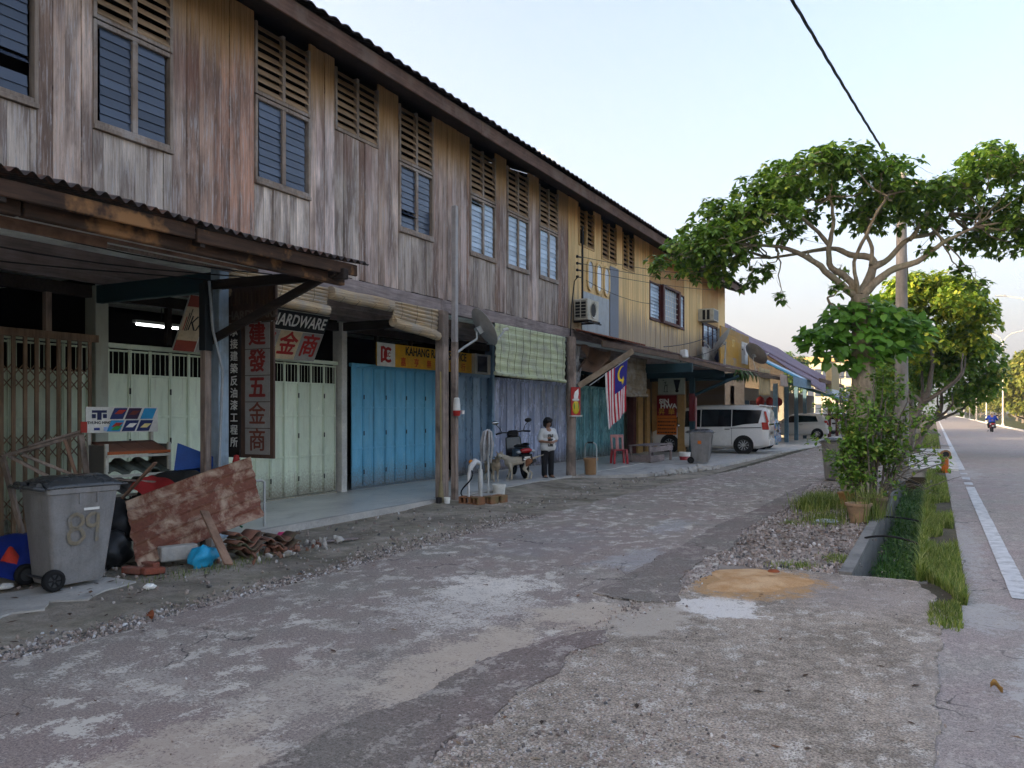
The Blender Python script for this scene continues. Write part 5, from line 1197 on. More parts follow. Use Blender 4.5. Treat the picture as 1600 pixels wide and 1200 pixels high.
# ------------------------------------------------------------------ wheelie bins
bin_body = simple('bin_plastic', (.24, .23, .22, 1), .5, dirt=(.12, .105, .09, 1), dirt_amt=.5, dirt_scale=1.6, streak=True)
bin_body2 = simple('bin_plastic_dusty', (.27, .26, .235, 1), .6, dirt=(.13, .11, .08, 1), dirt_amt=.6, streak=True)
bin_lid = simple('bin_lid_plastic', (.055, .058, .06, 1), .28, spec=.5)
rubber = flat('rubber', '#161616', .75, bump=0); hub_m = flat('wheel_hub', '#3a3b3c', .5, bump=0)
def make_bin(label, loc, rz, body, number=None):
    t = thing('wheelie_bin', label, 'bin', loc, rz)            # wheels on the -Y side, lid opens from the +Y side
    mb = MB()
    def ring(z, hw, y0, y1, r=.05, n=3):
        out = []
        for cx, cy, a0 in ((hw - r, y1 - r, 0), (-hw + r, y1 - r, 90), (-hw + r, y0 + r, 180), (hw - r, y0 + r, 270)):
            for i in range(n + 1): a = R(a0 + 90 * i / n); out.append((cx + r * math.cos(a), cy + r * math.sin(a), z))
        return out
    rings = [ring(.04, .21, -.26, .22), ring(.10, .225, -.27, .235), ring(.30, .235, -.285, .26), ring(.90, .275, -.335, .335), ring(.905, .29, -.35, .355), ring(.955, .29, -.35, .36), ring(.958, .265, -.32, .33), ring(.80, .25, -.30, .30)]
    n = len(rings[0])
    for r_ in rings: mb.v += r_
    for i in range(len(rings) - 1):
        for k in range(n):
            k2 = (k + 1) % n; mb.f.append((i * n + k, i * n + k2, (i + 1) * n + k2, (i + 1) * n + k)); mb.mi.append(0)
    mb.f.append(tuple(reversed(range(n)))); mb.mi.append(0)
    mb.f.append(tuple(range(len(rings) * n - n, len(rings) * n))); mb.mi.append(0)
    mb.build('body', body, t, 35)
    for i in range(3):
        rb_ = MB(); x = -.14 + i * .14; rb_.hexa([(x - .008, .245, .12), (x + .008, .245, .12), (x + .008, .252, .12), (x - .008, .252, .12), (x - .008, .33, .88), (x + .008, .33, .88), (x + .008, .345, .88), (x - .008, .345, .88)]); rb_.build('rib', body, t)
    for sx in (-1, 1):
        for yy in (-.05, .12):
            rb_ = MB(); rb_.box(sx * .262, sx * .283, yy - .008, yy + .008, .80, .905); rb_.build('rib', body, t)
    ld = MB()
    def lf(u, v):
        x = (u - .5) * .60; y = -.36 + v * .75; e = min(1, 6 * min(u, 1 - u)) * min(1, 6 * min(v + .05, 1 - v))
        return (x, y, .962 + .065 * e ** .6 + .018 * (1 if .2 < u < .8 and .2 < v < .85 else 0) + .02 * (1 - abs(u - .5) * 2))
    ld.grid(lf, 18, 18); ld.box(-.30, .30, .36, .41, .955, .975); o = ld.build('lid', bin_lid, t, 40); o.modifiers.new('t', 'SOLIDIFY').thickness = .012
    hd = MB(); hd.tube([(-.24, -.36, .95), (-.24, -.44, .97), (.24, -.44, .97), (.24, -.36, .95)], .02, 8); hd.build('handle', bin_lid, t, True)
    for k in range(2):
        hg = MB(); x = -.15 + .3 * k; hg.tube([(x - .07, -.395, .985), (x + .07, -.395, .985)], .03, 10); hg.build('hinge', bin_lid, t, 40)
    for sx in (-1, 1):
        w = MB(); w.lathe([(.06, -.03), (.085, -.032), (.102, -.02), (.105, 0), (.102, .02), (.085, .032), (.06, .03)], (sx * .262, -.29, .105), 20, (1, 0, 0)); wh = w.build('wheel', rubber, t, 40)
        h = MB(); h.lathe([(.001, -.02), (.062, -.02), (.062, .02), (.001, .02)], (sx * .262, -.29, .105), 16, (1, 0, 0)); hb = h.build('rim', hub_m, wh, 40)
        for q in range(6):
            s_ = MB(); a = q * math.pi / 3; c_ = Vector((sx * .262 + sx * .022, -.29, .105)); s_.bar(c_ + Vector((0, math.cos(a), math.sin(a))) * .012, c_ + Vector((0, math.cos(a), math.sin(a))) * .058, .010, .014); s_.build('spoke', rubber, wh)
    ax = MB(); ax.tube([(-.25, -.29, .105), (.25, -.29, .105)], .014, 8); ax.build('axle', hub_m, t)
    if number:
        M = Matrix.Translation((.2655, .0, .56)) @ Matrix.Rotation(R(3.6), 4, 'Y') @ FACE_X
        sp_m = flat('faded_spray', '#857a66', .9, dirt=(.215, .205, .19, 1), dirt_amt=1, dirt_scale=11, bump=0)
        def loop(cx, cy, rx, ry, a0, a1): return [(cx + rx * math.cos(R(a0 + (a1 - a0) * i / 22)) + .004 * math.sin(i * 1.3), cy + ry * math.sin(R(a0 + (a1 - a0) * i / 22)), 0) for i in range(23)]
        for st_ in (loop(-.085, .075, .062, .068, 20, 380), loop(-.08, -.065, .072, .072, 90, 450), loop(.075, .075, .05, .06, 60, 330), [(.125, .14, 0), (.128, .05, 0), (.122, -.05, 0), (.12, -.14, 0)]):
            b_ = MB(); b_.tube(st_, .018, 6); b_.v = [(x, y, z * .06) for x, y, z in b_.v]; b_.xf(M); b_.build('spray_stroke', sp_m, t)
        M2 = Matrix.Translation((.277, .06, .745)) @ Matrix.Rotation(R(3.6), 4, 'Y') @ FACE_X
        p_ = MB(); p_.box(-.075, .075, -.012, .012, 0, .002); p_.xf(M2); p_.build('sticker', paper, t)
    return t
make_bin('large grey wheelie bin with number 89 sprayed on its side next to the rusty sheet', (-7.46, 4.88, .022), R(-6), bin_body, '89')
b2 = make_bin('grey wheelie bin with an orange sticker in front of the white van', (-6.42, 24.75, .09), R(-82), bin_body)
stk = MB(); stk.box(-.06, .05, -.05, .05, 0, .003); stk.xf(Matrix.Translation((.271, -.02, .66)) @ Matrix.Rotation(R(3.6), 4, 'Y') @ FACE_X); stk.build('sticker', orange, b2)
make_bin('dusty ribbed grey wheelie bin standing on the gravel behind the tree trunk', (-2.15, 21.1, .01), R(175), bin_body2)
for (x, y, rz, lab) in [(-1.72, 20.3, .3, 'white edged concrete slab leaning beside the bin at the tree')]:
    t = thing('slab', lab, 'slab', (x, y, 0), rz); mb = MB(); mb.prism([(-.3, -.08, 0), (.45, -.08, 0), (.45, -.08, .52), (-.1, -.08, .50), (-.3, -.08, .38)], (0, .2, 0)); mb.build('block', MAT['conc'], t, False, .03)
    mb = MB(); mb.prism([(-.30, -.09, .385), (-.1, -.09, .505), (.45, -.09, .525), (.45, -.09, .57), (-.12, -.09, .55), (-.33, -.09, .42)], (0, .22, 0)); mb.build('rim', white, t, False, .01)

# ------------------------------------------------------------------ junk pile beside the first bin
rsht = thing('metal_sheet', 'large rusty ribbed metal sheet leaning on the rubbish pile beside the bin', 'metal sheet', (-7.5, 6.4, .1), world=True)
BL, BR, TR, TL = Vector((-7.46, 5.62, .03)), Vector((-7.20, 7.16, .42)), Vector((-7.58, 7.32, 1.12)), Vector((-7.90, 5.80, .70))
mb = MB()
nrm = (BR - BL).cross(TL - BL).normalized()
def rsf(u, v):
    p = BL.lerp(BR, u).lerp(TL.lerp(TR, u), v); k = v * 6; fr = k - math.floor(k)
    rib = .016 if fr < .10 or fr > .93 else 0
    ragged = .018 * mnoise.noise(Vector((v * 9, u * 2, 3))) * (1 if u < .02 or u > .98 else 0)
    return p + nrm * (rib + .035 * math.sin(u * 3.0) + .02 * mnoise.noise(Vector((u * 4, v * 3, 1)))) + (BR - BL).normalized() * ragged * 2
mb.grid(rsf, 36, 66); o = mb.build('sheet', MAT['rust'], rsht); o.modifiers.new('t', 'SOLIDIFY').thickness = .006
pk = thing('plank', 'reddish wooden plank propped against the rusty sheet', 'plank', (-7.0, 6.25, .3), world=True)
mb = MB(); mb.bar((-7.27, 6.33, .58), (-6.72, 6.18, .05), .11, .025, up=(1, 0, .6)); mb.build('board', MAT['planky'], pk, False, .003)

rk = thing('display_rack', 'tile display rack with a colourful header board behind the rubbish pile', 'rack', (-8.85, 6.4, .1), world=True)
fr_m = flat('rack_white', '#b9b6a8', .5, dirt=(.2, .18, .14, 1)); wide = .80
o_ = Vector((-8.9, 6.05, 0)); ru = Vector((.10, .99, 0)).normalized(); rf_ = Vector((.99, -.10, 0)).normalized()
def rp(a, b, z): return o_ + ru * a + rf_ * b + Vector((0, 0, z))
for a in (0, wide):
    mb = MB(); mb.bar(rp(a, 0, .1), rp(a, 0, 1.48), .04, .03); mb.build('upright', fr_m, rk)
    mb = MB(); mb.bar(rp(a, .38, .1), rp(a, .38, 1.32), .04, .03); mb.build('upright', fr_m, rk)
    mb = MB(); mb.hexa([rp(a - .006, .0, .3), rp(a + .006, .0, .3), rp(a + .006, .36, .3), rp(a - .006, .36, .3), rp(a - .006, .0, 1.3), rp(a + .006, .0, 1.3), rp(a + .006, .36, 1.3), rp(a - .006, .36, 1.3)]); mb.build('side_panel', flat('rack_grey', '#5b5a55', .6), rk)
tilec = [flat('display_brown', '#6f4a38', .7), flat('display_greygreen', '#4f544b', .7), flat('display_grey', '#57544f', .7), flat('display_dark', '#4a3d36', .7)]
for i, z in enumerate((1.20, .97, .74, .51)):
    mb = MB(); mb.bar(rp(-.01, .40, z - .03), rp(wide + .01, .40, z - .03), .03, .03); mb.build('shelf_edge', fr_m, rk)
    for q in range(3):
        t_ = MB()
        def tf(u, v, z=z, q=q): return rp(.02 + q * .255 + u * .27, .02 + v * .38, z + .12 - v * .12 + (.03 * math.sin(math.pi * u * 2) if i else 0))
        t_.grid(tf, 8, 3); o = t_.build('sample_tile', tilec[i], rk, True); o.modifiers.new('t', 'SOLIDIFY').thickness = .02
    if i == 0:
        mb = MB(); mb.bar(rp(0, .41, z + .01), rp(wide, .41, z + .01), .012, .035); mb.build('edge_strip', flat('rack_orange', '#9a4f26', .6), rk)
Mr = Matrix(((rf_.y * -0 + ru.x, 0, rf_.x, 0), (ru.y, 0, rf_.y, 0), (0, 1, 0, 0), (0, 0, 0, 1))); Mr.translation = rp(wide / 2, .03, 1.60)
def tx(x, y, z=.03): return Mr @ Matrix.Translation((x, y, z))
rect(rk, Mr, 0, 0, .92, .31, .02, white, 'header_board')
mb = MB(); mb.box(-.39, -.21, .085, .115, .021, .026); mb.box(-.325, -.275, .0, .085, .021, .026); mb.box(-.39, -.345, .02, .07, .021, .026); mb.box(-.255, -.21, .02, .07, .021, .026); mb.xf(Mr); mb.build('emblem', flat('navy', '#20264f', .5, bump=0), rk)
lettering('THUNG HING', tx(-.30, -.035, .022), black, rk, .046, bold=.001)
rect(rk, Mr, -.33, -.11, .07, .03, .004, blue, 'print', .02); rect(rk, Mr, -.22, -.11, .05, .05, .004, flat('pale_blue', '#9fb3d8', .5, bump=0), 'print', .02)
def par(x, y, w, h, mat, name='print', z=.021):
    mb = MB(); s_ = .03; mb.prism([(x - w / 2 - s_, y - h / 2, z), (x + w / 2 - s_, y - h / 2, z), (x + w / 2 + s_, y + h / 2, z), (x - w / 2 + s_, y + h / 2, z)], (0, 0, .004)); mb.xf(Mr); mb.build(name, mat, rk)
sky_b = flat('print_sky', '#2c8fc0', .5, bump=0); nav = flat('print_navy', '#222f60', .5, bump=0); gre = flat('print_green', '#3f9a4a', .5, bump=0); rr_ = flat('print_red', '#a8372a', .5, bump=0)
for (x, y, m_) in [(-.06, .075, nav), (.13, .075, flat('print_plum', '#3a2742', .5, bump=0)), (.33, .075, sky_b), (-.10, -.075, sky_b), (.09, -.075, nav), (.28, -.075, nav)]: par(x, y, .165, .135, m_)
for (x, y, m_) in [(-.04, .095, rr_), (.14, .085, flat('print_brown', '#71352c', .5, bump=0)), (-.08, -.06, rr_), (-.09, -.10, gre), (.10, -.07, paper), (.29, -.075, flat('print_cream', '#e0d08c', .5, bump=0))]: par(x, y, .09, .05, m_, z=.026)
tg = thing('label_tag', 'small red tag hanging at the left end of the rack header', 'tag', (0, 0, 0)); tg.location = rp(-.09, .06, 1.52)
mb = MB(); mb.box(-.004, .004, -.04, .04, -.07, .06); mb.build('card', rr_, tg)

# broken wooden frame / chair leaning on the gate, scoops, sacks
wf = thing('wooden_stool', 'broken wooden stool lying tipped over behind the bin', 'stool', (-9.0, 5.6, 1.0), world=True)
for a, b in [((-9.25, 5.25, 1.20), (-8.85, 5.72, 1.38)), ((-9.2, 5.3, 1.2), (-8.8, 5.75, .82)), ((-8.85, 5.72, 1.38), (-8.75, 5.85, .80)), ((-9.3, 5.5, 1.22), (-8.95, 5.98, 1.44)), ((-8.95, 5.98, 1.44), (-8.85, 6.02, .75)), ((-9.05, 5.35, 1.22), (-8.85, 5.85, .95)), ((-9.25, 5.25, 1.20), (-9.3, 5.55, .1))]:
    mb = MB(); mb.bar(a, b, .07, .035); mb.build('rail', MAT['planky'] if pr.random() < .5 else MAT['oldpost'], wf, False, .004)
mb = MB(); mb.hexa([(-9.3, 5.45, 1.24), (-9.0, 5.4, 1.30), (-8.9, 5.95, 1.46), (-9.2, 5.98, 1.40)] + [(x, y, z + .025) for x, y, z in [(-9.3, 5.45, 1.24), (-9.0, 5.4, 1.30), (-8.9, 5.95, 1.46), (-9.2, 5.98, 1.40)]]); mb.build('seat', MAT['oldpost'], wf)
bx = thing('dustpan', 'blue plastic dustpan sticking up from the rubbish pile', 'dustpan', (-8.15, 6.95, 1.0), world=True)
blue_p = flat('blue_plastic', '#1c4c96', .4, bump=0)
mb = MB(); P = [Vector(q) for q in ((-8.30, 6.80, .95), (-8.05, 7.12, .93), (-8.02, 7.16, 1.12), (-8.28, 6.84, 1.30))]
mb.hexa(P + [p + Vector((-.02, -.02, .01)) for p in P]); mb.hexa([P[0], P[1], P[1] + Vector((.10, -.08, .10)), P[0] + Vector((.10, -.08, .04))] + [p + Vector((0, 0, -.012)) for p in (P[0], P[1], P[1] + Vector((.10, -.08, .10)), P[0] + Vector((.10, -.08, .04)))]); mb.build('pan', blue_p, bx)
mb = MB(); mb.tube([(-8.1, 7.15, .98), (-8.16, 7.28, 1.30)], .015, 7); mb.build('handle', black, bx)
def lump(name, label, cat, c, r, mat, seed, squash=.6, amp=.35, sub=3):
    bm = bmesh.new(); bmesh.ops.create_icosphere(bm, subdivisions=sub, radius=1)
    for v in bm.verts:
        d = 1 + amp * mnoise.noise(v.co * 1.7 + Vector((seed * 7.1, 0, 0))) + amp * .5 * mnoise.noise(v.co * 4.3 + Vector((seed * 3.3, 0, 0)))
        v.co = Vector((v.co.x * r[0], v.co.y * r[1], max(v.co.z, -.75) * r[2])) * d
    me = bpy.data.meshes.new(name); bm.to_mesh(me); bm.free(); me.materials.append(mat); me.polygons.foreach_set('use_smooth', [True] * len(me.polygons))
    o = link(name, me); o.location = c; return tag(o, label, cat)
blackbag = simple('black_plastic', (.02, .021, .023, 1), .45, bump=.6, scale=14)
lump('rubbish_bag', 'shiny black rubbish bag between the bin and the rusty sheet', 'bag', (-8.10, 5.85, .46), (.26, .24, .24), blackbag, 1)
lump('rubbish_bag', 'added black bag filling the dark gap low in the pile beside the bin', 'bag', (-7.92, 5.55, .20), (.28, .26, .24), blackbag, 2)  # black bag added to fill the dark gap under the heap
lump('rubbish_bag', 'dark sack heaped under the blue dustpan', 'bag', (-8.1, 6.7, .6), (.40, .5, .36), flat('dark_sack', '#2a2a26', .8), 3)
lump('plastic_bag', 'bright cyan plastic bag lying on the ground under the rusty sheet', 'bag', (-7.06, 6.14, .10), (.11, .16, .13), flat('cyan_plastic', '#2f9fc9', .35, bump=.3), 4, amp=.45)
lump('plastic_bag', 'small pink plastic scrap on top of the roof tiles', 'plastic scrap', (-7.10, 7.36, .17), (.06, .07, .05), flat('pink_plastic', '#c23a68', .4), 5)
lump('plastic_bag', 'crumpled white scrap on the muddy ground in front of the bin', 'plastic scrap', (-6.62, 5.12, .03), (.045, .06, .03), paper, 6)
lump('plastic_bag', 'white scrap of plastic beside the bin wheel at the frame edge', 'plastic scrap', (-7.75, 4.42, .05), (.05, .09, .03), paper, 7)
td = thing('cloth', 'red cloth draped over the top of the rubbish pile', 'cloth', (-8.0, 6.3, .9), world=True)
mb = MB(); mb.grid(lambda u, v: (-8.25 + v * .5, 6.1 + u * .62, .98 - abs(u - .5) * .35 - v * .18 + .04 * math.sin(u * 9 + v * 5)), 12, 10); o = mb.build('fabric', flat('red_cloth', '#9b2a28', .7), td, True)
bt = thing('tarpaulin', 'crumpled dark blue tarpaulin on the walkway behind the bin', 'tarpaulin', (-8.4, 4.9, .1), world=True)
mb = MB(); mb.grid(lambda u, v: (-8.75 + u * .95, 4.2 + v * 1.25, .12 + .34 * max(0, math.sin(math.pi * u) * math.sin(math.pi * v)) + .09 * mnoise.noise(Vector((u * 5, v * 5, 2)))), 26, 26); mb.build('sheet', flat('blue_tarp', '#1b2f7c', .45, bump=.2), bt, True)
rt = thing('cloth', 'small red plastic cone of cloth on the blue tarpaulin', 'cloth', (-8.0, 4.62, .2)); mb = MB(); mb.lathe([(.11, 0), (.08, .07), (.02, .17), (.001, .18)], n=7); mb.build('fabric', flat('red_orange', '#c03a28', .5), rt, 60)
orp = thing('bottle', 'red capped white bottle by the blue post', 'bottle', (-7.75, 7.25, .9)); mb = MB(); mb.lathe([(.001, 0), (.05, 0), (.05, .12), (.04, .15), (.001, .16)], n=12); mb.build('body', white, orp, 40); mb = MB(); mb.lathe([(.045, .14), (.05, .17), (.03, .25), (.001, .26)], n=12); mb.build('cap', red, orp, 40)
brick_m = simple('brick_red', (.26, .075, .045, 1), .9, var=.3, dirt=(.2, .16, .13, 1), dirt_amt=.6)
bmb = MB(); bmb.box(-.11, .11, -.05, .05, -.033, .033); brick_me = bmb.mesh('brick', brick_m, False, .008)
bricks = [(-7.36, 5.50, .05, .3, 'loose red brick lying nearest the big bin'), (-7.16, 5.58, .05, 1.3, 'loose red brick set on end in front of the rusty sheet'), (-7.44, 5.74, .06, .2, 'red brick tucked under the lower corner of the rusty sheet'), (-7.60, 5.95, .12, .9, 'reddish brick stacked behind the rusty sheet')]
for x, y, z, a, lab in bricks:
    o = link('brick', brick_me); o.location = (x, y, z); o.rotation_euler = (0, .06, a); tag(o, lab, 'brick', 'loose red bricks under the rusty sheet')
blk = thing('concrete_block', 'grey concrete block under the rusty sheet beside the cyan bag', 'block', (-7.36, 6.05, .02), R(70)); mb = MB(); mb.box(-.20, .20, -.07, .07, .05, .21); mb.build('block', MAT['conc'], blk, False, .012)
tile_m = simple('clay_tile', (.13, .085, .06, 1), .9, dirt=(.07, .09, .045, 1), dirt_amt=.8, dirt_scale=3)
tile_m2 = simple('clay_tile_red', (.22, .105, .07, 1), .9, dirt=(.1, .09, .06, 1), dirt_amt=.6)
tmb = MB(); tmb.grid(lambda u, v: ((u - .5) * .36, (v - .5) * .26, .045 * math.sin(u * 2 * math.pi * 1.3 + .4)), 18, 2)
tml = []
for m_ in (tile_m, tile_m2): tml.append(tmb.mesh('clay_tile', m_, True))
for k_, (x, y, n, lab) in enumerate([(-7.06, 6.72, 6, 'clay roof tile in the mossy stack nearest the propped plank, number %s from the ground'), (-6.98, 7.20, 4, 'clay roof tile in the lower stack under the pink scrap, number %s from the ground')]):
    for i in range(n):
        o = link('roof_tile', tml[(i + k_) % 2]); o.location = (x + pr.uniform(-.03, .03), y + pr.uniform(-.04, .04), .07 + i * .042); o.rotation_euler = (pr.uniform(-.05, .05), pr.uniform(-.06, .06), R(75) + pr.uniform(-.15, .15))
        o.modifiers.new('t', 'SOLIDIFY').thickness = .014
        tag(o, lab % ['one', 'two', 'three', 'four', 'five', 'six'][i], 'roof tile', ['mossy stack of clay tiles', 'low stack of clay tiles'][k_])
rub = random.Random(3); mb = MB()
for i in range(60):
    x, y = -6.95 + rub.gauss(0, .16), 7.3 + rub.gauss(0, .45); k = rub.uniform(.02, .07)
    vs_, fs_ = STONE[i % 6]; Mx = Matrix.Translation((x, y, .03 + k * .3)) @ Euler((rub.random() * 6, rub.random() * 6, 0)).to_matrix().to_4x4() @ Matrix.Diagonal((k, k * .7, k * .5, 1)); mb.add([Mx @ Vector(v) for v in vs_], fs_, i % 2)
tag(mb.build('tile_rubble', [tile_m2, MAT['conc']]), kind='stuff')
for (a, b, lab, m_) in [((-7.0, 7.75, .04), (-6.72, 8.35, .03), 'short grey board lying past the tile stacks', MAT['beam']), ((-8.4, 6.0, .92), (-7.9, 6.75, .82), 'thin stick across the rubbish pile', MAT['oldpost']), ((-8.3, 5.95, .60), (-7.85, 6.15, 1.12), 'brown curved stick poking up in front of the rack', MAT['planky']), ((-8.35, 6.35, .75), (-7.75, 6.1, .62), 'broken brown slat on the rubbish pile', MAT['planky'])]:
    mb = MB(); mb.bar(a, b, .07, .02); tag(mb.build('stick', m_, None, False, .003), lab, 'stick')
# standpipe with green hose on the walkway by the blue post
def tap(label, c, pipe_m, hose_m, h=.62, white_top=False):
    t = thing('standpipe', label, 'tap', c)
    mb = MB(); mb.tube([(0, 0, 0), (0, 0, h), (-.02, -.03, h + .02), (-.05, -.16, h + .02)], .018, 8); mb.build('pipe', pipe_m, t, True)
    mb = MB(); mb.tube([(-.05, -.15, h + .02), (-.06, -.22, h + .02)], .03, 10); mb.sphere((-.06, -.25, h + .03), (.04, .045, .04), 10, 6); mb.build('tap', flat('tap_orange', '#c77a1e', .4, bump=0), t, 40)
    mb = MB(); pts = [(-.06, -.28, h)]
    for i in range(13): a = i / 12; pts.append((-.06 + .12 * math.sin(a * 6.0), -.30 - .14 * math.sin(a * 3.1), h - .05 - a * (h - .07)))
    mb.tube(pts, .014, 7); mb.build('hose', hose_m, t, True); return t
tap('white standpipe with orange tap and green hose beside the rusty sheet', (-8.25, 8.22, .1), flat('pipe_white', '#b9b8b2', .5), flat('hose_green', '#1d5a3a', .4))
tp2 = tap('wrapped white standpipe with orange tap and black hose inside the ring of bricks', (-7.44, 12.82, .03), flat('pipe_white2', '#c4c2ba', .6), rubber, .72)
mb = MB(); mb.tube([(.0, -.42, .0), (-.02, -.40, .45), (-.02, -.32, .66), (0, -.2, .76), (0, -.05, .72)], [.022, .028, .05, .055, .04], 8); mb.build('wrapping', flat('cloth_white', '#c9c8c4', .8), tp2, True)
mb = MB(); mb.tube([(0, 0, .1), (0, 0, .35), (0, .0, .6)], [.035, .05, .04], 8); mb.build('bandage', flat('cloth_white2', '#bfbeb8', .8), tp2, True)
hol = MB()
for y0, y1 in ((-.11, -.07), (-.02, .02), (.07, .11)): hol.box(y0, y1, -.07, .07, 0, .2)
hol.box(-.07, -.02, -.07, -.045, .0, .2); hol.box(-.07, -.02, .045, .07, 0, .2); hol.box(.02, .07, -.07, -.045, 0, .2); hol.box(.02, .07, .045, .07, 0, .2)
hme = hol.mesh('hollow_brick', simple('hollow_brick', (.26, .12, .06, 1), .9, dirt=(.13, .13, .06, 1), dirt_amt=.8, dirt_scale=3), False, .006)
for i, (x, y, a, lab) in enumerate([(-7.42, 12.36, 1.35, 'orange hollow brick at the left of the brick ring round the standpipe'), (-7.28, 12.60, 1.3, 'orange hollow brick at the front of the ring round the standpipe'), (-7.22, 12.86, 1.45, 'mossy hollow brick at the right of the ring round the standpipe'), (-7.55, 12.55, .2, 'hollow brick at the back of the ring against the post')]):
    o = link('hollow_brick', hme); o.location = (x, y, .09); o.rotation_euler = (R(90), 0, a + (R(90) if i < 3 else 0)); o.delta_location = (.1 if i < 3 else 0, 0, 0); tag(o, lab, 'brick', 'hollow bricks round the standpipe')
mp = thing('mop', 'white string mop drying on a white pole by the scooter', 'mop', (-7.8, 13.75, .06))
mb = MB(); mb.tube([(0, 0, 0), (0, 0, .85)], .02, 8); mb.build('pole', flat('pole_white', '#bdbcb6', .5), mp)
mb = MB(); mr_ = random.Random(2)
for i in range(46):
    a = mr_.uniform(0, 6.28); r = mr_.uniform(.03, .12); x, y = r * math.cos(a), r * math.sin(a) - .05
    mb.tube([(x * .2, y * .2, 1.28), (x * .8, y * .8, 1.24), (x * 1.3, y * 1.3, 1.0), (x * 1.1, y * 1.1 - .02, .62 + mr_.random() * .2)], .010, 4, cap=False)
mb.build('strings', simple('mop_string', (.42, .41, .40, 1), .9, var=.4), mp)
mb = MB(); mb.tube([(0, -.0, .75), (.01, -.03, .95), (0, -.05, 1.27)], .016, 6); mb.build('handle', MAT['planky'], mp)
pb = thing('pail', 'dirty white plastic pail at the walkway edge beside the mop pole', 'pail', (-7.62, 13.86, .02)); mb = MB(); mb.lathe([(.001, 0), (.11, 0), (.13, .2), (.14, .2), (.14, .24), (.125, .24), (.11, .02), (.001, .02)], n=16); mb.build('body', white, pb, 40)
bs = thing('step_slab', 'grey concrete step beside the standpipe', 'slab', (-7.66, 13.45, .0), .1); mb = MB(); mb.box(-.25, .22, -.35, .3, .01, .09); mb.build('block', MAT['conc'], bs, False, .02)
bk = thing('broom', 'old straw broom upside down against the front of the timber post', 'broom', (-7.96, 12.28, .03))
mb = MB(); mb.tube([(0, 0, .4), (-.01, .0, 2.4)], .014, 6); mb.build('handle', flat('bamboo_pole', '#9a8a5c', .7), bk)
mb = MB(); mb.tube([(0, 0, .0), (0, 0, .12), (0, 0, .42)], [.07, .06, .02], 9); mb.build('bristles', flat('straw', '#8d8060', .9), bk, True)
for i, (x, y, m_, lab) in enumerate([(-7.9, 12.12, flat('dark_can', '#2b2626', .5), 'dark tin at the foot of the timber post'), (-7.78, 12.2, paper, 'small white cup on the ground at the foot of the timber post')]):
    t = thing('tin', lab, 'tin', (x, y, .02)); mb = MB(); mb.lathe([(.001, 0), (.05, 0), (.06, .13), (.05, .13), (.04, .02), (.001, .02)], n=12); mb.build('body', m_, t, 40)

# ------------------------------------------------------------------ bucket rack, chair, bench, tub
fr2 = thing('pot_stand', 'tubular metal stand holding a terracotta pot beside the round post', 'stand', (-7.75, 18.95, .09), R(-20))
for x in (-.2, .2):
    mb = MB(); mb.tube([(x, 0, 0), (x, 0, .68), (x * .85, 0, .78), (x * .4, 0, .82)], .016, 7); mb.build('leg', pale_m, fr2, True)
mb = MB(); mb.tube([(-.09, 0, .82), (.09, 0, .82)], .024, 8); mb.build('handle', hinge, fr2); mb = MB(); mb.bar((-.2, 0, .45), (.2, 0, .45), .02, .02); mb.build('crossbar', pale_m, fr2)
pt = thing('flower_pot', 'terracotta pot standing inside the tubular stand', 'pot', (-7.77, 19.0, .09)); mb = MB(); mb.lathe([(.001, 0), (.13, 0), (.17, .36), (.19, .36), (.19, .42), (.16, .42), (.12, .04), (.001, .04)], n=18); mb.build('pot', simple('pot_clay', (.34, .2, .1, 1), .8), pt, 40)
ch = thing('plastic_chair', 'faded red plastic chair with a worn pale back on the walkway', 'chair', (-8.55, 23.2, .1), R(35))
rc = flat('chair_red', '#a83138', .5, bump=0, dirt=(.4, .3, .28, 1)); pk2 = flat('chair_faded', '#c58f8a', .6, bump=0)
mb = MB(); mb.grid(lambda u, v: ((u - .5) * .42, (v - .5) * .42, .44 - .02 * math.sin(math.pi * u) * math.sin(math.pi * v)), 8, 8); o = mb.build('seat', rc, ch, True); o.modifiers.new('t', 'SOLIDIFY').thickness = .03
for x, y in ((-.18, -.18), (.18, -.18), (-.18, .18), (.18, .18)):
    mb = MB(); mb.hexa([(x * 1.15 - .03, y * 1.15 - .03, 0), (x * 1.15 + .03, y * 1.15 - .03, 0), (x * 1.15 + .03, y * 1.15 + .03, 0), (x * 1.15 - .03, y * 1.15 + .03, 0), (x - .035, y - .035, .43), (x + .035, y - .035, .43), (x + .035, y + .035, .43), (x - .035, y + .035, .43)]); mb.build('leg', rc, ch, False, .006)
mb = MB()
for x in (-.17, 0, .17): mb.bar((x, .2, .43), (x * 1.05, .30, .84), .06 if x else .10, .02, up=(0, 1, 0))
mb.bar((-.21, .30, .84), (.21, .30, .84), .02, .09); mb.build('backrest', pk2, ch, False, .01)
bn = thing('bench', 'low grey wooden bench with box front on the walkway before the van', 'bench', (-8.15, 25.1, .09), R(-4))
for i in range(4):
    mb = MB(); mb.box(-.36 + i * .18, -.19 + i * .18, -1.0, 1.0, .52, .55); mb.build('plank', MAT['beam'], bn, False, .004)
for x, y in ((-.32, -.9), (.32, -.9), (-.32, .9), (.32, .9)):
    mb = MB(); mb.box(x - .035, x + .035, y - .04, y + .04, 0, .52); mb.build('leg', MAT['beam'], bn, False, .004)
mb = MB(); mb.box(.34, .37, -.98, .98, .33, .50); mb.build('apron', MAT['beam'], bn); mb = MB(); mb.box(-.3, .36, -.98, -.95, .02, .24); mb.box(.36, .375, -.95, .2, .02, .22); mb.build('side_board', MAT['beam'], bn)
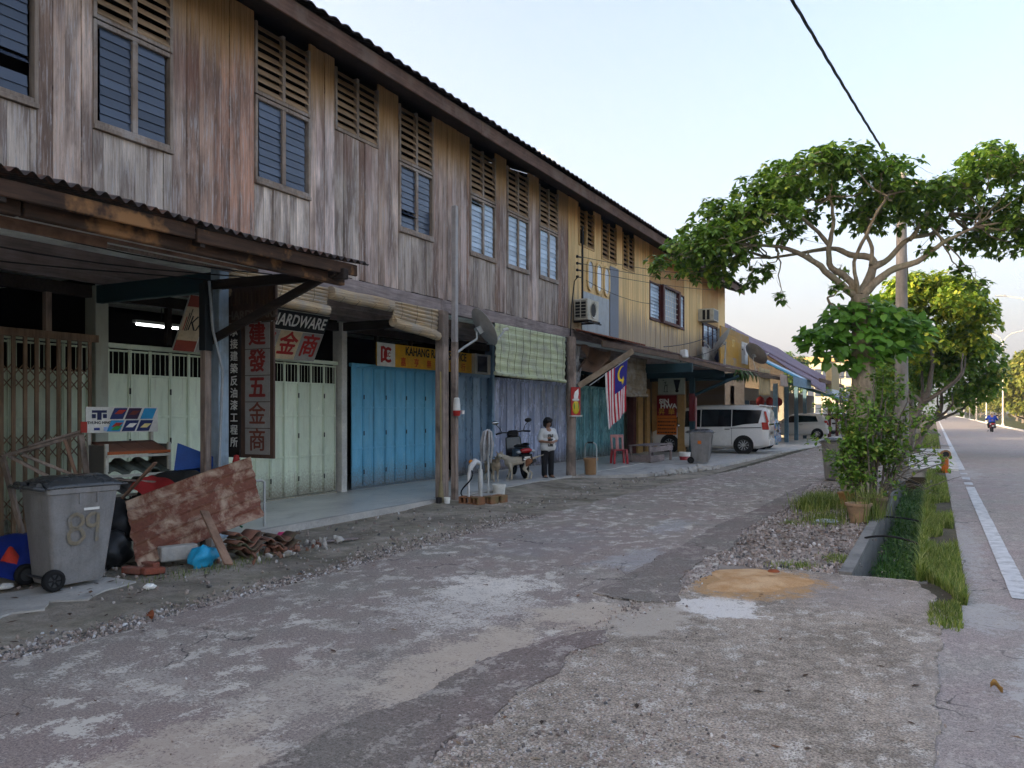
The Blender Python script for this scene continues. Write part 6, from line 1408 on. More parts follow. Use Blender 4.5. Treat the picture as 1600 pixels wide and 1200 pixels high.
tb = thing('tub', 'white and red plastic tub on the ground beside the bench', 'tub', (-7.35, 26.2, .09)); mb = MB(); mb.lathe([(.001, 0), (.16, 0), (.18, .12)], n=18); mb.build('base', rc, tb, 40); mb = MB(); mb.lathe([(.18, .12), (.2, .26), (.19, .26), (.16, .06), (.001, .05)], n=18); mb.build('rim', paper, tb, 40)
# ------------------------------------------------------------------ cars
def paint(name, col, rough=.22, metal=.0):
    s = S(name); p = s.pos(); n = s.noise(p, 2, 4); x, y, z = s.sep(p)
    c = s.mix(s.mr(s.m('ADD', z, s.m('MULTIPLY', n, .3)), .75, .3, 0, .35), col, (.20, .17, .14, 1))
    s.out(c, s.mr(n, .3, .7, rough - .05, rough + .1), metal, None, .5); s.put(s.p.inputs['Coat Weight'], .5); return s.mat
lamp_red = flat('tail_lamp_red', '#a01418', .15, bump=0, spec=.6); lamp_clear = flat('lamp_clear', '#b8bcc0', .1, bump=0, spec=.8); chrome = flat('chrome', '#b9bcc0', .15, 1.0, bump=0); trim_b = flat('black_trim', '#101112', .45, bump=0)
alloy = flat('alloy_wheel', '#a4a6a8', .3, .6, bump=0)
def lerp_tab(tab, x):
    if x <= tab[0][0]: return tab[0][1]
    for (a, va), (b, vb) in zip(tab, tab[1:]):
        if x <= b: return va + (vb - va) * (x - a) / (b - a)
    return tab[-1][1]
def car(label, loc, rz, L, W, top, belt, hwt, axles, r, body_m, side_glass, rear_glass, tails, group=None, spokes=10, extra=None):
    t = thing('parked_car', label, 'car', loc, rz, group)
    hw = W / 2; st = [-L / 2 + L * i / 40 for i in range(41)]
    def pin(y):   # plan taper at both ends
        e = min(y + L / 2, L / 2 - y); k = min(1, e / (.32 if y > 0 else .12)); return (.80 if y > 0 else .93) + (.20 if y > 0 else .07) * math.sin(k * math.pi / 2)
    def sec(y):
        T = lerp_tab(top, y); B = min(lerp_tab(belt, y), T - .06); q = pin(y); ht = lerp_tab(hwt, y) * hw * q; h = hw * q
        e = min(y + L / 2, L / 2 - y); low = .20 + .10 * (1 - min(1, e / .35))
        return [(h * .86, low), (h * .98, low + .10), (h, .58), (h * .985, B), (ht, T - .09), (ht * .90, T - .02), (ht * .5, T + .012), (0, T + .018)]
    def side_x(y, z):
        s_ = sec(y)
        for (xa, za), (xb, zb) in zip(s_, s_[1:]):
            if za <= z <= zb + 1e-6: return xa + (xb - xa) * (z - za) / max(1e-6, zb - za)
        return s_[4][0]
    mb = MB(); m = 8
    for y in st:
        s_ = sec(y); ring_ = [(-x, y, z) for x, z in s_] + [(x, y, z) for x, z in reversed(s_[:-1])]; mb.v += ring_
    n = 15
    for i in range(40):
        for k in range(n - 1): a = i * n + k; mb.f.append((a, a + n, a + n + 1, a + 1)); mb.mi.append(0)
        mb.f.append((i * n, i * n + n - 1, (i + 1) * n + n - 1, (i + 1) * n)); mb.mi.append(0)
    mb.f.append(tuple(range(n))); mb.f.append(tuple(reversed(range(40 * n, 41 * n)))); mb.mi += [0, 0]
    me = mb.mesh('body', body_m); bm = bmesh.new(); bm.from_mesh(me); bmesh.ops.recalc_face_normals(bm, faces=bm.faces); bm.to_mesh(me); bm.free()
    me.polygons.foreach_set('use_smooth', [True] * len(me.polygons)); me.set_sharp_from_angle(angle=R(38)); link('body', me, t)
    def strip(pts, name, mat, off=.006, th=.0, both=True):
        for sx in ((-1, 1) if both else (-1,)):
            mb = MB(); vs_ = []
            # fan of quads between lower and upper outline so glass follows the flank
            lo, up = pts
            N = 14
            for i in range(N + 1):
                y = lo[0][0] + (lo[-1][0] - lo[0][0]) * i / N; yu = up[0][0] + (up[-1][0] - up[0][0]) * i / N
                za = lerp_tab(lo, y) if lo[0][0] < lo[-1][0] else lo[0][1]; zb = lerp_tab(up, yu)
                for j in range(4):
                    f_ = j / 3; yy = y + (yu - y) * f_; z = za + (zb - za) * f_; vs_.append((sx * (side_x(yy, z) + off), yy, z))
            mb.add(vs_, [(i * 4 + j, (i + 1) * 4 + j, (i + 1) * 4 + j + 1, i * 4 + j + 1) if sx > 0 else (i * 4 + j, i * 4 + j + 1, (i + 1) * 4 + j + 1, (i + 1) * 4 + j) for i in range(N) for j in range(3)])
            mb.build(name, mat, t, True)
    for lo, up in side_glass: strip((lo, up), 'window', MAT['carglass'])
    yr = -L / 2
    def rear_quad(x0, x1, z0, z1, name, mat, off=.008, lean=0):
        mb = MB(); mb.hexa([(x0, yr - off, z0), (x1, yr - off, z0), (x1, yr + .02, z0), (x0, yr + .02, z0), (x0, yr - off + lean, z1), (x1, yr - off + lean, z1), (x1, yr + .02 + lean, z1), (x0, yr + .02 + lean, z1)]); return mb.build(name, mat, t, False, .006)
    rear_glass and rear_quad(-rear_glass[0], rear_glass[0], rear_glass[1], rear_glass[2], 'rear_window', MAT['carglass'], .01, rear_glass[3])
    for sx in (-1, 1):
        for (x0, x1, z0, z1, wrap, ln) in tails:
            mb = MB(); a, b = sx * x0, sx * x1
            mb.hexa([(a, yr - .012, z0), (b, yr - .012, z0), (b * 1.012, yr + wrap, z0), (a, yr + wrap, z0), (a, yr - .012 + ln, z1), (b, yr - .012 + ln, z1), (b * 1.012, yr + wrap + ln, z1), (a, yr + wrap + ln, z1)]); mb.build('tail_light', lamp_red, t, False, .01)
    rear_quad(-.26, .26, .72, .84, 'number_plate', trim_b, .012)
    mb = MB(); mb.hexa([(-hw * .88, yr - .04, .30), (hw * .88, yr - .04, .30), (hw * .98, yr + .35, .30), (-hw * .98, yr + .35, .30), (-hw * .88, yr - .04, .56), (hw * .88, yr - .04, .56), (hw * .985, yr + .35, .56), (-hw * .985, yr + .35, .56)]); mb.build('bumper', body_m, t, False, .03)
    yf = L / 2
    for sx in (-1, 1):
        mb = MB(); mb.sphere((sx * hw * .66, yf - .10, .74), (.16, .12, .09), 12, 8); mb.build('headlight', lamp_clear, t, True)
        ym = lerp_tab(axles and [(0, 0)], 0)
        for ya in axles:
            mb = MB(); mb.lathe([(r + .055, -.04), (r + .055, .012), (.05, .012)], (sx * (hw - .012), ya, r + .0), 26, (sx, 0, 0)); mb.build('wheel_arch', trim_b, t, 40)
            w = MB(); w.lathe([(r * .62, .0), (r * .66, .02), (r * .94, .02), (r, -.02), (r, -.20), (r * .9, -.22)], (sx * (hw + .004), ya, r), 26, (sx, 0, 0)); wh = w.build('wheel', rubber, t, 40)
            d = MB(); d.lathe([(.001, -.03), (r * .64, -.06)], (sx * (hw + .004), ya, r), 24, (sx, 0, 0)); d.build('hub', trim_b, wh)
            sp = MB(); c_ = Vector((sx * (hw + .0), ya, r))
            for q in range(spokes):
                a = 2 * math.pi * q / spokes; dd = Vector((0, math.cos(a), math.sin(a))); sp.bar(c_ + dd * .03, c_ + dd * r * .64, .034, .012, up=(sx, 0, 0))
            sp.lathe([(r * .60, .0), (r * .67, .012), (r * .67, -.01)], c_, 26, (sx, 0, 0)); sp.lathe([(.001, .015), (.055, .008), (.06, -.01)], c_, 12, (sx, 0, 0)); sp.build('rim', alloy, wh, 40)
        if extra:
            for (y, z) in extra['handles']:
                mb = MB(); x = sx * (side_x(y, z) + .012); mb.box(x - .012, x + .012, y - .10, y + .10, z - .016, z + .016); mb.build('door_handle', chrome, t, False, .006)
            y, z = extra['mirror']; mb = MB(); mb.sphere((sx * (side_x(y, z) + .12), y, z + .04), (.12, .07, .085), 12, 8); mb.box(sx * (side_x(y, z) - .01), sx * (side_x(y, z) + .06), y - .03, y + .03, z - .02, z + .02); mb.build('mirror', extra.get('mirror_mat', body_m), t, True)
            for y in extra['seams']:
                mb = MB(); vs_ = []
                for i in range(8): z = .34 + (lerp_tab(belt, y) - .36) * i / 7; x = sx * (side_x(y, z) + .002); vs_ += [(x, y - .006, z), (x, y + .006, z)]
                mb.add(vs_, [(2 * i, 2 * i + 1, 2 * i + 3, 2 * i + 2) for i in range(7)]); mb.build('door_seam', trim_b, t)
    return t
vanp = paint('white_van_paint', (.68, .67, .64, 1)); VL = 4.7
tv = car('white people carrier with dark tinted windows parked nose in under the canopy', (-7.92, 31.95, .09), R(92), VL, 1.72,
    top=[(-2.35, 1.60), (-2.25, 1.80), (-1.6, 1.86), (.2, 1.86), (1.0, 1.74), (1.35, 1.45), (1.65, 1.12), (2.1, .98), (2.35, .80)], belt=[(-2.35, 1.02), (1.2, .98), (1.65, .93), (2.35, .72)], hwt=[(-2.35, .84), (.3, .84), (1.1, .80), (1.65, .92), (2.35, .9)],
    axles=(-1.43, 1.43), r=.325, body_m=vanp,
    side_glass=[([(-1.98, 1.16), (-1.45, 1.12), (-1.0, 1.03)], [(-2.10, 1.66), (-1.0, 1.69)]), ([(-.97, 1.03), (.18, 1.01)], [(-.97, 1.69), (.18, 1.69)]), ([(.22, 1.01), (1.50, 1.0)], [(.22, 1.69), (.98, 1.60)])],
    rear_glass=(.66, 1.08, 1.66, .09), tails=[(.70, .855, .92, 1.20, .22, .03), (.74, .85, 1.20, 1.62, .07, .10)],
    extra=dict(handles=[(-.82, .93), (.08, .92)], mirror=(1.05, 1.02), seams=(-.99, .20, 1.22), mirror_mat=chrome))
mb = MB(); mb.hexa([(-.70, -2.44, 1.78), (.70, -2.44, 1.78), (.74, -2.0, 1.83), (-.74, -2.0, 1.83), (-.70, -2.44, 1.82), (.70, -2.44, 1.82), (.74, -2.0, 1.875), (-.74, -2.0, 1.875)]); mb.build('spoiler', vanp, tv, False, .012)
for sx in (-1, 1):
    mb = MB(); mb.hexa([(sx * .868, -2.1, .99), (sx * .868, -.95, .96), (sx * .872, -.95, .975), (sx * .872, -2.1, 1.005), (sx * .868, -2.1, 1.0), (sx * .868, -.95, .97), (sx * .872, -.95, .985), (sx * .872, -2.1, 1.015)]); mb.build('rail_line', trim_b, tv)
hatch_kw = dict(top=[(-1.8, 1.05), (-1.72, 1.28), (-1.45, 1.46), (-.6, 1.52), (.3, 1.46), (.95, 1.05), (1.5, .95), (1.8, .74)], belt=[(-1.8, .96), (.9, .90), (1.8, .70)], hwt=[(-1.8, .82), (.3, .78), (.95, .93), (1.8, .9)], axles=(-1.18, 1.24), r=.29,
    side_glass=[([(-1.22, 1.04), (-.12, .99)], [(-1.10, 1.36), (-.12, 1.41)]), ([(-.08, .98), (.82, .96)], [(-.08, 1.40), (.34, 1.36)])], rear_glass=(.55, 1.08, 1.36, .22), tails=[(.55, .79, .84, 1.10, .18, .06)])
cw = paint('white_hatch_paint', (.62, .61, .60, 1))
car('small white hatchback parked nose in beyond the van', (-7.5, 51.6, .06), R(98), 3.6, 1.62, body_m=cw, extra=dict(handles=[(-.25, .86)], mirror=(.72, .98), seams=(-.1, .9)), **hatch_kw)
car('bright blue small car mostly hidden behind the white van', (-7.9, 36.6, .06), R(90), 3.6, 1.62, body_m=paint('blue_car_paint', (.03, .16, .38, 1)), extra=None, **hatch_kw)
car('white car parked side on far beyond the hatchback', (-8.1, 63.0, .06), R(60), 3.9, 1.66, body_m=cw, extra=dict(handles=[(-.25, .86)], mirror=(.72, .98), seams=(-.1, .9)), **hatch_kw)
car('silver car parked behind the far white car', (-7.4, 69.0, .06), R(70), 3.9, 1.66, body_m=paint('silver_paint', (.34, .35, .37, 1), .25, .4), extra=None, **hatch_kw)
car('dark grey car far down the sunlit road', (1.6, 240.0, .01), R(0), 4.2, 1.75, body_m=paint('dark_grey_paint', (.05, .055, .07, 1)), extra=None, **hatch_kw)

# ------------------------------------------------------------------ scooters
def scooter(label, loc, rz, lean, body_c, name='scooter', cat='scooter', mirrors=True):
    t = thing(name, label, cat, loc, rz); t.rotation_euler = (0, lean, rz)
    t.scale = (1.25, 1.06, 1.08)
    def bld(mb, nm, m_, par=t, **k): return mb.build(nm, m_, par, **k)
    for y, nm in ((-.62, 'rear_wheel'), (.62, 'front_wheel')):
        mb = MB(); mb.lathe([(.20, -.035), (.25, -.045), (.285, -.03), (.295, 0), (.285, .03), (.25, .045), (.20, .035)], (0, y, .295), 24, (1, 0, 0)); w = bld(mb, nm, rubber, smooth=40)
        mb = MB(); mb.lathe([(.20, -.03), (.205, 0), (.20, .03), (.18, .03), (.18, -.03), (.20, -.03)], (0, y, .295), 24, (1, 0, 0)); mb.lathe([(.001, -.05), (.05, -.05), (.05, .05), (.001, .05)], (0, y, .295), 12, (1, 0, 0))
        for q in range(5): a = q * 2 * math.pi / 5; d = Vector((0, math.cos(a), math.sin(a))); mb.bar(Vector((0, y, .295)) + d * .04, Vector((0, y, .295)) + d * .19, .03, .03, up=(1, 0, 0))
        bld(mb, 'rim', hub_m, w)
    mb = MB(); mb.grid(lambda u, v: ((v - .5) * (.20 + .04 * math.sin(u * 3)), -.86 + u * .72, .70 + .06 * (1 - u) + .05 * math.cos((v - .5) * 2.6) - .03 * math.sin(u * 3.1)), 12, 8); mb.box(-.09, .09, -.82, -.16, .64, .72); bld(mb, 'seat', trim_b, smooth=50)
    mb = MB()
    mb.hexa([(-.09, -.90, .56), (.09, -.90, .56), (.14, -.15, .42), (-.14, -.15, .42), (-.10, -.94, .70), (.10, -.94, .70), (.13, -.15, .67), (-.13, -.15, .67)]); mb.hexa([(-.10, -.15, .34), (.10, -.15, .34), (.07, .30, .36), (-.07, .30, .36), (-.11, -.15, .62), (.11, -.15, .62), (.07, .30, .46), (-.07, .30, .46)]); bld(mb, 'body_panel', body_c, bevel=.02)
    mb = MB(); mb.hexa([(-.20, .26, .36), (.20, .26, .36), (.16, .38, .36), (-.16, .38, .36), (-.16, .34, .92), (.16, .34, .92), (.12, .46, .90), (-.12, .46, .90)]); bld(mb, 'leg_shield', body_c, bevel=.03)
    mb = MB(); mb.tube([(-.09, .62, .295), (-.07, .50, .62), (-.05, .40, .90)], .022, 8); mb.tube([(.09, .62, .295), (.07, .50, .62), (.05, .40, .90)], .022, 8); bld(mb, 'fork', hub_m, smooth=True)
    mb = MB(); mb.grid(lambda u, v: ((v - .5) * .16, .62 - .34 * math.cos(.5 + u * 2.0), .295 + .34 * math.sin(.5 + u * 2.0)), 10, 3); o = bld(mb, 'front_fender', body_c, smooth=True); o.modifiers.new('t', 'SOLIDIFY').thickness = .015
    mb = MB(); mb.grid(lambda u, v: ((v - .5) * .17, -.62 - .36 * math.sin(u * 1.35) * 1.0, .60 - .26 * u + .02), 8, 3); mb.box(-.10, .10, -.97, -.955, .40, .56); o = bld(mb, 'rear_fender', trim_b)
    mb = MB(); mb.box(-.10, .10, -.985, -.972, .42, .53); pl_ = bld(mb, 'number_plate', black); mb = MB(); mb.box(-.07, .07, -.990, -.985, .445, .475); mb.box(-.05, .06, -.990, -.985, .485, .515); bld(mb, 'plate_text', paper, pl_)
    mb = MB(); mb.sphere((0, -.93, .64), (.12, .05, .055), 14, 8); bld(mb, 'tail_light', lamp_red, smooth=True)
    for sx in (-1, 1):
        mb = MB(); mb.sphere((sx * .135, -.90, .62), (.05, .06, .035), 10, 6); bld(mb, 'indicator', lamp_clear if sx > 0 else lamp_clear, smooth=True)
        mb = MB(); mb.tube([(sx * .05, .36, 1.0), (sx * .20, .33, 1.02), (sx * .34, .26, 1.0)], .016, 8); hb = bld(mb, 'handlebar', hub_m, smooth=True); mb = MB(); mb.tube([(sx * .24, .31, 1.015), (sx * .35, .25, 1.0)], .022, 8); bld(mb, 'grip', rubber, hb)
        if mirrors:
            mb = MB(); mb.tube([(sx * .22, .32, 1.02), (sx * .27, .34, 1.15), (sx * .33, .33, 1.22)], .008, 6); mi = bld(mb, 'mirror_stem', trim_b); mb = MB(); mb.sphere((sx * .34, .33, 1.26), (.075, .025, .05), 14, 8); bld(mb, 'mirror', chrome if sx < 0 else trim_b, mi, smooth=True)
        mb = MB(); mb.tube([(sx * .10, -.10, .36), (sx * .24, -.10, .34)], .02, 8); bld(mb, 'footrest', rubber)
    mb = MB(); mb.hexa([(-.13, .30, .92), (.13, .30, .92), (.09, .50, .86), (-.09, .50, .86), (-.12, .28, 1.06), (.12, .28, 1.06), (.07, .46, 1.04), (-.07, .46, 1.04)]); bld(mb, 'handlebar_cover', body_c, bevel=.03)
    mb = MB(); mb.tube([(.10, -.1, .30), (.15, -.45, .33), (.16, -.85, .40)], [.03, .05, .045], 10); bld(mb, 'exhaust', hub_m, smooth=True)
    mb = MB(); mb.tube([(-.10, -.10, .28), (-.26, -.02, .02)], .012, 6); bld(mb, 'kickstand', hub_m)
    return t
blkp = paint('black_scooter_paint', (.012, .012, .014, 1), .2)
scooter('black scooter with mirrors parked nose to the shutters behind the two dogs', (-9.05, 17.5, .095), R(40), R(-5), blkp)

# ------------------------------------------------------------------ dogs
furw = simple('fur_cream', (.46, .40, .31, 1), .9, var=.2, scale=20); furb = simple('fur_brown', (.24, .10, .045, 1), .9, var=.25, scale=20); furd = simple('fur_dark', (.03, .022, .018, 1), .9, var=.3, scale=20); furt = simple('fur_sand', (.30, .235, .16, 1), .9, var=.2, scale=20)
def dog(label, loc, rz, mats, matfn, s=1.0, head_down=0., tail_up=True, stride=.04):
    t = thing('dog', label, 'dog', loc, rz); t.scale = (s, s, s)
    H = .44; P = []
    def c(a, ra, b, rb): P.append((a, ra, b, rb))
    c((0, .17, H - .03), .105, (0, .0, H - .02), .095); c((0, .0, H - .02), .095, (0, -.20, H), .080); c((0, -.20, H), .080, (0, -.27, H - .01), .085); c((0, .20, H - .06), .085, (0, .14, H - .12), .07)
    hz = H + .20 - head_down
    c((0, .20, H + .02), .075, (0, .33, hz - .02), .052); c((0, .35, hz), .064, (0, .37, hz), .058); c((0, .40, hz - .02), .036, (0, .485, hz - .04), .024)
    c((0, .41, hz - .045), .022, (0, .465, hz - .065), .016)
    for sx in (-1, 1):
        c((sx * .035, .335, hz + .055), .020, (sx * .06, .325, hz + .115), .007)
        q = stride * sx
        c((sx * .065, .17, H - .08), .050, (sx * .065, .14 + q * .5, .24), .030); c((sx * .065, .14 + q * .5, .24), .028, (sx * .065, .155 + q, .035), .019); c((sx * .065, .155 + q, .028), .024, (sx * .065, .195 + q, .020), .019)
        c((sx * .06, -.25, H - .04), .065, (sx * .075, -.18 - q * .5, .25), .042); c((sx * .075, -.18 - q * .5, .25), .034, (sx * .072, -.30 - q, .145), .022); c((sx * .072, -.30 - q, .145), .021, (sx * .072, -.275 - q, .03), .018); c((sx * .072, -.275 - q, .027), .023, (sx * .072, -.235 - q, .02), .018)
    if tail_up: c((0, -.32, H + .03), .030, (0, -.42, H + .06), .022); c((0, -.42, H + .06), .024, (0, -.60, H + .12), .010)
    else: c((0, -.32, H + .02), .028, (0, -.40, H - .12), .016)
    b = capsules('body', P, mats, .011, t, 3, matfn)
    mb = MB(); mb.sphere((0, .498, hz - .035), (.016, .014, .013), 8, 6); mb.build('nose', black, t, True)
    for sx in (-1, 1): mb = MB(); mb.sphere((sx * .034, .398, hz + .022), .0085, 8, 6); mb.build('eye', black, t, True)
    return t
fdir = math.atan2(-(-.88), -.47)          # forward +Y turned to face left along the kerb
dog('white dog with a brown rump patch and raised white tail beside the scooter', (-8.66, 16.62, .1), math.atan2(.88, -.47), [furw, furb], lambda c: 1 if (-.36 < c.y < -.19 and c.z > .30 and (c.z > .36 or abs(c.x) > .05)) or (c.y > .33 and c.z > .62) else 0, 1.05, .10)
dog('sandy dog facing the street between the mop and the white dog', (-8.98, 16.05, .1), R(-128), [furt, furw], lambda c: 1 if c.z < .16 or (c.y > .40) else 0, .98, .03, False)
dog('dark brown dog half hidden behind the timber post', (-8.72, 13.55, .1), R(32), [furd, furb], lambda c: 1 if c.z < .30 else 0, 1.0, .05, False)

# ------------------------------------------------------------------ people
skin = simple('skin', (.32, .175, .11, 1), .55, var=.06, bump=0); hair_m = simple('black_hair', (.008, .007, .007, 1), .45, var=.3); shirt_m = simple('white_cotton', (.62, .62, .61, 1), .85, var=.06); pants_m = simple('black_cotton', (.014, .014, .016, 1), .8)
def hand(P, wr, d, n, thumb, curl=.6):
    """palm and five bent fingers; d = pointing, n = palm normal, thumb = side"""
    wr = Vector(wr); d = Vector(d).normalized(); n = Vector(n); n = (n - d * n.dot(d)).normalized(); s_ = d.cross(n).normalized() * thumb
    for k in range(4):
        o = s_ * (.024 - .016 * k); a = wr + d * .065 + o; P.append((wr + d * .01 + o * .7, .0125, a, .0105))
        L = (.062, .070, .065, .050)[k]; m = a + (d * math.cos(curl * .6) + n * math.sin(curl * .6)) * L * .5; e = m + (d * math.cos(curl * 1.6) + n * math.sin(curl * 1.6)) * L * .5
        P.append((a, .0088, m, .0078)); P.append((m, .0078, e, .0065))
    a = wr + d * .018 + s_ * .026; m = a + (d * .55 + s_ * .75 + n * .2) * .036; P.append((a, .0115, m, .0095)); P.append((m, .0092, m + (d * .85 + n * .45) * .030, .0075))
per = thing('person', 'person with black bobbed hair in white T-shirt and black trousers looking down at their hands', 'person', (-8.30, 17.55, .1), R(50))
B = []
def bc(a, ra, b, rb): B.append((a, ra, b, rb))
hc = Vector((0, -.035, 1.335))
bc((0, .0, 1.345), .080, (0, -.03, 1.345), .078); bc((0, -.045, 1.325), .062, (0, -.055, 1.275), .045); bc((0, .0, 1.16), .048, (0, -.015, 1.27), .044)
bc((0, -.108, 1.325), .010, (0, -.122, 1.298), .013); bc((0, -.095, 1.268), .018, (0, -.098, 1.268), .016)
for sx in (-1, 1): bc((sx * .078, .0, 1.335), .014, (sx * .082, .005, 1.315), .012)
bc((-.10, 0, 1.10), .075, (.10, 0, 1.10), .075); bc((0, 0, 1.10), .11, (0, 0, .80), .11); bc((-.05, 0, .76), .10, (.05, 0, .76), .10)
sh, el, wr = {}, {}, {}
for sx in (-1, 1):
    bc((sx * .075, 0, .76), .085, (sx * .085, -.01, .42), .052); bc((sx * .085, -.01, .42), .050, (sx * .085, .01, .08), .035); bc((sx * .085, .0, .045), .036, (sx * .095, -.12, .028), .028)
    sh[sx] = (sx * .165, .0, 1.135); el[sx] = (sx * .215, -.02, .885); wr[sx] = (sx * .055, -.205, .865)
    bc(sh[sx], .050, el[sx], .037); bc(el[sx], .036, wr[sx], .024); hand(B, wr[sx], (-sx * .75, -.45, .02), (0, .5, -.6), sx * -1, .8)
capsules('body', B, skin, .0085, per, 3)
Sh = [((-.12, 0, 1.125), .072, (.12, 0, 1.125), .072), ((-.07, 0, 1.05), .125, (.07, 0, 1.05), .125), ((-.07, -.005, .86), .13, (.07, -.005, .86), .13), ((-.075, 0, .74), .132, (.075, 0, .74), .132)]
for sx in (-1, 1): Sh.append(((sx * .15, 0, 1.13), .070, (sx * .208, -.01, .95), .070))
so = capsules('shirt', Sh, shirt_m, .012, per, 5)
Pn = [((-.06, 0, .76), .112, (.06, 0, .76), .112)]
for sx in (-1, 1): Pn.append(((sx * .075, 0, .72), .105, (sx * .088, -.005, .40), .078)); Pn.append(((sx * .088, -.005, .40), .076, (sx * .088, .008, .085), .072))
capsules('trousers', Pn, pants_m, .012, per, 4)
Hr = [((0, .02, 1.365), .104, (0, -.018, 1.372), .101), ((0, .045, 1.33), .094, (0, .04, 1.26), .075)]
for sx in (-1, 1): Hr.append(((sx * .062, .01, 1.35), .060, (sx * .078, .005, 1.265), .040))
Hr += [((-.055, -.080, 1.395), .040, (.055, -.080, 1.395), .040), ((-.05, -.104, 1.368), .022, (.05, -.104, 1.368), .022)]
capsules('hair', Hr, hair_m, .009, per, 2)
for sx in (-1, 1):
    mb = MB(); mb.sphere((sx * .030, -.104, 1.332), (.011, .006, .007), 8, 6); mb.build('eye', black, per, True)
    mb = MB(); mb.hexa([(sx * .09 - .042, .04, 0), (sx * .09 + .042, .04, 0), (sx * .097 + .045, -.15, 0), (sx * .097 - .045, -.15, 0), (sx * .09 - .042, .04, .02), (sx * .09 + .042, .04, .02), (sx * .097 + .045, -.15, .02), (sx * .097 - .045, -.15, .02)]); mb.build('sandal', trim_b, per, False, .008)
mb = MB(); mb.sphere((0, -.120, 1.262), (.022, .006, .005), 8, 6); mb.build('mouth', flat('lips', '#6d2f28', .5, bump=0), per, True)
pm = MB()
r5 = random.Random(9)
for j, z in enumerate((1.035, 1.0, .93, .90, .80, .77)):
    for i in range(5):
        if r5.random() < .75: x = -.055 + i * .027; w = .022; pm.hexa([(x, -.142 - .004, z - .013), (x + w, -.146, z - .013), (x + w, -.13, z - .013), (x, -.13, z - .013), (x, -.142 - .004, z + .013), (x + w, -.146, z + .013), (x + w, -.13, z + .013), (x, -.13, z + .013)])
pm.build('shirt_print', black, per)

sc2 = scooter('red moped with a bright tail light ridden away along the main road', (4.2, 77.2, .006), R(2), 0, paint('red_moped_paint', (.28, .02, .025, 1)), 'moped', 'moped')
rd = thing('person', 'person in a blue jacket and pale helmet riding the moped seen from behind', 'person', (4.2, 77.2, .006), R(2))
Bd = [((0, -.28, .82), .15, (0, -.22, 1.25), .15), ((-.14, -.20, 1.27), .085, (.14, -.20, 1.27), .085), ((0, -.17, 1.33), .06, (0, -.12, 1.45), .055), ((0, -.10, 1.52), .10, (0, -.08, 1.54), .10)]
Jk = [((-.10, -.28, .88), .15, (.10, -.28, .88), .15), ((-.10, -.24, 1.10), .17, (.10, -.24, 1.10), .17), ((-.16, -.20, 1.27), .11, (.16, -.20, 1.27), .11)]; Tr = [((-.1, -.26, .80), .13, (.1, -.26, .80), .13)]
for sx in (-1, 1):
    e = (sx * .40, -.05, 1.02); w = (sx * .33, .24, 1.0)
    Bd += [((sx * .22, -.18, 1.28), .07, e, .05), (e, .05, w, .035)]; hand(Bd, w, (0, 1, -.1), (0, 0, -1), sx * -1, 1.2); Jk += [((sx * .22, -.18, 1.28), .095, e, .075), (e, .07, (sx * .34, .19, 1.0), .05)]
    k_ = (sx * .25, .18, .66); f_ = (sx * .24, -.08, .36); Bd += [((sx * .12, -.24, .78), .10, k_, .065), (k_, .06, f_, .045), (f_, .05, (sx * .25, .08, .35), .04)]; Tr += [((sx * .12, -.24, .78), .115, k_, .08), (k_, .075, f_, .06)]
capsules('body', Bd, skin, .012, rd, 3); capsules('jacket', Jk, flat('blue_jacket', '#1c3f9e', .7), .018, rd, 4); capsules('trousers', Tr, flat('dark_trousers', '#23211f', .8), .018, rd, 3)
mb = MB(); mb.sphere((0, -.09, 1.56), (.135, .155, .13), 18, 12); mb.build('helmet', flat('pale_helmet', '#a8a08c', .35), rd, True)
sc3 = scooter('distant motorcycle coming along the sunlit road', (2.1, 190.0, .006), R(0), 0, blkp, 'motorcycle', 'motorcycle', False)
rd2 = thing('person', 'far off rider in pale clothes on the distant motorcycle', 'person', (2.1, 190.0, .006), 0)
capsules('body', Bd, skin, .02, rd2, 3); capsules('jacket', Jk, flat('pale_jacket', '#b9b5ac', .7), .025, rd2, 3)
# ------------------------------------------------------------------ foliage
LEAF6 = [(0, 0, 0), (.30, .25, .03), (.24, .62, .02), (0, 1, -.06), (-.24, .62, .02), (-.30, .25, .03)]
LF = [(0, 1, 2, 3), (0, 3, 4, 5)]
def leaf_at(mb, p, d, n, L, w=1.0):
    d = d.normalized(); s_ = d.cross(n)
    if s_.length < 1e-3: s_ = d.cross(Vector((1, .3, 0)))
    s_.normalize(); u = s_.cross(d)
    mb.add([p + d * (y * L) + s_ * (x * L * w) + u * (z * L - abs(x) * .25 * L) for x, y, z in LEAF6], LF)
def rosette(mb, p, out, L, n, r, droop=.55, w=1.0):
    """a cluster of leaves radiating from a shoot tip and hanging outwards"""
    out = out.normalized()
    for i in range(n):
        a = 2 * math.pi * (i + r.random() * .7) / n; t = out.orthogonal().normalized(); b = out.cross(t)
        d = (t * math.cos(a) + b * math.sin(a)) * 1.0 + out * r.uniform(-.1, .8) + Vector((0, 0, -droop * r.uniform(.5, 1.5)))
        leaf_at(mb, p + d.normalized() * .02, d, Vector((0, 0, 1)), L * r.uniform(.45, 1.3), w)
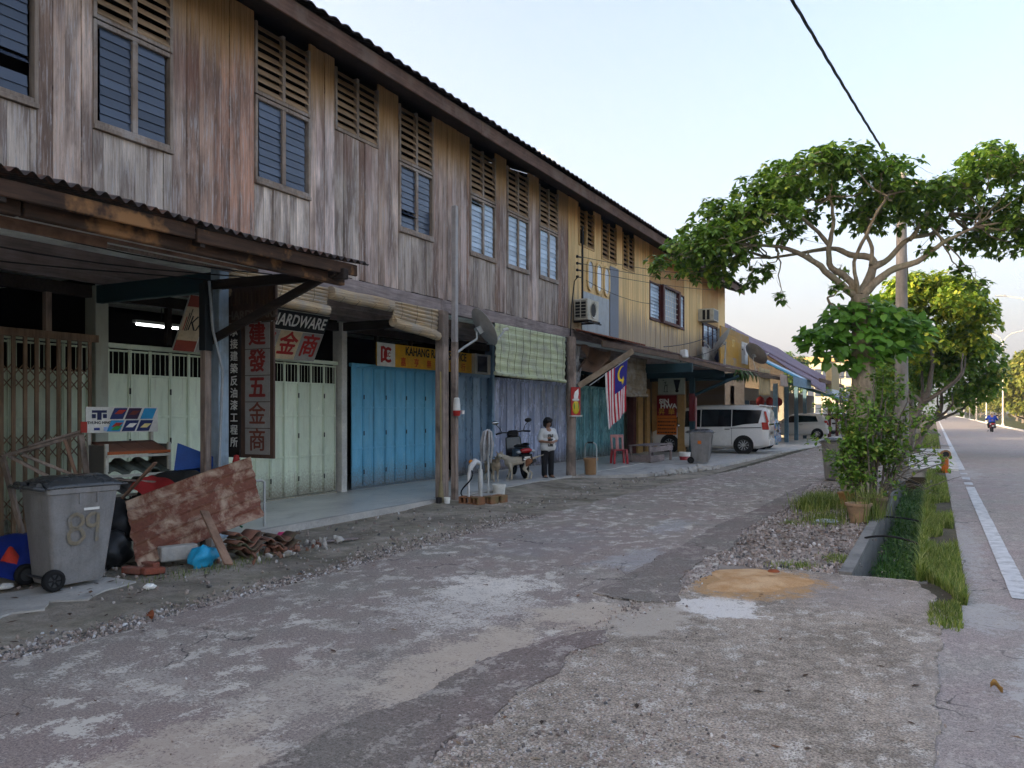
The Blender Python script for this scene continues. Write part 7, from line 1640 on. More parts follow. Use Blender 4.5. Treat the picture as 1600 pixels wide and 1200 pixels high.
def crown(name, clumps, parent, mat, L, dens, seed, n=7, droop=.55, flat_=.6, w=1.0, kind='stuff'):
    """clumps: (centre, radius); rosettes sit on the upper shell of every clump, thinner inside"""
    r = random.Random(seed); mb = MB()
    for c, R_ in clumps:
        c = Vector(c); N = max(3, int(dens * R_ * R_ * 12))
        for _ in range(N):
            d = Vector((r.gauss(0, 1), r.gauss(0, 1), r.gauss(.45, .9))).normalized()
            k = R_ * (r.random() ** .35) * r.uniform(.8, 1.12); p = c + Vector((d.x * k, d.y * k, d.z * k * flat_))
            rosette(mb, p, d + Vector((0, 0, .5)), L, n, r, droop, w)
    o = mb.build(name, mat, parent); return tag(o, kind=kind) if kind else o
def limb(mb, pts, r0, r1, n=9, wob=.03, seed=0):
    r = random.Random(seed); P = [Vector(p) for p in pts]; out = []; rad = []
    for i in range(len(P) - 1):
        for k in range(4):
            t = k / 4; a = P[max(i - 1, 0)]; b = P[i]; c = P[i + 1]; d = P[min(i + 2, len(P) - 1)]
            q = .5 * ((2 * b) + (c - a) * t + (2 * a - 5 * b + 4 * c - d) * t * t + (3 * b - a - 3 * c + d) * t ** 3)
            out.append(q + Vector((r.gauss(0, wob), r.gauss(0, wob), 0)) * .5)
    out.append(P[-1]); m = len(out)
    for i in range(m): rad.append((r0 + (r1 - r0) * i / (m - 1)) * r.uniform(.93, 1.08))
    mb.tube(out, rad, n); return mb
# --- umbrella tree: trunk by the drain, spreading limbs, broad leaves round the trunk
TB = Vector((-1.30, 17.2, 0))
u = Vector((.884, .4675, 0)); f_ = Vector((-.4675, .884, 0))          # along and away from the road side view
def tp(a, z, b=0): return TB + u * a + f_ * b + Vector((0, 0, z))
tr = thing('umbrella_tree', 'tall spreading umbrella shaped street tree with bare twisting limbs and broad leaves round its trunk', 'tree', TB, world=True)
mb = MB(); limb(mb, [tp(0, -.1), tp(-.04, .8), tp(-.02, 1.7), tp(.06, 2.5), tp(.02, 3.3), tp(.0, 4.0)], .26, .17, 12, .03, 1); mb.lathe([(.42, -.02), (.33, .12), (.26, .45)], TB, 12); mb.build('trunk', MAT['bark'], tr, True)
limbs = [[(.0, 3.95), (-.28, 4.35), (-.55, 4.55), (-.62, 4.95), (-.50, 5.5), (-.62, 5.95)], [(.0, 3.95), (.25, 4.5), (.62, 4.75), (1.05, 5.15), (1.6, 5.3), (1.95, 5.7)], [(.05, 4.0), (.5, 4.45), (1.0, 4.62), (1.5, 5.0), (2.0, 5.25)], [(0, 4.0), (.35, 4.7), (-.1, 4.85), (-.4, 5.0), (-.9, 4.95), (-1.6, 4.85)],
         [(-.1, 4.0), (-.5, 4.25), (-1.0, 4.65), (-1.7, 4.9), (-2.3, 4.9)], [(.2, 4.6), (.35, 5.1), (.25, 5.6), (.5, 6.0)], [(-.05, 3.7), (-.5, 3.75), (-.65, 3.95)], [(.0, 3.9), (-.25, 4.6), (-.1, 5.2), (.05, 5.7)], [(1.0, 5.1), (1.5, 5.8), (1.7, 6.2)], [(-.6, 5.0), (-1.2, 5.5), (-1.7, 5.7)]]
bs_ = [0, .3, -.5, .6, -.4, .9, 0, -1.0, .4, -.3]
for i, (l_, b_) in enumerate(zip(limbs, bs_)):
    mb = MB(); limb(mb, [tp(a, z, b_ * k / (len(l_) - 1)) for k, (a, z) in enumerate(l_)], .085 if i < 5 else .045, .022, 8, .03, i + 3); mb.build('limb', MAT['bark'], tr, True)
cr = random.Random(21)
cl = []
for a, z, R_ in [(-1.9, 6.0, .70), (-1.3, 6.35, .75), (-.7, 6.5, .75), (-.1, 6.3, .7), (.3, 5.95, .6), (-2.6, 5.6, .7), (-3.1, 5.15, .65), (-3.5, 4.85, .55), (-2.9, 4.75, .55), (-2.3, 5.2, .6), (-1.9, 5.5, .55), (-3.3, 4.4, .45), (-2.6, 4.35, .4), (.9, 5.9, .65), (1.5, 6.0, .7), (1.9, 6.45, .65), (2.4, 6.3, .7), (2.8, 5.8, .7), (3.2, 5.3, .6), (2.5, 5.3, .6), (2.9, 4.9, .5), (1.5, 5.45, .5), (.9, 5.45, .45), (.5, 5.5, .45), (-.9, 5.75, .5), (-1.4, 5.15, .45), (-1.9, 4.55, .4), (-2.1, 4.2, .33), (2.2, 4.55, .35), (2.5, 4.3, .35), (-.55, 4.15, .28), (-.45, 4.55, .22), (3.5, 5.5, .4), (-1.55, 3.95, .25), (1.2, 4.9, .25)]:
    for b_ in (-.9, 0, .9) if R_ > .5 else (cr.uniform(-.5, .5),):
        cl.append((tp(a + cr.gauss(0, .15), z - .12 * abs(b_), b_ * 1.05 + cr.gauss(0, .25)), R_ * (.85 if b_ else 1)))
tw = MB()
tips = [tp(l_[-1][0], l_[-1][1], b_) for l_, b_ in zip(limbs, bs_)] + [tp(l_[-2][0], l_[-2][1], b_ * .6) for l_, b_ in zip(limbs, bs_)]
for c_, R_ in cl:
    near = min(tips, key=lambda q: (q - c_).length); limb(tw, [near, near.lerp(c_, .5) + Vector((cr.gauss(0, .1), cr.gauss(0, .1), cr.gauss(-.05, .08))), c_ + Vector((0, 0, R_ * .3))], .022, .006, 5, .05, int(R_ * 1000))
    for _ in range(3): limb(tw, [c_, c_ + Vector((cr.gauss(0, R_ * .4), cr.gauss(0, R_ * .4), cr.gauss(0, .1))), c_ + Vector((cr.gauss(0, R_ * .7), cr.gauss(0, R_ * .7), cr.gauss(.05, .15)))], .009, .003, 4, .03, 1)
tag(tw.build('twigs', MAT['bark'], tr, True), kind='stuff')
crown('crown', cl, tr, MAT['leaf'], .13, 14.5, 4, 8, .75, .5)
# broad heart shaped leaves low on the trunk: the nearest are single parts
bl = random.Random(8); heart = []
HEART = [(0, 0, 0), (.26, -.06, .02), (.42, .22, .03), (.28, .62, .0), (0, 1.05, -.10), (-.28, .62, .0), (-.42, .22, .03), (-.26, -.06, .02)]
hm_ = MB(); hm_.add([(x, y, z - abs(x) * .22) for x, y, z in HEART], [(0, 1, 2, 3), (0, 3, 4), (0, 4, 5), (0, 5, 6, 7)]); hme_ = hm_.mesh('leaf', MAT['leaf_big'])
lbc = [((-.75, 3.15), .38), ((-.35, 3.55), .42), ((.15, 3.65), .42), ((.6, 3.45), .42), ((1.05, 3.3), .36), ((-.55, 2.85), .30), ((0, 3.1), .45), ((.55, 2.95), .36), ((.15, 2.75), .25), ((-1.0, 3.2), .25), ((.9, 3.05), .28), ((-.1, 2.6), .25)]
lh = MB()
cand = []
for (a, z), R_ in lbc:
    for _ in range(int(210 * R_ * R_ * 4)):
        d = Vector((bl.gauss(0, 1), bl.gauss(0, 1), bl.gauss(.3, .8))).normalized(); k = R_ * bl.random() ** .4
        p = tp(a, z) + (u * d.x * k + f_ * d.y * k * 1.3 + Vector((0, 0, d.z * k * .8)))
        dr_ = (u * d.x + f_ * (d.y * .7 - .35) + Vector((bl.gauss(0, .35), bl.gauss(0, .35), -.5 + bl.gauss(0, .5)))).normalized()
        cand.append(((p - Vector((0, 0, 1.7))).length, p, dr_, bl.uniform(.10, .23)))
cand.sort(key=lambda q: q[0])
for i, (_, p, d, L) in enumerate(cand):
    n_ = Vector((bl.gauss(0, .35), bl.gauss(0, .35), 1)) + (-f_) * .6; s_ = d.cross(n_).normalized(); up = s_.cross(d)
    M = Matrix((s_, d, up)).transposed().to_4x4(); M.translation = p
    if i < 260:
        o = link('leaf', hme_, tr); o.matrix_local = Matrix.Translation(-WLOC[tr.name]) @ M @ Matrix.Diagonal((L, L, L, 1))
    else: lh.add([M @ (Vector(v) * L) for v in hm_.v], hm_.f)
tag(lh.build('low_foliage', MAT['leaf_big'], tr), kind='stuff')
# --- shrub in pots beside the drain
SB = Vector((-.95, 14.6, 0))
sbt = thing('shrub', 'leafy green shrub with yellowing leaves growing in front of the tree trunk by the drain', 'shrub', SB, world=True)
rs_ = random.Random(31); stm = MB(); clb = []
for i in range(20):
    a = rs_.uniform(-.55, .75); h = rs_.uniform(.9, 2.45) * (1.05 if a > -.2 else .85); b_ = rs_.uniform(-.5, .5)
    base = SB + u * (a * .25) + f_ * b_ * .3; mid = SB + u * (a * .6) + f_ * b_ * .7 + Vector((0, 0, h * .55)); top = SB + u * a + f_ * b_ + Vector((0, 0, h))
    limb(stm, [base, mid, top], .022, .008, 5, .04, i)
    for k in range(5): q = mid.lerp(top, k / 4); clb.append((q + Vector((rs_.gauss(0, .1), rs_.gauss(0, .12), rs_.gauss(0, .06))), rs_.uniform(.14, .26)))
for (a, z) in [(1.0, 1.0), (1.15, .85), (.9, 1.35), (-.8, 1.2), (-.75, 1.8), (.1, 2.25), (.35, 2.1), (-.3, 2.0)]:
    limb(stm, [SB + u * a * .2 + Vector((0, 0, .3)), SB + u * a * .7 + Vector((0, 0, z * .8)), SB + u * a * 1.1 + Vector((0, 0, z))], .014, .005, 5, .03, int(z * 100)); clb.append((SB + u * a * 1.05 + Vector((0, 0, z)), .18))
for _ in range(26): clb.append((SB + u * rs_.uniform(-.45, .55) + f_ * rs_.gauss(0, .25) + Vector((0, 0, rs_.uniform(.35, 1.2))), rs_.uniform(.13, .22)))
stm.build('stems', MAT['bark2'], sbt, True)
crown('foliage', clb, sbt, MAT['leaf_bush'], .075, 22, 9, 6, .3, .9, 1.15)
sm = MB()
for i in range(26):
    a = rs_.uniform(.4, 1.15); p = SB + u * rs_.uniform(.2, .5) + f_ * rs_.gauss(0, .3) + Vector((0, 0, rs_.uniform(.3, 1.1))); limb(sm, [p, p + u * .35 + Vector((0, 0, .12)), p + u * (.45 + a * .3) + Vector((0, 0, rs_.uniform(-.05, .3)))], .007, .003, 4, .03, i + 50)
sm.build('twigs', MAT['bark2'], sbt)
for i, (x, y, r_, lab, m_) in enumerate([(-1.02, 13.2, .19, 'cracked clay flower pot standing on the drain edge in front of the shrub', simple('clay_pot', (.34, .22, .13, 1), .9, dirt=(.16, .14, .09, 1), dirt_amt=.8, dirt_scale=4)), (-.86, 13.75, .22, 'mossy brown flower pot behind the cracked clay one', simple('brown_pot', (.16, .12, .07, 1), .85)), (-1.35, 15.2, .17, 'orange pot lying at the foot of the tree', simple('orange_pot', (.40, .22, .08, 1), .8)), (-.62 - .2, 15.0, .16, 'rust red pot hidden at the base of the shrub', simple('rust_pot', (.26, .10, .06, 1), .85))]):
    t = thing('flower_pot', lab, 'flower pot', (x, y, .0)); k = r_ / .19
    mb = MB(); mb.lathe([(.001, 0), (.11 * k, 0), (.175 * k, .27 * k), (.195 * k, .275 * k), (.195 * k, .31 * k), (.17 * k, .31 * k), (.15 * k, .26 * k), (.001, .25 * k)], n=20); mb.build('pot', m_, t, 40)
pz = thing('plastic_disc', 'translucent pale plastic lid lying on the gravel by the pot', 'lid', (-1.45, 13.0, .03)); mb = MB(); mb.lathe([(.001, .03), (.14, .02), (.17, 0)], n=14); mb.build('lid', flat('milky_plastic', '#a3aab0', .4), pz, True)

# --- grass and weeds
def blades(name, pts, h0, h1, w, mat, seed, lean=.5):
    r = random.Random(seed); mb = MB()
    for x, y, z in pts:
        a = r.random() * 6.28; h = r.uniform(h0, h1); l_ = lean * h * r.uniform(.3, 1.2); dx, dy = math.cos(a), math.sin(a); sx_, sy_ = -dy * w, dx * w
        m = (x + dx * l_ * .35, y + dy * l_ * .35, z + h * .62); e = (x + dx * l_, y + dy * l_, z + h * .95)
        mb.add([(x - sx_, y - sy_, z), (x + sx_, y + sy_, z), (m[0] + sx_ * .7, m[1] + sy_ * .7, m[2]), (m[0] - sx_ * .7, m[1] - sy_ * .7, m[2]), e], [(0, 1, 2, 3), (3, 2, 4)])
    return tag(mb.build(name, mat), kind='stuff')
gr5 = random.Random(14)
def strip_pts(n, x0, x1, y0, y1, pw=1.0, thr=-.15):
    out = []
    while len(out) < n:
        y = y0 + (y1 - y0) * gr5.random() ** pw; x = gr5.uniform(x0, x1)
        if mnoise.noise(Vector((x * 3, y * .9, 7))) > thr: out.append((x, y, .0))
    return out
blades('verge_grass', strip_pts(13000, -.14, .25, 8.0, 25.5, 1.5, -.05), .04, .17, .005, MAT['grass'], 1)
blades('verge_grass', strip_pts(1500, -.04, .20, 7.0, 8.4, .7, -.1), .02, .09, .005, MAT['grass'], 2)
blades('drain_edge_grass', strip_pts(1500, -.16, -.10, 8.9, 25.0, 1.3, -.4), .08, .26, .005, MAT['grass'], 3, 1.0)
blades('tall_grass', [(gr5.gauss(-1.8, .17), gr5.gauss(15.2, .55), 0) for _ in range(2000)], .08, .28, .006, MAT['grass'], 4, .6)
blades('tall_grass', [(gr5.gauss(-1.5, .18), gr5.gauss(13.2, .35), 0) for _ in range(700)], .05, .16, .005, MAT['grass'], 5, .6)
blades('weed_tufts', [(x + gr5.gauss(0, .08), y + gr5.gauss(0, .10), 0) for x, y in [(-1.25, 9.2), (-1.45, 9.1), (-.95, 9.7), (-1.0, 9.9), (-1.9, 12.6)] for _ in range(160)], .02, .08, .004, MAT['grass'], 6, .8)
blades('moss_grass', [(-6.85 + gr5.gauss(0, .12), 6.1 + gr5.gauss(0, .5), .0) for _ in range(350)], .03, .09, .003, MAT['grass'], 7, .8)
blades('pot_grass', [(-.95 + gr5.gauss(0, .15), 13.7 + gr5.gauss(0, .35), .05) for _ in range(700)], .15, .55, .005, MAT['grass'], 8, .5)
blades('far_verge_grass', strip_pts(5000, -2.2, .2, 40, 62, 1.0, -.5), .10, .30, .012, MAT['grass'], 9, .6)
wd = random.Random(6); mb = MB()
for _ in range(2600):
    y = 9.0 + 15.5 * wd.random() ** 1.4; x = wd.uniform(DX0 + .03, DX1 - .03); z = -.78 + wd.random() ** 1.5 * .48
    rosette(mb, Vector((x, y, z)), Vector((wd.gauss(0, .3), wd.gauss(0, .3), 1)), .065, 5, wd, .4, .8)
tag(mb.build('drain_weeds', MAT['weed']), kind='stuff')
blades('drain_grass', [(wd.uniform(DX0 + .05, DX1 - .02), 9.0 + 14 * wd.random() ** 1.3, -.75 + wd.random() * .25) for _ in range(1500)], .2, .45, .006, MAT['weed'], 10, .7)
for i, (a, m_, b, lab) in enumerate([((-.80, 11.3, .06), (-.45, 11.25, .18), (-.05, 11.0, .02), 'black hose arched across the drain nearest the concrete apron'), ((-.78, 14.2, .0), (-.40, 14.2, .02), (-.12, 14.1, -.05), 'thin black pipe crossing the drain beside the shrub'), ((-.9, 19.8, .35), (-.5, 19.6, .2), (-.1, 19.5, .0), 'black pipe sloping into the drain near the concrete cover')]):
    mb = MB(); A, Mm, Bq = Vector(a), Vector(m_), Vector(b); mb.tube([A * (1 - t) ** 2 + Mm * 2 * t * (1 - t) + Bq * t * t for t in [k / 10 for k in range(11)]], .014, 7); tag(mb.build('hose', hinge, None, True), lab, 'hose')
# --- further trees along the drain and the road
def round_tree(label, base, h, hw, mat, seed, trunk=.16, lean=0, L=.2, dens=2.6, z0=None, group=None, n=7):
    t = thing('street_tree', label, 'tree', base, group=group, world=True); B = Vector(base); r = random.Random(seed); z0 = z0 or h * .42
    mb = MB(); limb(mb, [B, B + Vector((lean * .4, 0, z0 * .6)), B + Vector((lean, .1, z0 * 1.05)), B + Vector((lean * 1.05, 0, z0 * 1.6))], trunk, trunk * .4, 9, .04, seed)
    for k in range(4): a = k * 1.6 + r.random(); limb(mb, [B + Vector((lean * .7, 0, z0 * .8)), B + Vector((lean + math.cos(a) * hw * .45, math.sin(a) * hw * .45, z0 * 1.15)), B + Vector((lean + math.cos(a) * hw * .55, math.sin(a) * hw * .55, z0 * 1.5))], trunk * .5, trunk * .15, 6, .05, seed + k)
    mb.build('trunk', MAT['bark2'], t, True)
    c0 = B + Vector((lean, 0, (z0 + h) / 2)); cl = []
    N = 34
    for k in range(N):
        d = Vector((r.gauss(0, 1), r.gauss(0, 1), r.gauss(.25, .9))).normalized(); cl.append((c0 + Vector((d.x * hw * .72, d.y * hw * .72, d.z * (h - z0) * .38)), hw * r.uniform(.28, .42)))
    crown('crown', cl, t, mat, L, dens, seed, n, .5, .7); return t
round_tree('dome shaped tree with a bright yellow green top behind the utility pole', (-.9, 33.0, 0), 6.9, 2.25, MAT['leaf_y'], 41, .15, .75, .20, 12, 2.5)
round_tree('dark green lower tree crown under the yellow dome', (-.7, 36.5, 0), 5.2, 2.4, MAT['leaf_bush'], 42, .13, .9, .20, 11, 1.6)
round_tree('small bushy green tree just past the concrete drain cover', (-1.4, 44.0, 0), 3.6, 1.5, MAT['leaf_bush'], 43, .12, 0, .16, 7, .8)
for i, (x, y, h, w, lab) in enumerate([(-2.6, 60, 5.2, 2.0, 'green tree standing beyond the small bushy one on the left verge'), (-3.4, 68, 5.4, 2.2, 'second green tree along the left verge'), (-9.0, 190, 9, 5, 'hazy rounded tree at the far left of the road'), (-14, 310, 12, 8, 'hazy tree clump closing the road on its left side')]):
    round_tree(lab, (x, y, 0), h, w, MAT['leaf_bush'] if i < 2 else MAT['leaf_far'], 50 + i, .15 + .02 * i, 0, .2 + .06 * i, 4.5 / (1 + .35 * i), h * .25)
fr9 = random.Random(77)
row = ['nearest and largest golden tree right of the road behind the lamps', 'second golden tree from the camera right of the road', 'third golden tree right of the road', 'fourth golden tree right of the road', 'fifth golden tree right of the road', 'sixth golden tree right of the road', 'seventh golden tree right of the road', 'smallest golden tree furthest along the right of the road']
for i in range(8):
    y = 84 + i * 23 + i * i * 1.2; round_tree(row[i], (11.5 + fr9.uniform(-1, 2) + i * .2, y, 0), 8.8 + fr9.uniform(-.8, 1.4), 4.2, MAT['leaf_far'], 70 + i, .28, 0, .40 + .03 * i, 4.2 / (1 + .12 * i), .9, n=7)
for i, (x, y, h, w, lab) in enumerate([(17, 100, 9.5, 5, 'broad golden tree behind the front row on the right'), (19, 140, 11, 6, 'tall golden tree behind the middle of the right row'), (22, 200, 12, 8, 'wide hazy tree behind the end of the right row'), (12, 330, 9, 7, 'bluish tree clump right of the vanishing road')]):
    round_tree(lab, (x, y, 0), h, w, MAT['leaf_far'], 90 + i, .3, 0, .5, 2.4, 1.0, n=7)
round_tree('rounded green tree beside the distant cream building', (-24, 142, 0), 11.5, 6.5, MAT['leaf_bush'], 99, .35, 0, .45, 2.0, 4.0)
hut = thing('bus_shelter', 'small dark roofed roadside shelter under the golden trees', 'shelter', (10.2, 104, 0), world=True)
mb = MB(); mb.hexa([(8.9, 101, 3.2), (11.8, 101, 3.2), (11.8, 107, 3.2), (8.9, 107, 3.2), (9.4, 101.2, 4.6), (11.4, 101.2, 4.6), (11.4, 106.8, 4.6), (9.4, 106.8, 4.6)]); mb.build('roof', flat('shelter_roof', '#4a332c', .8), hut)
for x, y in ((9.1, 101.3), (11.6, 101.3), (9.1, 106.7), (11.6, 106.7)): mb = MB(); mb.box(x - .1, x + .1, y - .1, y + .1, 0, 3.25); mb.build('post', ochre, hut)
mb = MB(); mb.box(11.2, 11.4, 101.3, 106.7, 0, 2.4); mb.build('back_wall', flat('shelter_wall', '#5a4034', .8), hut)

# ------------------------------------------------------------------ poles, lamps, cable, bollard
up_ = thing('utility_pole', 'tapered grey utility pole rising through the umbrella tree', 'pole', (-.72, 22.0, 0)); mb = MB(); mb.tube([(0, 0, 0), (0, 0, 3.5), (.0, 0, 7.6)], [.17, .145, .105], 12); mb.build('shaft', MAT['polewood'], up_, 60)
mb = MB(); mb.bar((-.5, .1, 7.3), (.5, -.1, 7.3), .08, .08); mb.build('crossarm', MAT['polewood'], up_)
up2 = thing('utility_pole', 'thin far utility pole beside the yellow topped tree', 'pole', (-.9, 39.0, 0)); mb = MB(); mb.tube([(0, 0, 0), (0, 0, 6.0)], [.14, .10], 10); mb.build('shaft', MAT['polewood'], up2, 60)
def twisted(label, a, b, sag, r=.018):
    a, b = Vector(a), Vector(b); mb = MB(); d = (b - a).normalized(); s_ = d.orthogonal().normalized(); q = d.cross(s_); n = 160
    for ph in (0, 2.1, 4.2): mb.tube([a.lerp(b, i / n) - Vector((0, 0, 4 * sag * (i / n) * (1 - i / n))) + (s_ * math.cos(i * .55 + ph) + q * math.sin(i * .55 + ph)) * r * .8 for i in range(n + 1)], r * .62, 5)
    return tag(mb.build('overhead_cable', hinge, None, True), label, 'cable')
twisted('thick twisted black overhead cable crossing the sky above the tree', (-.72, 22.0, 7.45), (-3.2, -6.5, 7.3), .25)
twisted('twisted overhead cable continuing from the pole along the drain trees', (-.72, 22.0, 7.45), (-.9, 39, 5.9), .15, .014)
bo = thing('bollard', 'short orange pipe bollard with a black hole at the drain cover corner', 'bollard', (.26, 25.2, .0)); bo_m = flat('bollard_orange', '#b5601c', .6, dirt=(.2, .14, .1, 1))
mb = MB(); mb.tube([(0, 0, 0), (0, 0, .42)], .09, 12); mb.build('post', bo_m, bo, 40); mb = MB(); mb.lathe([(.12, -.14), (.13, 0), (.13, .12), (.09, .12), (.08, -.02)], (0, .02, .50), 14, (.2, -1, .1)); mb.build('head', flat('bollard_head', '#8d6a45', .7), bo, 40); mb = MB(); mb.lathe([(.001, .10), (.085, .10)], (0, .02, .50), 14, (.2, -1, .1)); mb.build('opening', black, bo)
lampm = simple('lamp_post_metal', (.50, .48, .44, 1), .5, .1)
for i, (y, lab) in enumerate([(75, 'double armed street lamp nearest the frame edge above the golden trees'), (108, 'double armed street lamp second along the right kerb'), (141, 'double armed street lamp third along the right kerb'), (174, 'double armed street lamp fourth along the right kerb'), (207, 'double armed street lamp fifth along the right kerb'), (245, 'double armed street lamp sixth and hazy along the right kerb')]):
    t = thing('street_lamp', lab, 'street lamp', (7.0, y, 0), group='street lamps along the right kerb')
    mb = MB(); mb.tube([(0, 0, 0), (0, 0, 5), (0, 0, 9.6)], [.12, .09, .06], 10); mb.lathe([(.22, 0), (.2, .25), (.13, .3)], n=10); mb.build('shaft', lampm, t, 60)
    for sx in (-1, 1):
        mb = MB(); mb.tube([(0, 0, 9.5), (sx * .25, 0, 10.2), (sx * .9, 0, 10.7), (sx * 2.0, 0, 10.95)], .045, 7); ar = mb.build('arm', lampm, t, True)
        mb = MB(); mb.hexa([(sx * 1.95, -.12, 10.9), (sx * 2.7, -.08, 10.98), (sx * 2.7, .08, 10.98), (sx * 1.95, .12, 10.9), (sx * 1.95, -.1, 11.02), (sx * 2.7, -.05, 11.05), (sx * 2.7, .05, 11.05), (sx * 1.95, .1, 11.02)]); mb.build('lantern', flat('lantern_grey', '#8d8f92', .4), ar)

# ------------------------------------------------------------------ low shops, far buildings, hills
def low_shop(label, y0, y1, xe, ze, xr, zr, roof_m, wall_m):
    t = thing('shop_row', label, 'shop', (-9, (y0 + y1) / 2, 0), world=True)
    mb = MB()
    n = int((y1 - y0) / .3) * 4
    mb.grid(lambda u_, v: (xe + (xr - xe) * v, y0 + u_ * (y1 - y0), ze + (zr - ze) * v + .03 * abs(math.sin(u_ * (y1 - y0) / .3 * math.pi))), n, 1); o = mb.build('roof', roof_m, t); o.modifiers.new('t', 'SOLIDIFY').thickness = .08
    mb = MB(); mb.grid(lambda u_, v: (xr - v * 8, y0 + u_ * (y1 - y0), zr - v * 3.0), 2, 1); mb.build('back_roof', roof_m, t)
    mb = MB(); mb.add([(-8.5, y0 + .2, 0), (xr, y0 + .2, 0), (xr, y0 + .2, zr - .12), (-8.5, y0 + .2, ze + (zr - ze) * (xe + 8.5) / (xe - xr) - .12), (-8.5, y0 + .35, 0), (xr, y0 + .35, 0), (xr, y0 + .35, zr - .12), (-8.5, y0 + .35, ze + (zr - ze) * (xe + 8.5) / (xe - xr) - .12)], [(0, 3, 2, 1), (4, 5, 6, 7), (0, 4, 7, 3), (3, 7, 6, 2)]); mb.build('gable', wall_m, t)
    mb = MB(); mb.box(-9.2, -9.0, y0 + .2, y1 - .2, 0, 3.0); mb.build('front_wall', wall_m, t)
    mb = MB(); mb.bar((xe, y0, ze - .02), (xe, y1, ze - .02), .05, .18); mb.build('fascia', MAT['fascia'], t)
    return t
purple = simple('purple_roof', (.17, .13, .165, 1), .75, dirt=(.06, .05, .05, 1), dirt_amt=.5)
dimw = simple('dim_shop_wall', (.36, .33, .28, 1), .8)
ls1 = low_shop('low shop with a purple tiled roof right behind the yellow shophouse', 41.0, 52.5, -4.9, 3.25, -14.0, 8.6, purple, dimw)
ls2 = low_shop('second low purple roofed shop with a dark open veranda beyond the teal awnings', 53.0, 72.0, -5.3, 2.35, -12.0, 7.2, purple, dimw)
for y in (53.4, 57.8, 62.2, 66.6, 71.4): mb = MB(); mb.box(-5.9, -5.72, y, y + .18, 0, 2.4); mb.build('post', flat('veranda_post', '#5a2f2a', .7), ls2)
for y in (41.2, 44.6, 48.0, 51.4): mb = MB(); mb.box(-7.1, -6.9, y, y + .2, 0, 3.1); mb.build('post', flat('blue_grey_post', '#5f7d8f', .6), ls1)
for k_, y in enumerate((41.4, 43.2, 45.2, 47.0, 48.8, 50.6)):
    mb = MB(); mb.box(-9.0, -8.95, y, y + 1.5, .2, 2.3); d_ = mb.build('door', [flat('shop_dark', '#231c18', .8), flat('shop_blue', '#27506b', .6), flat('shop_redbrown', '#5c2a20', .6)][k_ % 3], ls1); mb = MB(); mb.box(-8.95, -8.94, y + .2, y + .7, .9, 2.1); mb.build('window', MAT['pane'], d_)
def awning_flat(label, y0, y1, x0, z0, x1, z1, mats, drop_=.0):
    t = thing('awning', label, 'awning', (x1, (y0 + y1) / 2, z1), world=True)
    k = len(mats)
    for i, m_ in enumerate(mats):
        a, b = y0 + (y1 - y0) * i / k, y0 + (y1 - y0) * (i + 1) / k; mb = MB(); mb.grid(lambda u_, v: (x0 + (x1 - x0) * v, a + (b - a) * u_, z0 + (z1 - z0) * v + .02 * math.sin(u_ * (b - a) / .2 * 6.28)), int((b - a) * 24), 1); o = mb.build('sheet', m_, t); o.modifiers.new('t', 'SOLIDIFY').thickness = .015
    if drop_: mb = MB(); mb.grid(lambda u_, v: (x1 + .02 + .02 * math.sin(u_ * (y1 - y0) / .25 * 6.28), y0 + (y1 - y0) * u_, z1 - v * drop_), int((y1 - y0) * 20), 1); mb.build('valance', flat('blue_valance', '#7d97a8', .5), t)
    return t
tealm = flat('teal_sheet', '#2f7f93', .5); skyb = flat('sky_sheet', '#a9c4d6', .5); whm = flat('white_sheet', '#c9cfd6', .5); grn = flat('green_sheet', '#356f6b', .5)
awning_flat('blue and white striped awning with a corrugated valance above the second shop', 36.8, 42.5, -8.6, 4.9, -5.5, 3.25, [tealm, skyb, whm], .42)
awning_flat('lower green and white awning beyond the blue valance', 44.0, 52.8, -7.2, 3.3, -4.5, 2.35, [grn, grn, whm])
bs2 = thing('signboard', 'beige box signboard standing on the low shop roof', 'sign', (-5.0, 47.6, 3.35)); mb = MB(); mb.box(-.15, .15, -1.9, 1.9, -.45, 1.0); mb.build('board', flat('beige_board', '#a8946a', .7, dirt=(.3, .27, .2, 1), dirt_amt=.6), bs2); mb = MB(); mb.box(-.16, .16, -1.9, 1.9, -.72, -.45); mb.build('white_band', whm, bs2)
for i, (x, y, lab) in enumerate([(-7.6, 40.6, 'red lantern hanging left under the blue valance'), (-7.5, 42.6, 'orange red lantern hanging in the middle of the second shop'), (-7.4, 44.6, 'red lantern hanging right at the end of the second shop'), (-6.0, 55.0, 'red lantern on the veranda of the second purple roofed shop')]):
    t = thing('lantern', lab, 'lantern', (x, y, 2.0)); mb = MB(); mb.lathe([(.03, .45), (.16, .36), (.22, .2), (.16, .04), (.03, -.02), (.02, -.35)], n=12); mb.build('shade', flat('lantern_red', '#8d231c', .6), t, True); mb = MB(); mb.tube([(0, 0, .45), (0, 0, 1.1)], .01, 4); mb.build('cord', hinge, t)
cb = thing('building', 'distant cream three storey building behind the tree trunk', 'building', (-26, 190, 0), world=True); crm = flat('cream_wall', '#c9c0a8', .8)
mb = MB(); mb.box(-36, -14, 185, 200, 0, 12.5); mb.build('wall', crm, cb); mb = MB(); mb.box(-37, -13.4, 184, 201, 12.5, 13.6); mb.build('roof', flat('cream_roof', '#b79a6a', .8), cb)
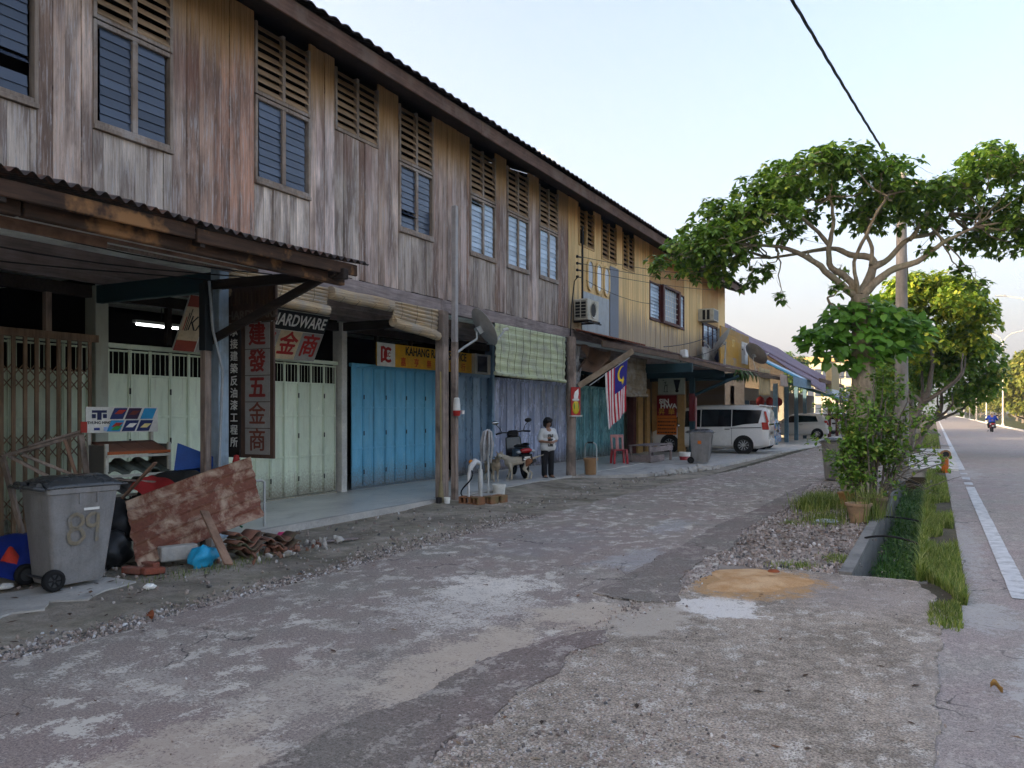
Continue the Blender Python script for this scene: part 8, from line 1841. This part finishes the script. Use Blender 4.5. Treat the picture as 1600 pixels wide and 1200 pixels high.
for r_ in range(3):
    for c_ in range(14): mb = MB(); mb.box(-35.4 + c_ * 1.55, -34.2 + c_ * 1.55, 184.9, 185.05, 1.2 + r_ * 3.8, 3.3 + r_ * 3.8); mb.build('window', MAT['pane'], cb)
for i, (x, y, h, lab) in enumerate([(-14.0, 86.0, 6.8, 'wooden power pole rising behind the beige rooftop signboard'), (-14.5, 150.0, 11.5, 'pale far lamp pole beside the cream building')]):
    t = thing('power_pole', lab, 'pole', (x, y, 0)); mb = MB(); mb.tube([(0, 0, 0), (0, 0, h)], [.16, .1], 8); mb.build('shaft', MAT['polewood'], t, 60); mb = MB(); mb.bar((-.8, 0, h - .3), (.8, 0, h - .3), .1, .1); mb.build('crossarm', MAT['polewood'], t)
wire('far power line from the wooden pole toward the tree, upper', (-13.4, 86, 6.7), (2, 110, 9.5), .5, .03); wire('far power line from the wooden pole toward the tree, lower', (-14.6, 86, 6.5), (2, 110, 6.5), .5, .03); wire('lowest far power line above the low roofs', (-14, 86, 5.2), (2, 105, 7.0), .4, .03)
hl = MB()
def hillf(a, v):
    x = -1500 + a * 3000; d = 2600 + 260 * v
    p = abs(mnoise.noise(Vector((x * .0016, 3.1, 0)))) * 150 + mnoise.noise(Vector((x * .005, 7.7, 0))) * 26 + 70 * math.exp(-((x - 60) / 330) ** 2) + 14
    return (x, d + 400 * v, max(0, p * math.sin(math.pi * v) ** .8 + mnoise.noise(Vector((x * .02, v * 4, 1))) * 8 * math.sin(math.pi * v) - 6))
hl.grid(hillf, 160, 14); struct('hills', hl, simple('wooded_hill', (.05, .08, .03, 1), .95, scale=.01, bump=0), True)
# ------------------------------------------------------------------ morning haze
hz_ = MB(); hz_.box(-2400, 2400, -280, 3900, -2.2, 330)
hm2 = bpy.data.materials.new('haze_air'); hm2.use_nodes = True; nt = hm2.node_tree; nt.nodes.remove(nt.nodes['Principled BSDF'])
pv = nt.nodes.new('ShaderNodeVolumePrincipled'); pv.inputs['Color'].default_value = (.93, .95, 1, 1); pv.inputs['Density'].default_value = .00042; pv.inputs['Anisotropy'].default_value = .3
nt.links.new(pv.outputs[0], nt.nodes['Material Output'].inputs['Volume'])
tag(hz_.build('haze', hm2), kind='stuff')
